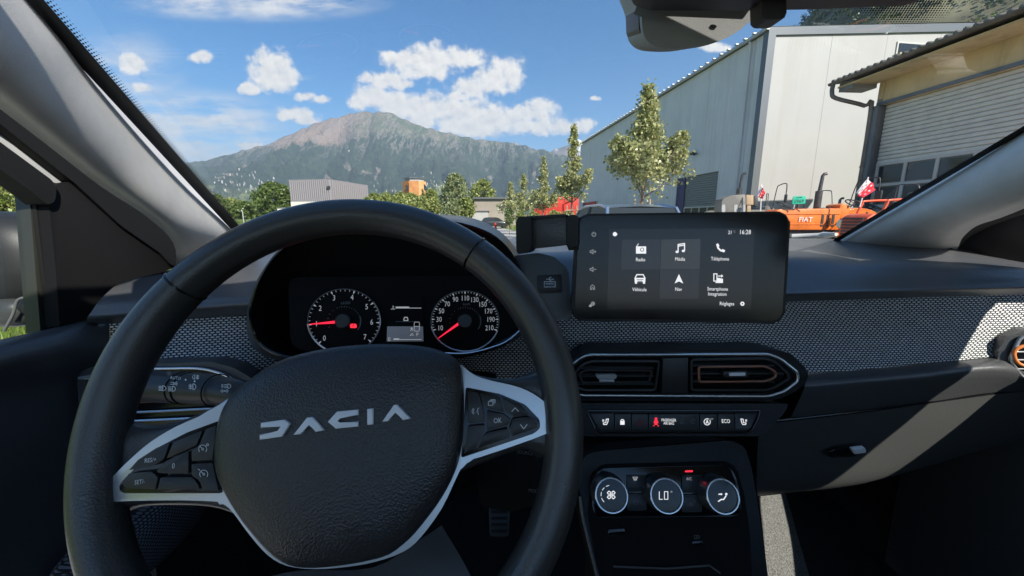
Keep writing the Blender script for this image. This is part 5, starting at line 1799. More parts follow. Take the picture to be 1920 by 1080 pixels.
# ------------------------------------------------------------------ touchscreen
PS = frame3(U(1083, 402, .472), U(1482, 396, .450), U(1072, 600, .458))
ts = thing('touchscreen', 'black dashboard touchscreen showing a menu of six white symbols', 'screen', U(1275, 606, .47))
hs = rounded([(1081, 401), (1483, 396), (1471, 607), (1071, 602)], 26, 8)
pplate('housing', PS, hs, 0.022, M_black, ts, 0.0, 0.004, 3)
pplate('front_glass', PS, rounded([(1086, 405), (1478, 400), (1466, 602), (1077, 597)], 22, 8), 0.001, M_gloss, ts, 0.0012)
scr = pplate('display', PS, [(1142, 430), (1415, 428), (1408, 580), (1138, 580)], 0.0008, M_lcd, ts, 0.002)
O1, O2 = 0.0026, 0.0034
pplate('menu_tile', PS, [(1240, 449), (1313.5, 448), (1312, 504.5), (1238, 505)], 0.0005, M_lcd2, scr, O1)
pplate('menu_tile', PS, [(1166, 449.5), (1239, 449), (1237, 505), (1164, 505.5)], 0.0005, M_lcd3, scr, O1)
pplate('menu_tile', PS, [(1237.5, 506), (1311.5, 505.5), (1309.5, 560), (1236, 560.5)], 0.0005, M_lcd3, scr, O1)
for s, x, y in (('Radio', 1201, 487), ('Média', 1275, 486), ('Téléphone', 1350, 485.5), ('Véhicule', 1199, 543), ('Nav', 1272, 542.5), ('Smartphone', 1345.5, 542), ('Integration', 1345, 551.5)):
    ptext('caption', s, PS, x, y, 6.6, M_lit, scr, O2, sx=0.8)
ptext('caption', 'Réglages', PS, 1363, 569.5, 6.6, M_lit, scr, O2, sx=0.8)
ptext('clock', '16:28', PS, 1397, 435.5, 8.2, M_lit, scr, O2, sx=0.82)
ptext('temperature', '21', PS, 1369, 436, 6.6, M_lit, scr, O2, sx=0.8)
ptext('temperature', '°C', PS, 1376.5, 434.5, 3.6, M_litdim, scr, O2, sx=0.8)
icon('moon_symbol', PS, 1153, 439, 5, [], [arc(0, 0, .8, 70, 380, 14) + arc(.45, .35, .62, 330, 130, 8)], M_lit, scr, O2)
icon('radio_symbol', PS, 1202, 467, 10, [[(-.85, .45), (-.5, 1.0)]], [[(-.95, .5), (.95, .5), (.95, -.85), (-.95, -.85)]], M_lit, scr, O2, 0.12)
icon('radio_dial', PS, 1204, 468, 4, [arc(0, 0, .8, 0, 360, 12)], [], M_lcd, scr, O2 + 0.0004, 0.3)
icon('music_symbol', PS, 1276, 466, 10, [[(-.45, -.5), (-.45, .75), (.75, .95), (.75, -.35)], [(-.45, .45), (.75, .65)]], [arc(-.65, -.62, .3, 0, 360, 10, .24)[:-1], arc(.52, -.45, .3, 0, 360, 10, .24)[:-1]], M_lit, scr, O2, 0.2)
icon('telephone_symbol', PS, 1351, 465, 9, [[(-.7, .7), (-.5, .0), (0, -.5), (.7, -.7)]], [[(-.95, .7), (-.55, 1.0), (-.2, .4), (-.6, .2)], [(.7, -.95), (1.0, -.5), (.4, -.2), (.2, -.55)]], M_lit, scr, O2, 0.36)
icon('car_symbol', PS, 1200, 523, 10, [[(-.95, .1), (-.6, .8), (.6, .8), (.95, .1)], [(-.8, .1), (.8, .1)]], [[(-1, .1), (1, .1), (1, -.55), (-1, -.55)], [(-.95, -.55), (-.55, -.55), (-.55, -.9), (-.95, -.9)], [(.95, -.55), (.55, -.55), (.55, -.9), (.95, -.9)]], M_lit, scr, O2, 0.2)
icon('car_grille', PS, 1200, 525, 5, [[(-1.2, .1), (1.2, .1)], [(-.8, -.5), (.8, -.5)]], [], M_lcd, scr, O2 + 0.0004, 0.25)
icon('arrow_symbol', PS, 1273, 523, 9, [], [[(0, 1), (.9, -.95), (0, -.5), (-.9, -.95)]], M_lit, scr, O2)
icon('phone_link_symbol', PS, 1347, 522, 9, [[(-.95, .95), (-.3, .95), (-.3, -.55), (-.95, -.55), (-.95, .95)], [(0, .5), (.7, .5)]], [[(-.2, .1), (.4, .1), (.5, -.05), (.95, -.05), (.95, -.95), (-.6, -.95), (-.6, -.7), (-.2, -.7)], [(.6, .85), (1.0, .5), (.6, .15)]], M_lit, scr, O2, 0.2)
icon('gear_symbol', PS, 1392, 569.5, 4.2, [arc(0, 0, .7, 0, 360, 6)], [], M_lit, scr, O2, 0.55)
icon('power_symbol', PS, 1113.5, 439, 4.6, [arc(0, -.1, .8, 120, 420, 12), [(0, .95), (0, .1)]], [], M_litdim, ts, 0.0022, 0.22)
for y, sg in ((472, 1), (505, 0)):
    icon('volume_symbol', PS, 1112, y, 5.5, [[(-1, .3), (-.5, .3), (0, .75), (0, -.75), (-.5, -.3), (-1, -.3), (-1, .3)], [(.35, 0), (1.0, 0)]] + ([[(.67, .35), (.67, -.35)]] if sg else []), [], M_litdim, ts, 0.0022, 0.2)
icon('home_symbol', PS, 1111, 538.5, 4.8, [[(-.8, .2), (0, .95), (.8, .2), (.8, -.9), (.3, -.9), (.3, -.2), (-.3, -.2), (-.3, -.9), (-.8, -.9), (-.8, .2)]], [], M_litdim, ts, 0.0022, 0.2)
icon('assist_symbol', PS, 1110, 571, 5.5, [arc(.3, .3, .6, 0, 360, 10), arc(.3, .3, .25, 0, 360, 8)], [[(-1, -.3), (-.5, .1), (-.1, -.3), (-.1, -.8), (-1, -.8)]], M_litdim, ts, 0.0022, 0.18)
pplate('mount_arm', PS, [(1180, 470), (1360, 468), (1358, 590), (1178, 590)], 0.10, M_black, ts, -0.0225)

# ------------------------------------------------------------------ phone holder
PH = Frame(U(1020, 440, .455), (-0.25, -0.96, 0.05))
ph = thing('phone_holder', 'empty black clamp phone holder fixed to the left of the touchscreen', 'phone holder', U(1020, 478, .46))
pplate('jaw', PH, rounded([(967, 412), (974, 406), (993, 405), (996, 412), (997, 466), (990, 474), (971, 477), (968, 470)], 5), 0.030, M_black, ph, 0.008, 0.004, 3)
pplate('body', PH, rounded([(996, 411), (1061, 404), (1062, 460), (998, 467)], 3), 0.022, M_pad, ph, 0.0, 0.003)
pplate('top_shelf', PH, [(990, 405), (1058, 401), (1068, 404), (996, 411.5)], 0.020, M_button, ph, 0.003, 0.001)
pplate('fixed_jaw', PH, rounded([(1062, 406), (1073, 402), (1084, 404), (1084, 458), (1078, 466), (1063, 462)], 4), 0.030, M_black, ph, 0.002, 0.004)
pplate('clip_arm', PH, [(1060, 455), (1084, 450), (1084, 468), (1066, 470)], 0.05, M_black, ph, -0.012, 0.002)
# ------------------------------------------------------------------ instrument cluster
PK = Frame(U(760, 602, .52), (0.12, -0.95, 0.28))
ic = thing('instrument_cluster', 'black hooded instrument cluster with two round dials', 'instrument cluster', U(740, 672, .54))
# hood: lip nearest the driver, inner tunnel to the face, outer shell back to the dash
lip = [(470, 590, .50), (476, 560, .50), (490, 520, .50), (522, 474, .50), (580, 436, .505), (660, 418, .51), (740, 413, .515), (820, 414, .52), (880, 424, .525), (930, 446, .53), (965, 486, .53), (985, 540, .53), (984, 590, .53), (972, 622, .53), (930, 645, .525), (860, 662, .52), (760, 672, .515), (640, 674, .51), (560, 672, .505), (510, 660, .50), (480, 634, .50)]
inn = [(520, 600, .553), (523, 580, .553), (530, 560, .553), (545, 540, .553), (580, 520, .553), (660, 508, .553), (740, 506, .553), (820, 508, .553), (880, 514, .553), (920, 524, .553), (950, 545, .553), (962, 575, .553), (960, 605, .553), (945, 632, .553), (910, 648, .553), (860, 660, .553), (760, 668, .553), (640, 670, .553), (580, 668, .553), (545, 655, .553), (525, 630, .553)]
out_ = [(462, 592, .56), (470, 555, .58), (490, 510, .62), (530, 466, .66), (600, 430, .68), (670, 412, .69), (740, 404, .70), (820, 402, .70), (890, 410, .70), (940, 436, .70), (972, 475, .68), (995, 535, .64), (995, 590, .60), (980, 628, .58), (935, 652, .57), (862, 670, .56), (760, 680, .56), (640, 682, .56), (552, 680, .55), (498, 668, .55), (468, 640, .55)]
def cl3(pts, k=4): return catmull([U(*p) for p in pts], True, k)
def closed(r): return r + [r[0]]
L_, I_, O_ = cl3(lip), cl3(inn), cl3(out_)
mid1 = [a * 0.93 + b * 0.07 for a, b in zip(L_, I_)]
rol = [(a * 0.85 + b * 0.15) + (CAM - a).normalized() * 0.004 for a, b in zip(L_, O_)]
loft('hood_inside', [closed(L_), closed(mid1), closed([a * .5 + b * .5 for a, b in zip(L_, I_)]), closed(I_)], M_void, ic, True)
loft('hood_shell', [closed(L_), closed(rol), closed([a * .5 + b * .5 for a, b in zip(L_, O_)]), closed(O_)], M_pad, ic, True)
back = [CAM + (p - CAM) * 1.01 for p in I_]
mk('back_face', back, [tuple(range(len(back)))], M_dead, ic)
tube('lip_trim', [p + (CAM - p).normalized() * 0.002 for p in L_], 0.0022, M_gloss, ic, 6, True)

fsz = 0.515
PK = Frame(U(760, 602, fsz), (0.10, -0.96, 0.26))
face = pplate('face', PK, rounded([(540, 520), (960, 516), (985, 600), (950, 650), (870, 672), (620, 672), (545, 650)], 20), 0.004, M_dead, ic, -0.004)
M_lit2 = mat('backlit dial print', (0.5, 0.5, 0.5), 0.5, emit=((0.95, 0.97, 1.0), 0.06))
M_needle = mat('lit red needle', (0.2, 0.0, 0.01), 0.4, emit=((1.0, 0.02, 0.06), 0.34))


def dial(cx, cy, r, labels, n0, n1, a0, a1, minor, needle, sub, rng, tickside):
    """gauge: a0..a1 sweep (degrees, counter-clockwise from right), labels along it"""
    sx = 1.0; sy = 0.885
    c = PK.on(cx, cy)
    def pt(a, q, off=0.0012): return PK.on(cx + q * r * math.cos(R(a)), cy - q * r * sy * math.sin(R(a)), off)
    pts = [pt(a, 1.0, 0.0) for a in range(0, 360, 8)]
    d = plate('dial', pts, PK.n, 0.003, M_dead, ic, 0)
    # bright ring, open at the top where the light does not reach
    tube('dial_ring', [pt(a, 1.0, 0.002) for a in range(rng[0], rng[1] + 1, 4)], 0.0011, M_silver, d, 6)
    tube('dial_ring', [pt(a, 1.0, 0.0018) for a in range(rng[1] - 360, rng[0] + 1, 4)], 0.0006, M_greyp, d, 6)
    n = len(labels)
    tot = (n - 1) * minor
    for k in range(tot + 1):
        a = a0 + (a1 - a0) * k / tot
        major = k % minor == 0
        ln = 0.09 if major else 0.055
        wd = 1.1 if major else 0.45
        ta = a + wd * 1.4; tb = a - wd * 1.4
        V = [pt(ta, 0.975), pt(tb, 0.975), pt(a - wd * 0.25, 0.975 - ln), pt(a + wd * 0.25, 0.975 - ln)]
        mk('tick', V, [(0, 1, 2, 3)], M_lit2, d)
        if major and labels[k // minor] is not None:
            s = labels[k // minor]
            q = 0.765 if len(s) < 3 else 0.75
            P = pt(a, q)
            ptext('numeral', s, PK, cx + q * r * math.cos(R(a)), cy - q * r * sy * math.sin(R(a)), r * 0.145, M_lit2, d, 0.0012, sx=0.8)
    for k in range(25):
        a = 205 + (-10 - 205) * k / 24
        if k % 2 == 0 or k > 10:
            V = [pt(a + 0.9, 0.47), pt(a - 0.9, 0.47), pt(a - 0.9, 0.43), pt(a + 0.9, 0.43)]
            mk('inner_tick', V, [(0, 1, 2, 3)], M_greyp, d)
    mk('inner_arc', [pt(a, q) for a in range(-35, 25, 5) for q in (0.45, 0.475)], [(2 * i, 2 * i + 1, 2 * i + 3, 2 * i + 2) for i in range(11)], M_greyp, d)
    (tx, ty), (bx, by) = needle
    A = PK.on(tx, ty, 0.006); B = PK.on(bx, by, 0.006)
    dr = (B - A).normalized(); nn = PK.n.cross(dr)
    V = [A + nn * 0.0005, A - nn * 0.0005, B - nn * 0.0019, B + nn * 0.0019] 
    V = V + [p - PK.n * 0.0015 for p in V]
    mk('needle', V, [(0, 1, 2, 3), (0, 4, 5, 1), (1, 5, 6, 2), (2, 6, 7, 3), (3, 7, 4, 0)], M_needle, d)
    revolve('needle_hub', Frame(PK.on(cx, cy), PK.n), [(0.0105, 0.001), (0.0105, 0.006), (0.009, 0.0075)], M_button, d, 24)
    ptext('unit', sub, PK, cx + 3, cy - r * 0.56 * sy, r * 0.08, M_greyp, d, 0.0012, sx=0.9)
    return d


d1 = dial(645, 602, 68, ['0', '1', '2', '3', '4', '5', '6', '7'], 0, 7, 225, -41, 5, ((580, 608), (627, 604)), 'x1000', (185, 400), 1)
pl = pplate('parking_light', PK, rounded([(657, 607), (668, 607), (669, 615), (656, 615)], 3), 0.0005, M_red, ic, 0.0016)
ptext('parking_letter', 'P', PK, 662.5, 611, 5, M_void, pl, 0.0022, sx=0.9)
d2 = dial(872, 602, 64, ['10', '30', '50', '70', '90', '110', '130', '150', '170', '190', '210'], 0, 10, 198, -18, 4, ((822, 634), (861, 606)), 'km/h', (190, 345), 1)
# middle display
M_lcdb = mat('blue grey lcd', (0.02, 0.024, 0.03), 0.2, emit=((0.42, 0.50, 0.66), 0.035))
lc = pplate('trip_display', PK, [(727, 556), (792, 556), (794, 640), (725, 641)], 0.001, M_dead, ic, 0.001)
pplate('lit_zone', PK, [(726, 612), (793, 612), (794, 640), (725, 640.5)], 0.0005, M_lcdb, lc, 0.0018)
icon('coolant_symbol', PK, 737, 577, 4, [[(0, .9), (0, -.3)], [(-.9, -.6), (.9, -.6)], [(0, .4), (.4, .4)]], [], M_litdim, lc, 0.0024, 0.25)
icon('coolant_bar', PK, 766, 577, 24, [], [[(-1, .09), (0.05, .09), (.05, -.05), (-1, -.05)], [(.05, .0), (1, .0), (1, -.05), (.05, -.05)]], M_litdim, lc, 0.0024)
icon('car_symbol', PK, 761, 598, 5, [[(-.8, -.3), (-.5, .6), (.5, .6), (.8, -.3)], [(-.8, -.6), (.8, -.6)]], [], M_litdim, lc, 0.0024, 0.3)
icon('lane_line', PK, 761, 603, 24, [[(-.8, 0), (.8, 0)]], [], M_greyp, lc, 0.0024, 0.04)
icon('door_symbol', PK, 782, 612, 9, [[(-.5, .9), (.4, .9), (.5, .6), (.5, -.8), (.3, -1), (-.4, -1), (-.6, -.8), (-.6, .6), (-.5, .9)], [(-.6, 0), (.5, 0)]], [], M_litdim, lc, 0.0024, 0.1)
icon('belt_symbol', PK, 772, 617, 4, [[(0, .8), (0, 0), (-.6, -.8)], [(0, 0), (.6, -.8)], [(-.5, .3), (.5, .3)]], [], M_litdim, lc, 0.0024, 0.25)
ptext('gear_letter', 'P', PK, 782.5, 627.5, 6.5, M_litdim, lc, 0.0024, sx=0.85)
icon('wiper_symbol', PK, 772, 627, 4, [[(-.8, -.7), (.3, .5)], [(.2, -.3), (.9, -.3)]], [], M_litdim, lc, 0.0024, 0.28)
icon('fuel_symbol', PK, 730, 636, 3.2, [[(-.6, .8), (.4, .8), (.4, -.8), (-.6, -.8), (-.6, .8)]], [], M_litdim, lc, 0.0024, 0.25)
icon('fuel_bar', PK, 764, 636, 26, [[(-1, -.02), (1, -.02)]], [[(-1, .06), (-.6, .06), (-.6, -.05), (-1, -.05)]], M_litdim, lc, 0.0024, 0.04)
# bright lower edge of the cluster on the right
tube('silver_edge', catmull([PK.on(x, y, 0.004) for x, y in [(822, 661), (856, 663), (885, 661), (920, 652), (950, 640), (976, 619)]], False, 5), 0.0013, M_chrome, ic, 6)

# ------------------------------------------------------------------ steering wheel
WC = CAM + Vector((-0.1319, 0.2595, -0.1568))
tl, yw = 0.4032, 0.0376
we1 = Vector((math.cos(yw), math.sin(yw), 0))
we2 = Vector((-math.sin(yw) * math.sin(tl), math.cos(yw) * math.sin(tl), math.cos(tl)))
wn = we1.cross(we2).normalized()
if wn.y > 0: wn = -wn
PW = Frame(WC, wn, we2)
PW.ex, PW.ey = we1, we2
sw = thing('steering_wheel', 'black leather steering wheel with silver spoke trims and a large logo', 'steering wheel', WC)
RO, RT = 0.187, 0.0147
V = []; Fc = []
NS, NT_ = 128, 20
for i in range(NS):
    a = 2 * math.pi * i / NS
    rad = we1 * math.cos(a) + we2 * math.sin(a)
    # thicker hand grips left and right of the top
    g = 1.0 + 0.05 * math.exp(-((math.degrees(a) - 25) / 18) ** 2) + 0.05 * math.exp(-((math.degrees(a) - 155) / 18) ** 2)
    for j in range(NT_):
        b = 2 * math.pi * j / NT_
        V.append(WC + rad * (RO - RT) + (rad * math.cos(b) * RT + wn * math.sin(b) * RT * 1.12) * g)
for i in range(NS):
    for j in range(NT_):
        Fc.append((i * NT_ + j, i * NT_ + (j + 1) % NT_, ((i + 1) % NS) * NT_ + (j + 1) % NT_, ((i + 1) % NS) * NT_ + j))
rim = mk('rim', V, Fc, M_leather, sw, True)
for (px, py) in ((322, 513), (907, 455)):
    P = PW.on(px, py)
    a = math.atan2((P - WC).dot(we2), (P - WC).dot(we1))
    rad = we1 * math.cos(a) + we2 * math.sin(a)
    g = 1.03
    tube('seam', [WC + rad * (RO - RT) + (rad * math.cos(b) + wn * math.sin(b) * 1.12) * RT * g for b in [2 * math.pi * k / 24 for k in range(24)]], 0.0009, M_gloss, rim, 6, True)


def wplate(name, pts, t, m, parent, off, bev, seg=3):
    return pplate(name, PW, pts, t, m, parent, off, bev, seg)


# leather spokes
def spoke(name, rows_, m=M_leather):
    return loft(name, rows_, m, sw, True, k=4, kr=5)


def sp(px, py, off): return PW.on(px, py, off)
spoke('spoke', [[sp(250, 790, -.020), sp(300, 796, -.018), sp(370, 778, -.016), sp(450, 735, -.02)],
                [sp(222, 800, -.004), sp(285, 806, -.006), sp(370, 782, -.006), sp(450, 742, -.010)],
                [sp(180, 860, .002), sp(250, 850, -.004), sp(350, 815, -.004), sp(450, 770, -.008)],
                [sp(165, 925, .000), sp(250, 905, -.004), sp(350, 880, -.004), sp(450, 850, -.008)],
                [sp(190, 955, -.004), sp(280, 944, -.006), sp(390, 944, -.006), sp(460, 960, -.010)],
                [sp(235, 960, -.022), sp(290, 946, -.022), sp(395, 948, -.022), sp(450, 965, -.024)]])
spoke('spoke', [[sp(840, 680, -.024), sp(900, 705, -.02), sp(960, 710, -.018), sp(1012, 690, -.018)],
                [sp(840, 690, -.010), sp(900, 708, -.006), sp(960, 714, -.005), sp(1030, 705, -.003)],
                [sp(840, 740, -.008), sp(920, 745, -.004), sp(1000, 755, -.003), sp(1066, 760, .003)],
                [sp(840, 800, -.008), sp(920, 800, -.004), sp(1000, 800, -.003), sp(1068, 815, .003)],
                [sp(850, 880, -.010), sp(900, 862, -.006), sp(980, 836, -.005), sp(1030, 850, -.003)],
                [sp(850, 890, -.024), sp(905, 868, -.02), sp(980, 842, -.018), sp(1008, 860, -.018)]])
# lower twin spoke
spoke('lower_spoke', [[sp(470, 1090, -.030), sp(560, 1070, -.028), sp(700, 1064, -.028), sp(790, 1010, -.028), sp(828, 985, -.030)],
                      [sp(455, 1170, -.022), sp(560, 1150, -.02), sp(700, 1150, -.02), sp(810, 1090, -.02), sp(880, 1075, -.022)],
                      [sp(450, 1260, -.018), sp(560, 1240, -.016), sp(700, 1240, -.016), sp(830, 1200, -.016), sp(920, 1180, -.018)]], M_button)
# silver trim: both wings joined under the airbag cover
trim = [(436, 750), (392, 773), (332, 799), (282, 829), (241, 864), (210, 895), (186, 920), (179, 934), (190, 941), (250, 939), (330, 938), (398, 940), (418, 945), (436, 960), (468, 1003), (502, 1041), (538, 1061), (590, 1067), (650, 1063), (705, 1053), (757, 1034), (790, 1006), (829, 952), (857, 893), (873, 866), (900, 857), (960, 837), (1020, 815), (1038, 804), (1042, 794), (1033, 768), (1010, 745), (975, 727), (930, 716), (895, 706), (875, 693), (862, 684), (856, 720), (830, 860), (640, 900), (450, 860)]
tr = wplate('trim', c2(trim, True, 3), 0.006, M_silver, sw, 0.0035, 0.0022)
lp = wplate('button_panel', rounded([(410, 789), (350, 811), (298, 838), (253, 878), (227, 904), (221, 916), (229, 925), (416, 925), (410, 900), (404, 860), (405, 820)], 5), 0.004, M_gloss, sw, 0.0045, 0.001)
rp = wplate('button_panel', rounded([(873, 726), (938, 739), (985, 759), (1012, 787), (1013, 803), (1001, 813), (864, 859), (869, 803)], 5), 0.004, M_gloss, sw, 0.0045, 0.001)
LB = {'RES/+': [(241, 882), (259, 862), (293, 840), (318, 830), (307, 861), (288, 873)],
      'SET/-': [(240, 888), (285, 884), (289, 891), (296, 894), (291, 918), (237, 916), (229, 909)],
      'b1': [(325, 829), (380, 807), (368, 835), (312, 860)],
      '0': [(293, 883), (312, 864), (353, 846), (353, 888), (297, 887)],
      'b2': [(301, 895), (361, 895), (371, 909), (374, 918), (295, 918)],
      'c1': [(386, 805), (405, 798), (398, 862), (359, 865), (359, 845), (373, 836)],
      'c2': [(359, 870), (398, 868), (410, 921), (380, 919), (375, 902), (359, 891)]}
for k, pts in LB.items():
    b = wplate('button', rounded(pts, 2.5, 3), 0.004, M_button, sw, 0.0085, 0.0012, 2)
    if k in ('RES/+', 'SET/-', '0'):
        x, y = {'RES/+': (282, 863), 'SET/-': (262, 904), '0': (325, 874)}[k]
        ptext('lettering', k, PW, x, y, 8.0 if k != '0' else 10, M_white, b, 0.0092, sx=0.8, tilt=0.09)
    if k in ('c1', 'c2'):
        x, y = {'c1': (380, 842), 'c2': (382, 889)}[k]
        st = [arc(0, 0, .8, -40, 220, 14), arc(0, 0, .2, 0, 360, 8), [(-.1, .15), (-.6, .55)]]
        st += [arc(.95, .85, .22, 0, 360, 6)] if k == 'c1' else [[(-1.1, 1.0), (-.75, .75)]]
        icon('cruise_symbol', PW, x, y, 9.5, st, [], M_white, b, 0.0092, 0.13)
RB = {'voice': [(878, 734), (897, 737), (904, 762), (909, 791), (878, 794)],
      'pages': [(900, 738), (937, 745), (945, 773), (912, 765), (906, 758)],
      'up': [(941, 745), (978, 760), (992, 779), (963, 781), (948, 772)],
      'OK': [(913, 770), (945, 777), (958, 787), (952, 798), (913, 807)],
      'down': [(963, 785), (994, 782), (1007, 793), (1007, 803), (960, 818), (956, 803)],
      'b3': [(952, 803), (956, 820), (896, 841), (902, 824), (912, 812)],
      'b4': [(877, 799), (908, 796), (907, 811), (892, 839), (870, 852)]}
for k, pts in RB.items():
    b = wplate('button', rounded(pts, 2.5, 3), 0.004, M_button, sw, 0.0085, 0.0012, 2)
    if k == 'OK':
        ptext('lettering', 'OK', PW, 933, 789, 9.5, M_white, b, 0.0092, sx=0.8, tilt=0.05)
    elif k == 'up':
        icon('up_symbol', PW, 966, 768, 7, [[(-.9, -.5), (0, .5), (.9, -.5)]], [], M_white, b, 0.0092, 0.2)
    elif k == 'down':
        icon('down_symbol', PW, 982, 800, 7, [[(-.9, .6), (0, -.6), (.9, .6)]], [], M_white, b, 0.0092, 0.2)
    elif k == 'pages':
        icon('pages_symbol', PW, 922, 755, 7, [[(-.9, .3), (.3, .3), (.3, -.7), (-.9, -.7), (-.9, .3)], [(-.6, .55), (.6, .55), (.6, -.4)], [(-.3, .8), (.9, .8), (.9, -.1)]], [], M_white, b, 0.0092, 0.16)
    elif k == 'voice':
        icon('voice_symbol', PW, 893, 771, 8, [arc(-.2, 0, .5, 120, 240, 6), arc(-.2, 0, .8, 120, 240, 6), [(.7, .8), (.3, .5), (.4, .1), (.1, -.1), (.4, -.3), (.5, -.8)]], [], M_white, b, 0.0092, 0.13)
# airbag cover: domed pad
pad = c2([(478, 708), (520, 681), (570, 663), (640, 650), (720, 645), (790, 649), (832, 660), (857, 678), (867, 705), (870, 760), (866, 830), (855, 880), (830, 930), (800, 972), (770, 1007), (735, 1034), (695, 1046), (650, 1054), (595, 1059), (552, 1054), (514, 1030), (474, 985), (443, 940), (422, 900), (413, 870), (413, 820), (424, 770), (446, 735)], True, 3)
base = [PW.on(x, y, 0.006) for x, y in pad]
cen = sum(base, Vector()) / len(base)
V = []; Fc = []
prof_ = [(1.0, -0.012), (1.0, 0.002), (0.992, 0.0055), (0.975, 0.0085), (0.94, 0.0115), (0.86, 0.0145), (0.70, 0.0170), (0.45, 0.0185), (0.2, 0.019)]
nb = len(base)
for (s_, h_) in prof_:
    V += [cen + (p - cen) * s_ + wn * h_ for p in base]
V.append(cen + wn * 0.0192)
for i in range(len(prof_) - 1):
    for k in range(nb):
        Fc.append((i * nb + k, i * nb + (k + 1) % nb, (i + 1) * nb + (k + 1) % nb, (i + 1) * nb + k))
i = len(prof_) - 1
for k in range(nb):
    Fc.append((i * nb + k, i * nb + (k + 1) % nb, len(V) - 1))
ab = mk('airbag_cover', V, Fc, M_airbag, sw, True)
letters = [[(488, 793), (532, 787), (543, 795), (528, 819), (486, 825), (486, 815), (521, 809.5), (530, 797.5), (488, 803)],
           [(549, 816), (575, 783), (585, 782), (607, 807), (591, 810), (579, 794), (565, 814)],
           [(614, 791), (631, 772), (671, 768), (671, 779), (637, 783), (630, 790), (637, 794), (671, 790), (671, 800), (629, 804)],
           [(688, 767), (699, 766), (699, 796), (688, 797)],
           [(716, 791), (738, 759.5), (744, 759), (769, 785), (755, 788), (741, 771), (728, 790)]]
for L in letters:
    wplate('logo_letter', L, 0.004, M_letter, ab, 0.0268, 0.0006, 2)
ptext('moulded_word', 'AIRBAG', PW, 650, 1000, 10, M_black, ab, 0.0245, sx=0.9, tilt=0.1)

# column shroud behind the wheel
csx = thing('steering_column', 'black plastic shroud round the steering column behind the wheel', 'steering column', U(680, 800, .45))
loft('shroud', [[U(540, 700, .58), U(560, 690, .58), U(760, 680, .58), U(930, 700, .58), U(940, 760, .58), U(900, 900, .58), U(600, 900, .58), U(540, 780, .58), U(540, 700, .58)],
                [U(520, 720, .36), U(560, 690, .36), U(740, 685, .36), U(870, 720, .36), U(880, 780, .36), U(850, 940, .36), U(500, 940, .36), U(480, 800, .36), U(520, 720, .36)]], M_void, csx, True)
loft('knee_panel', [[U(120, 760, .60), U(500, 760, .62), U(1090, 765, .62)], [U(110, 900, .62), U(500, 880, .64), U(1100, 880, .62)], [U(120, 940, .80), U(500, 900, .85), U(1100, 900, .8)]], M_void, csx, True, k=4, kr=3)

# ------------------------------------------------------------------ stalks
st = thing('light_stalk', 'black light control stalk with white symbols left of the wheel hub', 'stalk', U(460, 740, .37))
ax = [U(250, 724, .385), U(265, 724, .384), U(340, 727, .377), U(344, 727, .3765), U(352, 727.5, .376), U(410, 732, .37), U(470, 742, .362), U(520, 752, .36)]
tube('stem', catmull(ax, False, 3), [0.0165] * 3 + [0.0165] * 3 + [0.0165] * 3 + [0.0168] * 3 + [0.0165] * 3 + [0.0145] * 3 + [0.011] * 3 + [0.009], M_gloss if False else M_button, st, 20)
for x in (341, 352, 408):
    p = U(x, 727 + (x - 341) * 0.07, .3765 - (x - 341) * 0.0001)
    q = U(x + 5, 727 + (x - 336) * 0.07, .3760 - (x - 336) * 0.0001)
    fr_ = Frame(p, (q - p))
    tube('groove', [fr_.pt(0.0166 * math.cos(2 * math.pi * k / 24), 0.0166 * math.sin(2 * math.pi * k / 24)) for k in range(24)], 0.0006, M_void, st, 6, True)
fr_ = frame3(U(300, 725, .362), U(400, 732, .353), U(300, 700, .366))
fr_ = Frame(U(350, 722, .3545), (-0.05, -0.9, 0.3))
ptext('lettering', 'AUTO', fr_, 329, 709, 5.5, M_white, st, 0.0, sx=1.0, tilt=-0.06)
icon('sun_symbol', fr_, 317, 700, 5, [[(-1, 0), (1, 0)], [(0, 1), (0, -1)], [(-.7, .7), (.7, -.7)], [(-.7, -.7), (.7, .7)]], [], M_greyp, st, 0.0, 0.2)
for x, y in ((304, 728), (322, 729)):
    icon('beam_symbol', fr_, x, y, 7, [arc(.1, 0, .9, -80, 80, 8, .7), [(.15, .7), (.15, -.7)], [(-.9, .5), (-.1, .5)], [(-.9, .15), (-.1, .15)], [(-.9, -.2), (-.1, -.2)], [(-.9, -.55), (-.1, -.55)]], [], M_white, st, 0.0, 0.16)
icon('side_light_symbol', fr_, 326, 719, 6, [arc(-.2, 0, .4, -90, 90, 6), [(-.2, .4), (-.2, -.4)], [(-1, .3), (-.5, .3)], [(-1, -.3), (-.5, -.3)], [(.5, .3), (1, .5)], [(.5, 0), (1.1, 0)], [(.5, -.3), (1, -.5)]], [], M_white, st, 0.0, 0.2)
icon('dot_mark', fr_, 348, 712, 2, [], [arc(0, 0, .9, 0, 360, 8)[:-1]], M_white, st, 0.0)
icon('fog_symbol', fr_, 367, 707, 6, [arc(-.3, 0, .7, 100, 260, 8), [(-.3, .7), (-.3, -.7)], [(.1, .4), (1, .4)], [(.1, 0), (1, 0)], [(.1, -.4), (1, -.4)], [(.6, .7), (.5, -.7)]], [], M_white, st, 0.0, 0.18)
icon('dot_mark', fr_, 365, 715, 2, [], [arc(0, 0, .9, 0, 360, 8)[:-1]], M_white, st, 0.0)
icon('fog_symbol', fr_, 361, 725, 7, [arc(.1, 0, .8, -80, 80, 8), [(.1, .75), (.1, -.75)], [(-1, .4), (-.1, .4)], [(-1, 0), (-.1, 0)], [(-1, -.4), (-.1, -.4)], [(-.6, .7), (-.5, -.7)]], [], M_white, st, 0.0, 0.18)
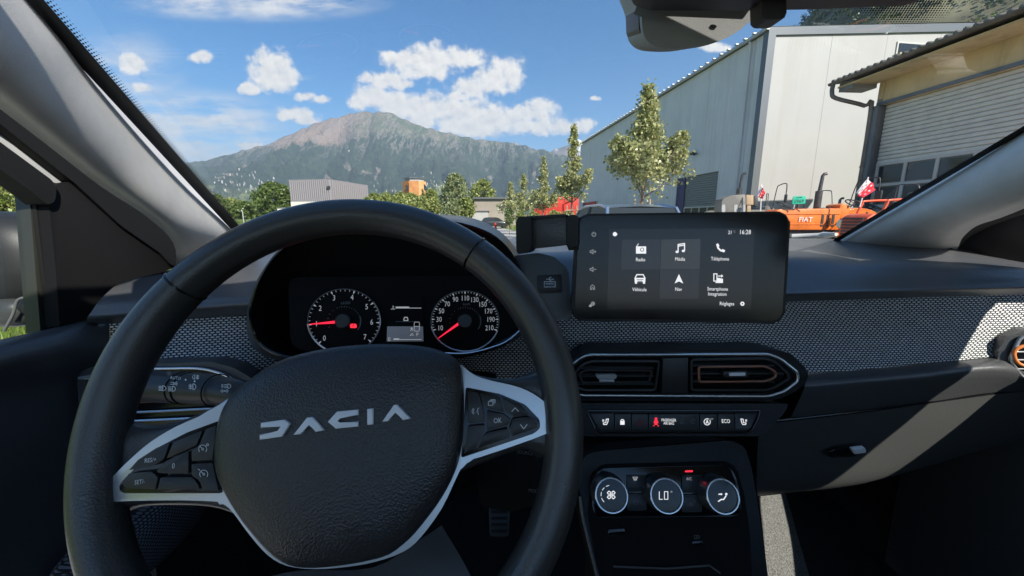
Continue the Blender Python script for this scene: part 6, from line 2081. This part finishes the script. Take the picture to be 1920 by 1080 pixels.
icon('beam_symbol', fr_, 425, 724, 7, [arc(.3, 0, .8, -80, 80, 8, .6), [(.3, .55), (.3, -.55)], [(-.6, .4), (.1, .4)], [(-.6, 0), (.1, 0)], [(-.6, -.4), (.1, -.4)], [(-1, .5), (-1, -.4)], [(-1.3, .5), (-1.3, -.4)]], [], M_white, st, 0.0, 0.16)
icon('turn_symbol', fr_, 421, 733, 6, [[(-1.2, 0), (-.7, .5), (-.7, .2), (-.1, .2), (-.1, -.2), (-.7, -.2), (-.7, -.5), (-1.2, 0)], [(1.2, 0), (.7, .5), (.7, .2), (.1, .2), (.1, -.2), (.7, -.2), (.7, -.5), (1.2, 0)]], [], M_white, st, 0.0, 0.13)

st2 = thing('audio_stalk', 'dark audio control stalk half hidden under the right spoke', 'stalk', U(940, 880, .40))
fa = Frame(U(990, 880, .40), (-0.1, -0.95, 0.2))
pplate('body', fa, rounded([(890, 836), (1020, 836), (1025, 940), (960, 960), (900, 950)], 10), 0.03, M_void, st2, 0.0, 0.004)
ptext('lettering', 'SOURCE', fa, 984, 849, 6.5, M_greyp, st2, 0.001, sx=0.85, tilt=-0.06)
ptext('lettering', 'MODE', fa, 1002, 921, 6.5, M_greyp, st2, 0.001, sx=0.85, tilt=-0.06)

# ------------------------------------------------------------------ left and right end vents
PL = Frame(U(300, 745, .50), (0.22, -0.95, 0.15))
lv = thing('left_vent', 'left end air vent with silver edge, half hidden behind the wheel rim', 'air vent', U(300, 820, .52))
pplate('bezel', PL, rounded([(144, 706), (160, 690), (250, 684), (395, 678), (440, 690), (476, 712), (500, 740), (470, 800), (420, 830), (200, 830), (150, 800)], 10), 0.04, M_pad, lv, 0.0, 0.003, 3)
pplate('black_face', PL, rounded([(160, 712), (250, 698), (372, 692), (420, 704), (455, 735), (420, 790), (250, 800), (165, 790)], 12), 0.004, M_gloss, lv, 0.003, 0.001)
tube('silver_edge', catmull([PL.on(x, y, 0.005) for x, y in [(148, 709), (250, 693), (310, 691), (372, 691), (410, 699), (444, 714)]], False, 4), 0.0020, M_chrome, lv, 8)
for y0, m in ((753, M_copper), (772, M_silver), (788, M_chrome)):
    tube('slat', [PL.on(160, y0 + 5, 0.008), PL.on(300, y0 - 1, 0.008), PL.on(420, y0 - 7, 0.008)], 0.0017, m, lv, 6)
pplate('silver_tip', PL, [(146, 707), (172, 705), (172, 711), (146, 712)], 0.003, M_letter, lv, 0.004, 0.0005)

rv = thing('right_vent', 'right end air vent with orange and silver rings at the photo edge', 'air vent', U(1935, 715, .60))
PR = Frame(U(1935, 672, .585), (-0.35, -0.92, 0.15))
pplate('bezel', PR, rounded([(1866, 664), (1890, 632), (1930, 618), (1990, 620), (2010, 670), (1990, 720), (1930, 718), (1880, 690)], 8), 0.04, M_pad, rv, 0.004, 0.004, 3)
cpx = (1946, 671)
def ell(rx, ry, n=40): return [(cpx[0] + rx * math.cos(2 * math.pi * k / n), cpx[1] + ry * math.sin(2 * math.pi * k / n)) for k in range(n)]
pplate('black_face', PR, ell(46, 44), 0.003, M_gloss, rv, 0.0065)
tube('silver_ring', [PR.on(x, y, 0.008) for x, y in rounded([(1896, 668), (1912, 634), (1946, 624), (1985, 634), (1998, 670), (1985, 708), (1946, 718), (1915, 706), (1897, 680)], 8)], 0.0026, M_silver, rv, 8, True)
tube('orange_ring', [PR.on(x, y, 0.010) for x, y in c2([(1901, 664), (1912, 651), (1946, 647), (1985, 652), (1990, 668), (1985, 684), (1946, 688), (1912, 683)])], 0.0028, M_orange_trim, rv, 8, True)
for y in (660, 675, 692):
    tube('slat', [PR.on(1902, y, 0.009), PR.on(1990, y, 0.009)], 0.0016, M_silver, rv, 6)
# ------------------------------------------------------------------ body shell of the car
car_b = thing('car_body', 'cabin shell with pale grey windscreen pillars, doors, roof and windscreen', 'car', (0.2, 0.2, 0.3))


def Ur(px, py, d):
    return U(px, py, d * 1.11)


def dlin(y, ya, da, yb, db):
    t = (y - ya) / (yb - ya)
    return 1.0 / (1 / da + t * (1 / db - 1 / da))


# left pillar trim
c0 = [(-70, -116), (38, 0), (111, 80), (178, 160), (276, 267), (361, 356), (438, 429), (475, 468)]
c3 = [(-190, 20), (-90, 108), (0, 182), (89, 253), (200, 342), (284, 400), (338, 452), (348, 500)]
def pil(c0, c3, f0, f3, bul, prof):
    rows_ = []
    for (s, h) in prof:
        r_ = []
        for a, b in zip(c0, c3):
            A = U(a[0], a[1], f0(a[1])); B = U(b[0], b[1], f3(b[1]))
            P = A * (1 - s) + B * s
            r_.append(P + (CAM - P).normalized() * h * bul)
        rows_.append(r_)
    return rows_


f0 = lambda y: dlin(y, 0, .335, 429, .74)
f3 = lambda y: dlin(y, 182, .312, 455, .575)
PR_ = [(-0.05, -0.25), (0.0, 0.0), (0.07, 0.30), (0.16, 0.60), (0.28, 0.86), (0.42, 0.99), (0.58, 0.97), (0.75, 0.78), (0.90, 0.42), (0.97, 0.12), (1.02, -0.2), (1.10, -0.6)]
loft('pillar_trim', pil(c0, c3, f0, f3, 0.035, PR_), M_pillar, car_b, True, k=4, kr=2)
# right pillar trim
r0 = [(1530, 474), (1578, 447), (1640, 412), (1700, 379), (1800, 322), (1920, 253), (2060, 173)]
r3 = [(1760, 485), (1774, 461), (1789, 441), (1818, 419), (1867, 401), (1935, 372), (2060, 310)]
g0 = lambda y: dlin(y, 447, 1.0, 253, .65)
g3 = lambda y: dlin(y, 461, .86, 372, .64)
loft('pillar_trim', pil(r0, r3, g0, g3, 0.045, PR_), M_pillar, car_b, True, k=4, kr=2)

# windscreen: curved sheet between the dash and the roof edge
bl = U(472, 472, .82); br = U(1556, 462, 1.03)
tl_ = U(26, -10, .345); tr_ = U(1935, 240, .648)
tl2 = bl + (tl_ - bl) * 1.9
tr2 = br + (tr_ - br) * 1.58
def wsb(s):
    P = bl * (1 - s) + br * s
    P.y += 0.55 * s * (1 - s) * 0.62; P.z -= 0.02 * s * (1 - s) * 4
    return P
def wst(s):
    P = tl2 * (1 - s) + tr2 * s
    P.y += 0.30 * s * (1 - s); P.z += 0.10 * s * (1 - s)
    return P
WR = 10; WCn = 26
ws_rows = [[wsb(j / WCn) * (1 - i / WR) + wst(j / WCn) * (i / WR) + Vector((0, 0.25, 0.75)) * (0.05 * (i / WR) * (1 - i / WR) * (1 - (2 * j / WCn - 1) ** 2)) for j in range(WCn + 1)] for i in range(WR + 1)]
wsc = loft('windscreen', ws_rows, M_glass, car_b, True)


def wpt(s, v):
    """point on the windscreen: s across 0..1, v up 0..1"""
    x = s * WCn; y = v * WR
    j = min(WCn - 1, max(0, int(x))); i = min(WR - 1, max(0, int(y)))
    a, b = x - j, y - i
    return (ws_rows[i][j] * (1 - a) + ws_rows[i][j + 1] * a) * (1 - b) + (ws_rows[i + 1][j] * (1 - a) + ws_rows[i + 1][j + 1] * a) * b


def onglass(px, py):
    """where a sight line meets the windscreen (bisection on its grid)"""
    best = None
    r = ray(px, py).normalized()
    for i in range(WR):
        for j in range(WCn):
            for tri in ((ws_rows[i][j], ws_rows[i][j + 1], ws_rows[i + 1][j + 1]), (ws_rows[i][j], ws_rows[i + 1][j + 1], ws_rows[i + 1][j])):
                from mathutils.geometry import intersect_ray_tri
                h = intersect_ray_tri(tri[0], tri[1], tri[2], r, CAM, True)
                if h is not None:
                    return h
    return None


# ceramic edge band on the left border, with its dotted fringe
M_frit = mat('black ceramic print', (0.006, 0.006, 0.007), 0.4)
sd = []
for k in range(44):
    v = k / 43
    sd.append(v)
inset = lambda s, v: wpt(s, v) + (CAM - wpt(s, v)).normalized() * 0.002
wband = 0.012
mk('edge_band', [inset(s, v) for v in sd for s in (0.0, wband)], [(2 * i, 2 * i + 1, 2 * i + 3, 2 * i + 2) for i in range(43)], M_frit, wsc)
mk('edge_band', [inset(s, v) for v in sd for s in (1.0 - 0.014, 1.0)], [(2 * i, 2 * i + 1, 2 * i + 3, 2 * i + 2) for i in range(43)], M_frit, wsc)
mk('edge_band', [inset(k / 40, v) for k in range(41) for v in (0.0, 0.035)], [(2 * i, 2 * i + 1, 2 * i + 3, 2 * i + 2) for i in range(40)], M_frit, wsc)
V = []; Fc = []
def dot(P, r, n=6):
    nn = (CAM - P).normalized()
    e = nn.orthogonal().normalized(); f = nn.cross(e)
    k = len(V)
    for q in range(n):
        V.append(P + (e * math.cos(6.283 * q / n) + f * math.sin(6.283 * q / n)) * r)
    Fc.append(tuple(range(k, k + n)))
for k in range(300):
    v = k / 299
    for q, r_ in ((0, 0.0009), (1, 0.0007), (2, 0.0004)):
        dot(inset(wband + 0.0008 + 0.0017 * q, min(1, v + (0.0016 if q % 2 else 0))), r_)
# dotted shade zones near the mirror
for (x0, x1, y0, y1, st_) in ((1590, 1800, -30, 52, 5.2), (1188, 1202, -10, 82, 3.0)):
    y = y0; row_ = 0
    while y < y1:
        x = x0 + (st_ / 2 if row_ % 2 else 0)
        while x < x1:
            if x0 > 1500:
                ex_ = ((x - 1695) / 110) ** 2 + ((y - 0) / 54) ** 2
                rr = 0.0011 * max(0, 1 - ex_ ** 2)
            else:
                rr = 0.0007 * (0.3 + 0.7 * (x - x0) / (x1 - x0))
            if rr > 0.0003:
                h = None
                r = ray(x, y)
                P = None
                # place on the glass by its mean plane, refined once
                A_, B_, C_ = wpt(0.6, 0.3), wpt(0.9, 0.3), wpt(0.75, 0.8)
                n_ = (B_ - A_).cross(C_ - A_).normalized()
                P = CAM + r * ((A_ - CAM).dot(n_) / r.dot(n_))
                dot(P - r.normalized() * 0.004, rr)
            x += st_
        y += st_ * 0.8; row_ += 1
fd = mk('edge_dots', V, Fc, M_frit, wsc)
fd['kind'] = 'stuff'

# roof, header and rear of the cabin
M_roof = mat('light grey roof lining', (0.70, 0.69, 0.67), 0.9, bump=(500, 0.3, 0.0006))
head = [wst(k / 12) for k in range(13)]
rf = []
for k, p in enumerate(head):
    s = k / 12
    x = -0.63 + 1.58 * s
    rf.append([p + Vector((0, 0.02, 0.01)), Vector((p.x * 0.3 + x * 0.7, p.y - 0.10, p.z + 0.03)), Vector((x, -0.3, 1.25 + 0.33 - 0.13 * (2 * s - 1) ** 2)), Vector((x, -0.75, 1.25 + 0.32 - 0.13 * (2 * s - 1) ** 2))])
o = loft('roof', [[r_[i] for r_ in rf] for i in range(4)], M_roof, car_b, True, kr=3)
md = o.modifiers.new('thickness', 'SOLIDIFY'); md.thickness = 0.03; md.offset = 1
for x in (-0.66, 0.98):
    box('rear_door', (x, -0.85, 0.72), (0.06, 0.8, 0.72), M_void, car_b)
    box('b_pillar', (x, -0.42, 1.22), (0.06, 0.14, 0.75), M_roof, car_b)
    box('kick_panel', (x + (0.02 if x < 0 else -0.01), 0.86, 0.72), (0.04, 0.62, 0.76), M_carpetd, car_b)
box('rear_seat_back', (0.16, -1.2, 0.74), (1.6, 0.12, 0.80), M_void, car_b, 0, 0.04)  # unseen block added to keep bright sky out of the screen's reflection
tube('roof_rail', catmull([Vector(q) for q in ((0.885, 0.60, 1.235), (0.885, 0.46, 1.255), (0.89, 0.30, 1.28), (0.90, 0.05, 1.31), (0.91, -0.5, 1.36), (0.91, -0.75, 1.38))], False, 4), [0.022] + [0.05] * 3 + [0.055] * 17, M_seal, car_b, 10)  # right rail hung low, out of view, to cut the sun patches
tube('roof_rail', catmull([Vector(q) for q in ((-0.44, 0.05, 1.49), (-0.52, -0.05, 1.49), (-0.58, -0.2, 1.49), (-0.62, -0.5, 1.47), (-0.62, -0.75, 1.45))], False, 4), 0.04, M_roof, car_b, 10)
loft('door_header', [[Vector((0.89, 0.60, 1.25)), Vector((0.885, 0.50, 1.26)), Vector((0.88, 0.35, 1.30)), Vector((0.91, -0.1, 1.34)), Vector((0.92, -0.75, 1.38))],
                     [Vector((0.86, 0.58, 1.30)), Vector((0.80, 0.46, 1.40)), Vector((0.80, 0.30, 1.46)), Vector((0.90, -0.1, 1.47)), Vector((0.93, -0.75, 1.45))]], M_grey, car_b, True, k=4, kr=2)  # unseen infill from the lowered rail up to the roof
# floor, firewall and tunnel
box('floor', (0.16, -0.55, 0.36), (1.7, 3.4, 0.05), M_carpetd, car_b)
box('firewall', (0.16, 1.12, 0.72), (1.75, 0.06, 0.75), M_carpetd, car_b)
tun = [[U(1416, 925, .66), U(1421, 950, .645), U(1430, 1010, .60), U(1441, 1090, .555), U(1452, 1180, .51)],
       [U(1470, 920, .74), U(1480, 948, .715), U(1497, 1010, .66), U(1520, 1090, .61), U(1540, 1180, .56)]]
shade_edge = [[U(1470, 920, .74), U(1480, 948, .715), U(1497, 1010, .66), U(1520, 1090, .61), U(1540, 1180, .56)],
       [U(1530, 915, .95), U(1580, 950, .85), U(1620, 1010, .78), U(1660, 1090, .72), U(1700, 1180, .66)]]
loft('shaded_carpet', shade_edge, M_carpetd, car_b, True, k=4, kr=4)  # carpet's shaded side, drawn as a black sheet beside the sunlit strip
loft('tunnel_carpet', tun, M_carpet, car_b, True, k=4, kr=4)
# outer cowl strip under the screen with a pale edge
lo = [Vector((wsb(k / 20).x, wsb(k / 20).y + 0.01, wsb(k / 20).z - 0.004)) for k in range(21)]
tube('cowl_edge', [p + Vector((0, 0.03, 0.005)) for p in lo], 0.012, M_black, car_b, 8)
wa = tube('wiper', [U(1484, 444, 1.13), U(1535, 442, 1.10), U(1545, 441, 1.09), U(1568, 439.5, 1.05)], [0.008, 0.008, 0.010, 0.005], mat('pale wiper arm', (0.62, 0.60, 0.55), 0.5), car_b, 8)  # thin pale strip along the screen base
# bonnet and wings, unseen below the dash but there
loft('bonnet', [[Vector((-0.62, 1.15, 1.03)), Vector((0.16, 1.30, 1.06)), Vector((0.94, 1.15, 1.03))], [Vector((-0.60, 1.9, 0.97)), Vector((0.16, 2.0, 1.0)), Vector((0.92, 1.9, 0.97))], [Vector((-0.5, 2.2, 0.72)), Vector((0.16, 2.3, 0.75)), Vector((0.82, 2.2, 0.72))]], M_paint, car_b, True, k=4, kr=4)

# ------------------------------------------------------------------ left door
ld = thing('left_door', 'driver side door with black sail panel, seals and window', 'car door', (-0.64, 0.2, 0.45))
XD = -0.635
PD = Frame(Vector((XD, 0.5, 1.1)), (1, 0, 0.0))
def dpl(name, pts, m, off, t=0.02, bev=0.002, r=3):
    return pplate(name, PD, rounded(pts, r), t, m, ld, off, bev)
dpl('outer_seal', [(-90, 118), (0, 185), (89, 256), (200, 345), (284, 403), (336, 452), (345, 500), (322, 498), (300, 474), (228, 424), (140, 343), (60, 280), (0, 232), (-90, 170)], M_seal, 0.012, 0.03, 0.006, 6)
dpl('grey_reveal', [(-90, 166), (0, 230), (60, 278), (140, 341), (112, 345), (100, 342), (60, 312), (0, 268), (-90, 208)], M_grey, -0.004, 0.03, 0.002)
fr_up = dpl('upper_frame', [(-90, 205), (0, 266), (60, 310), (98, 338), (106, 352), (104, 376), (92, 386), (56, 356), (0, 318), (-90, 258)], M_seal, 0.014, 0.03, 0.008, 8)
dpl('sail_panel', [(106, 345), (140, 340), (228, 422), (302, 474), (330, 500), (260, 530), (170, 598), (112, 614), (104, 500), (92, 384)], M_void, 0.006, 0.02, 0.003)
dpl('window_post', [(93, 384), (100, 390), (124, 612), (108, 618), (82, 374)], M_paint, -0.006, 0.02)
dpl('window_channel', [(64, 358), (83, 374), (109, 618), (95, 622)], M_seal, -0.010, 0.02)
dpl('window_post', [(54, 352), (65, 359), (96, 622), (76, 626)], M_paint, -0.016, 0.02)
mk('window_glass', [PD.on(x, y, -0.03) for x, y in [(-500, 30), (0, 300), (56, 350), (80, 630), (-500, 770)]], [(0, 1, 2, 3, 4)], M_glass2, ld)
# door card: belt roll, upper card, lower card
b0 = [(-420, 745), (-150, 676), (0, 637), (90, 617), (165, 598), (205, 596)]
def drow(dy, x): 
    f = Frame(Vector((x, 0.5, 1.1)), (1, 0, 0))
    return [f.on(a, b + dy) for a, b in b0]
loft('door_card', [drow(2, -0.66), drow(0, -0.64), drow(8, -0.615), drow(40, -0.60), drow(70, -0.605), drow(110, -0.615), drow(180, -0.61), drow(320, -0.61), drow(470, -0.62)], M_pad, ld, True, k=4, kr=3)


def bulge(name, c, r, m, parent, nu=28, nv=18, uvs=0.9):
    V = []; Fc = []; uv = []
    for j in range(nv + 1):
        b = math.pi * j / nv
        for i in range(nu + 1):
            a = 2 * math.pi * i / nu
            d_ = Vector((math.sin(b) * math.cos(a), math.sin(b) * math.sin(a), math.cos(b)))
            d_ = Vector([math.copysign(abs(q) ** 0.75, q) for q in d_])
            V.append(Vector(c) + Vector((d_.x * r[0], d_.y * r[1], d_.z * r[2])))
            uv.append((V[-1].y, V[-1].z * 1.0))
    for j in range(nv):
        for i in range(nu):
            Fc.append((j * (nu + 1) + i, j * (nu + 1) + i + 1, (j + 1) * (nu + 1) + i + 1, (j + 1) * (nu + 1) + i))
    return mk(name, V, Fc, m, parent, True, None, uv)


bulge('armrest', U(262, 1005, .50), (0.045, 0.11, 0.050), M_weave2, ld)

# door mirror outside the driver's window
mc = U(2, 508, .66)
mr = thing('door_mirror', 'black door mirror seen through the driver side window', 'door mirror', mc + Vector((0.1, 0, -0.1)))
bulge('housing', mc + Vector((-0.02, 0.02, 0.015)), (0.115, 0.07, 0.090), M_black, mr)
mirror_cap = mat('satin grey mirror cap', (0.05, 0.05, 0.05), 0.35, coat=0.3)
bulge('lower_cap', U(44, 578, .66), (0.050, 0.05, 0.030), mirror_cap, mr)
tube('silver_edge', catmull([U(8, 620, .61), U(24, 590, .61), U(32, 565, .61), U(45, 558, .61), U(66, 556, .61)], False, 4), 0.0022, M_greyp, mr, 8)
tube('arm', [U(64, 572, .64), U(120, 585, .60)], 0.02, M_black, mr, 10)

# ------------------------------------------------------------------ right door
rd = thing('right_door', 'passenger door in deep shade at the right edge', 'car door', (0.95, 0.2, 0.45))
XR = 0.93
PRD = Frame(Vector((XR, 0.6, 1.1)), (-1, 0, 0))
def rpl(name, pts, m, off, t=0.02, bev=0.002, r=3):
    return pplate(name, PRD, rounded(pts, r), t, m, rd, off, bev)
loft('seal', [[Ur(1772, 464, .80), Ur(1788, 443, .78), Ur(1817, 421, .75), Ur(1866, 403, .70), Ur(1935, 375, .63), Ur(2060, 318, .52)],
              [Ur(1784, 468, .79), Ur(1800, 450, .77), Ur(1830, 430, .74), Ur(1880, 411, .69), Ur(1950, 384, .62), Ur(2070, 330, .52)],
              [Ur(1800, 475, .86), Ur(1815, 455, .85), Ur(1845, 435, .82), Ur(1890, 415, .78), Ur(1965, 388, .70), Ur(2090, 335, .60)]], M_seal, rd, True, k=3, kr=2)
sailp = [Ur(1770, 470, .84), Ur(1790, 445, .83), Ur(1820, 425, .80), Ur(1870, 405, .76), Ur(1930, 382, .71), Ur(1960, 430, .70), Ur(1975, 520, .70), Ur(1880, 505, .77)]
nsl_ = (sailp[3] - sailp[0]).cross(sailp[6] - sailp[0]).normalized()
if nsl_.dot(CAM - sailp[0]) < 0: nsl_ = -nsl_
plate('sail_panel', sailp, nsl_, 0.02, M_black, rd, 0.002)
zr_ = [(1.12, 0.965), (1.125, 0.945), (1.08, 0.93), (0.98, 0.92), (0.9, 0.925), (0.75, 0.93), (0.55, 0.935), (0.40, 0.94)]
loft('door_card', [[Vector((x, y, z)) for y in (-0.35, 0.0, 0.35, 0.62, 0.80)] for z, x in zr_], M_pad, rd, True, k=3, kr=2)
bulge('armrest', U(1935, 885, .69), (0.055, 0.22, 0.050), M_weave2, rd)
mk('window_glass', [Vector((0.955, -0.35, 1.04)), Vector((0.955, 0.62, 1.04)), Vector((0.93, 0.55, 1.15)), Vector((0.86, 0.15, 1.46)), Vector((0.86, -0.35, 1.50))], [(0, 1, 2, 3, 4)], M_glass2, rd)

# ------------------------------------------------------------------ mirror mount at the top
mm = thing('mirror_camera_cover', 'pale grey sensor cover behind the rear view mirror', 'sensor cover', U(1310, 0, .47))
PM = Frame(U(1310, 45, .46), (0.02, -0.94, -0.32))
outl = [(1203, -60), (1203, 20), (1205, 55), (1212, 74), (1230, 87), (1262, 91), (1300, 90), (1335, 82), (1372, 66), (1402, 44), (1424, 20), (1432, -60)]
cv_ = pplate('cover', PM, c2(outl, True, 4), 0.06, M_grey, mm, 0.0, 0.012, 5)
pplate('sensor_hole', PM, [(1338 + 6 * math.cos(k * 0.524), 49 + 3.4 * math.sin(k * 0.524 + 0.3)) for k in range(12)], 0.004, M_void, cv_, 0.001)
pplate('side_lip', PM, rounded([(1196, -60), (1207, -60), (1209, 60), (1222, 84), (1210, 78), (1198, 55)], 3), 0.05, M_frit, mm, -0.008, 0.002)
pplate('upper_tray', PM, rounded([(1207, -40), (1420, -40), (1410, 18), (1215, 10)], 3), 0.01, M_grey, mm, 0.004, 0.002)
rm = thing('rear_view_mirror', 'rear view mirror, only its dark lower edge in the photo', 'mirror', U(1440, -40, .40))
PMi = Frame(U(1440, -50, .385), (-0.1, -0.97, -0.1))
pplate('housing', PMi, rounded([(1196, -150), (1196, -18), (1230, -6), (1420, -6), (1560, -9), (1760, -18), (1800, -36), (1800, -150)], 14), 0.03, M_black, rm, 0.0, 0.006)
pplate('knob', PMi, rounded([(1428, -10), (1475, -10), (1475, 29), (1468, 36), (1437, 37), (1429, 31)], 7), 0.022, M_black, rm, -0.008, 0.005)

# pedals in the driver's footwell
pd_ = thing('brake_pedal', 'ribbed brake pedal in the dark driver footwell', 'pedal', U(935, 985, .80))
PP = Frame(U(935, 975, .80), (0, -0.85, 0.5))
o = pplate('pad', PP, rounded([(916, 950), (956, 950), (954, 1006), (918, 1006)], 5), 0.012, M_black, pd_, 0, 0.003)
for k in range(4):
    pplate('rib', PP, [(921, 958 + k * 12), (951, 958 + k * 12), (951, 963 + k * 12), (921, 963 + k * 12)], 0.003, M_seal, o, 0.004, 0.001)
tube('arm', [U(936, 955, .82), U(930, 880, .95)], 0.01, M_black, pd_, 8)
# ------------------------------------------------------------------ haze
def haze():
    m = bpy.data.materials.new('valley haze')
    m.use_nodes = True
    nt = m.node_tree
    nt.nodes.clear()
    v = nd(nt, 'ShaderNodeVolumePrincipled')
    v.inputs['Color'].default_value = (0.66, 0.82, 1.0, 1)
    v.inputs['Density'].default_value = HAZE
    v.inputs['Anisotropy'].default_value = 0.1
    o = nd(nt, 'ShaderNodeOutputMaterial')
    lk(nt, v.outputs[0], o.inputs['Volume'])
    x, y0, y1, z0, z1 = 26500, -26500, 26500, -120, 2250
    V = [(-x, y0, z0), (x, y0, z0), (x, y1, z0), (-x, y1, z0), (-x, y0, z1), (x, y0, z1), (x, y1, z1), (-x, y1, z1)]
    ob = mk('haze', V, [(0, 3, 2, 1), (4, 5, 6, 7), (0, 1, 5, 4), (1, 2, 6, 5), (2, 3, 7, 6), (3, 0, 4, 7)], m)
    tag(ob, 'pale blue summer haze filling the valley', 'haze', kind='stuff')


HAZE = 0.00007
haze()
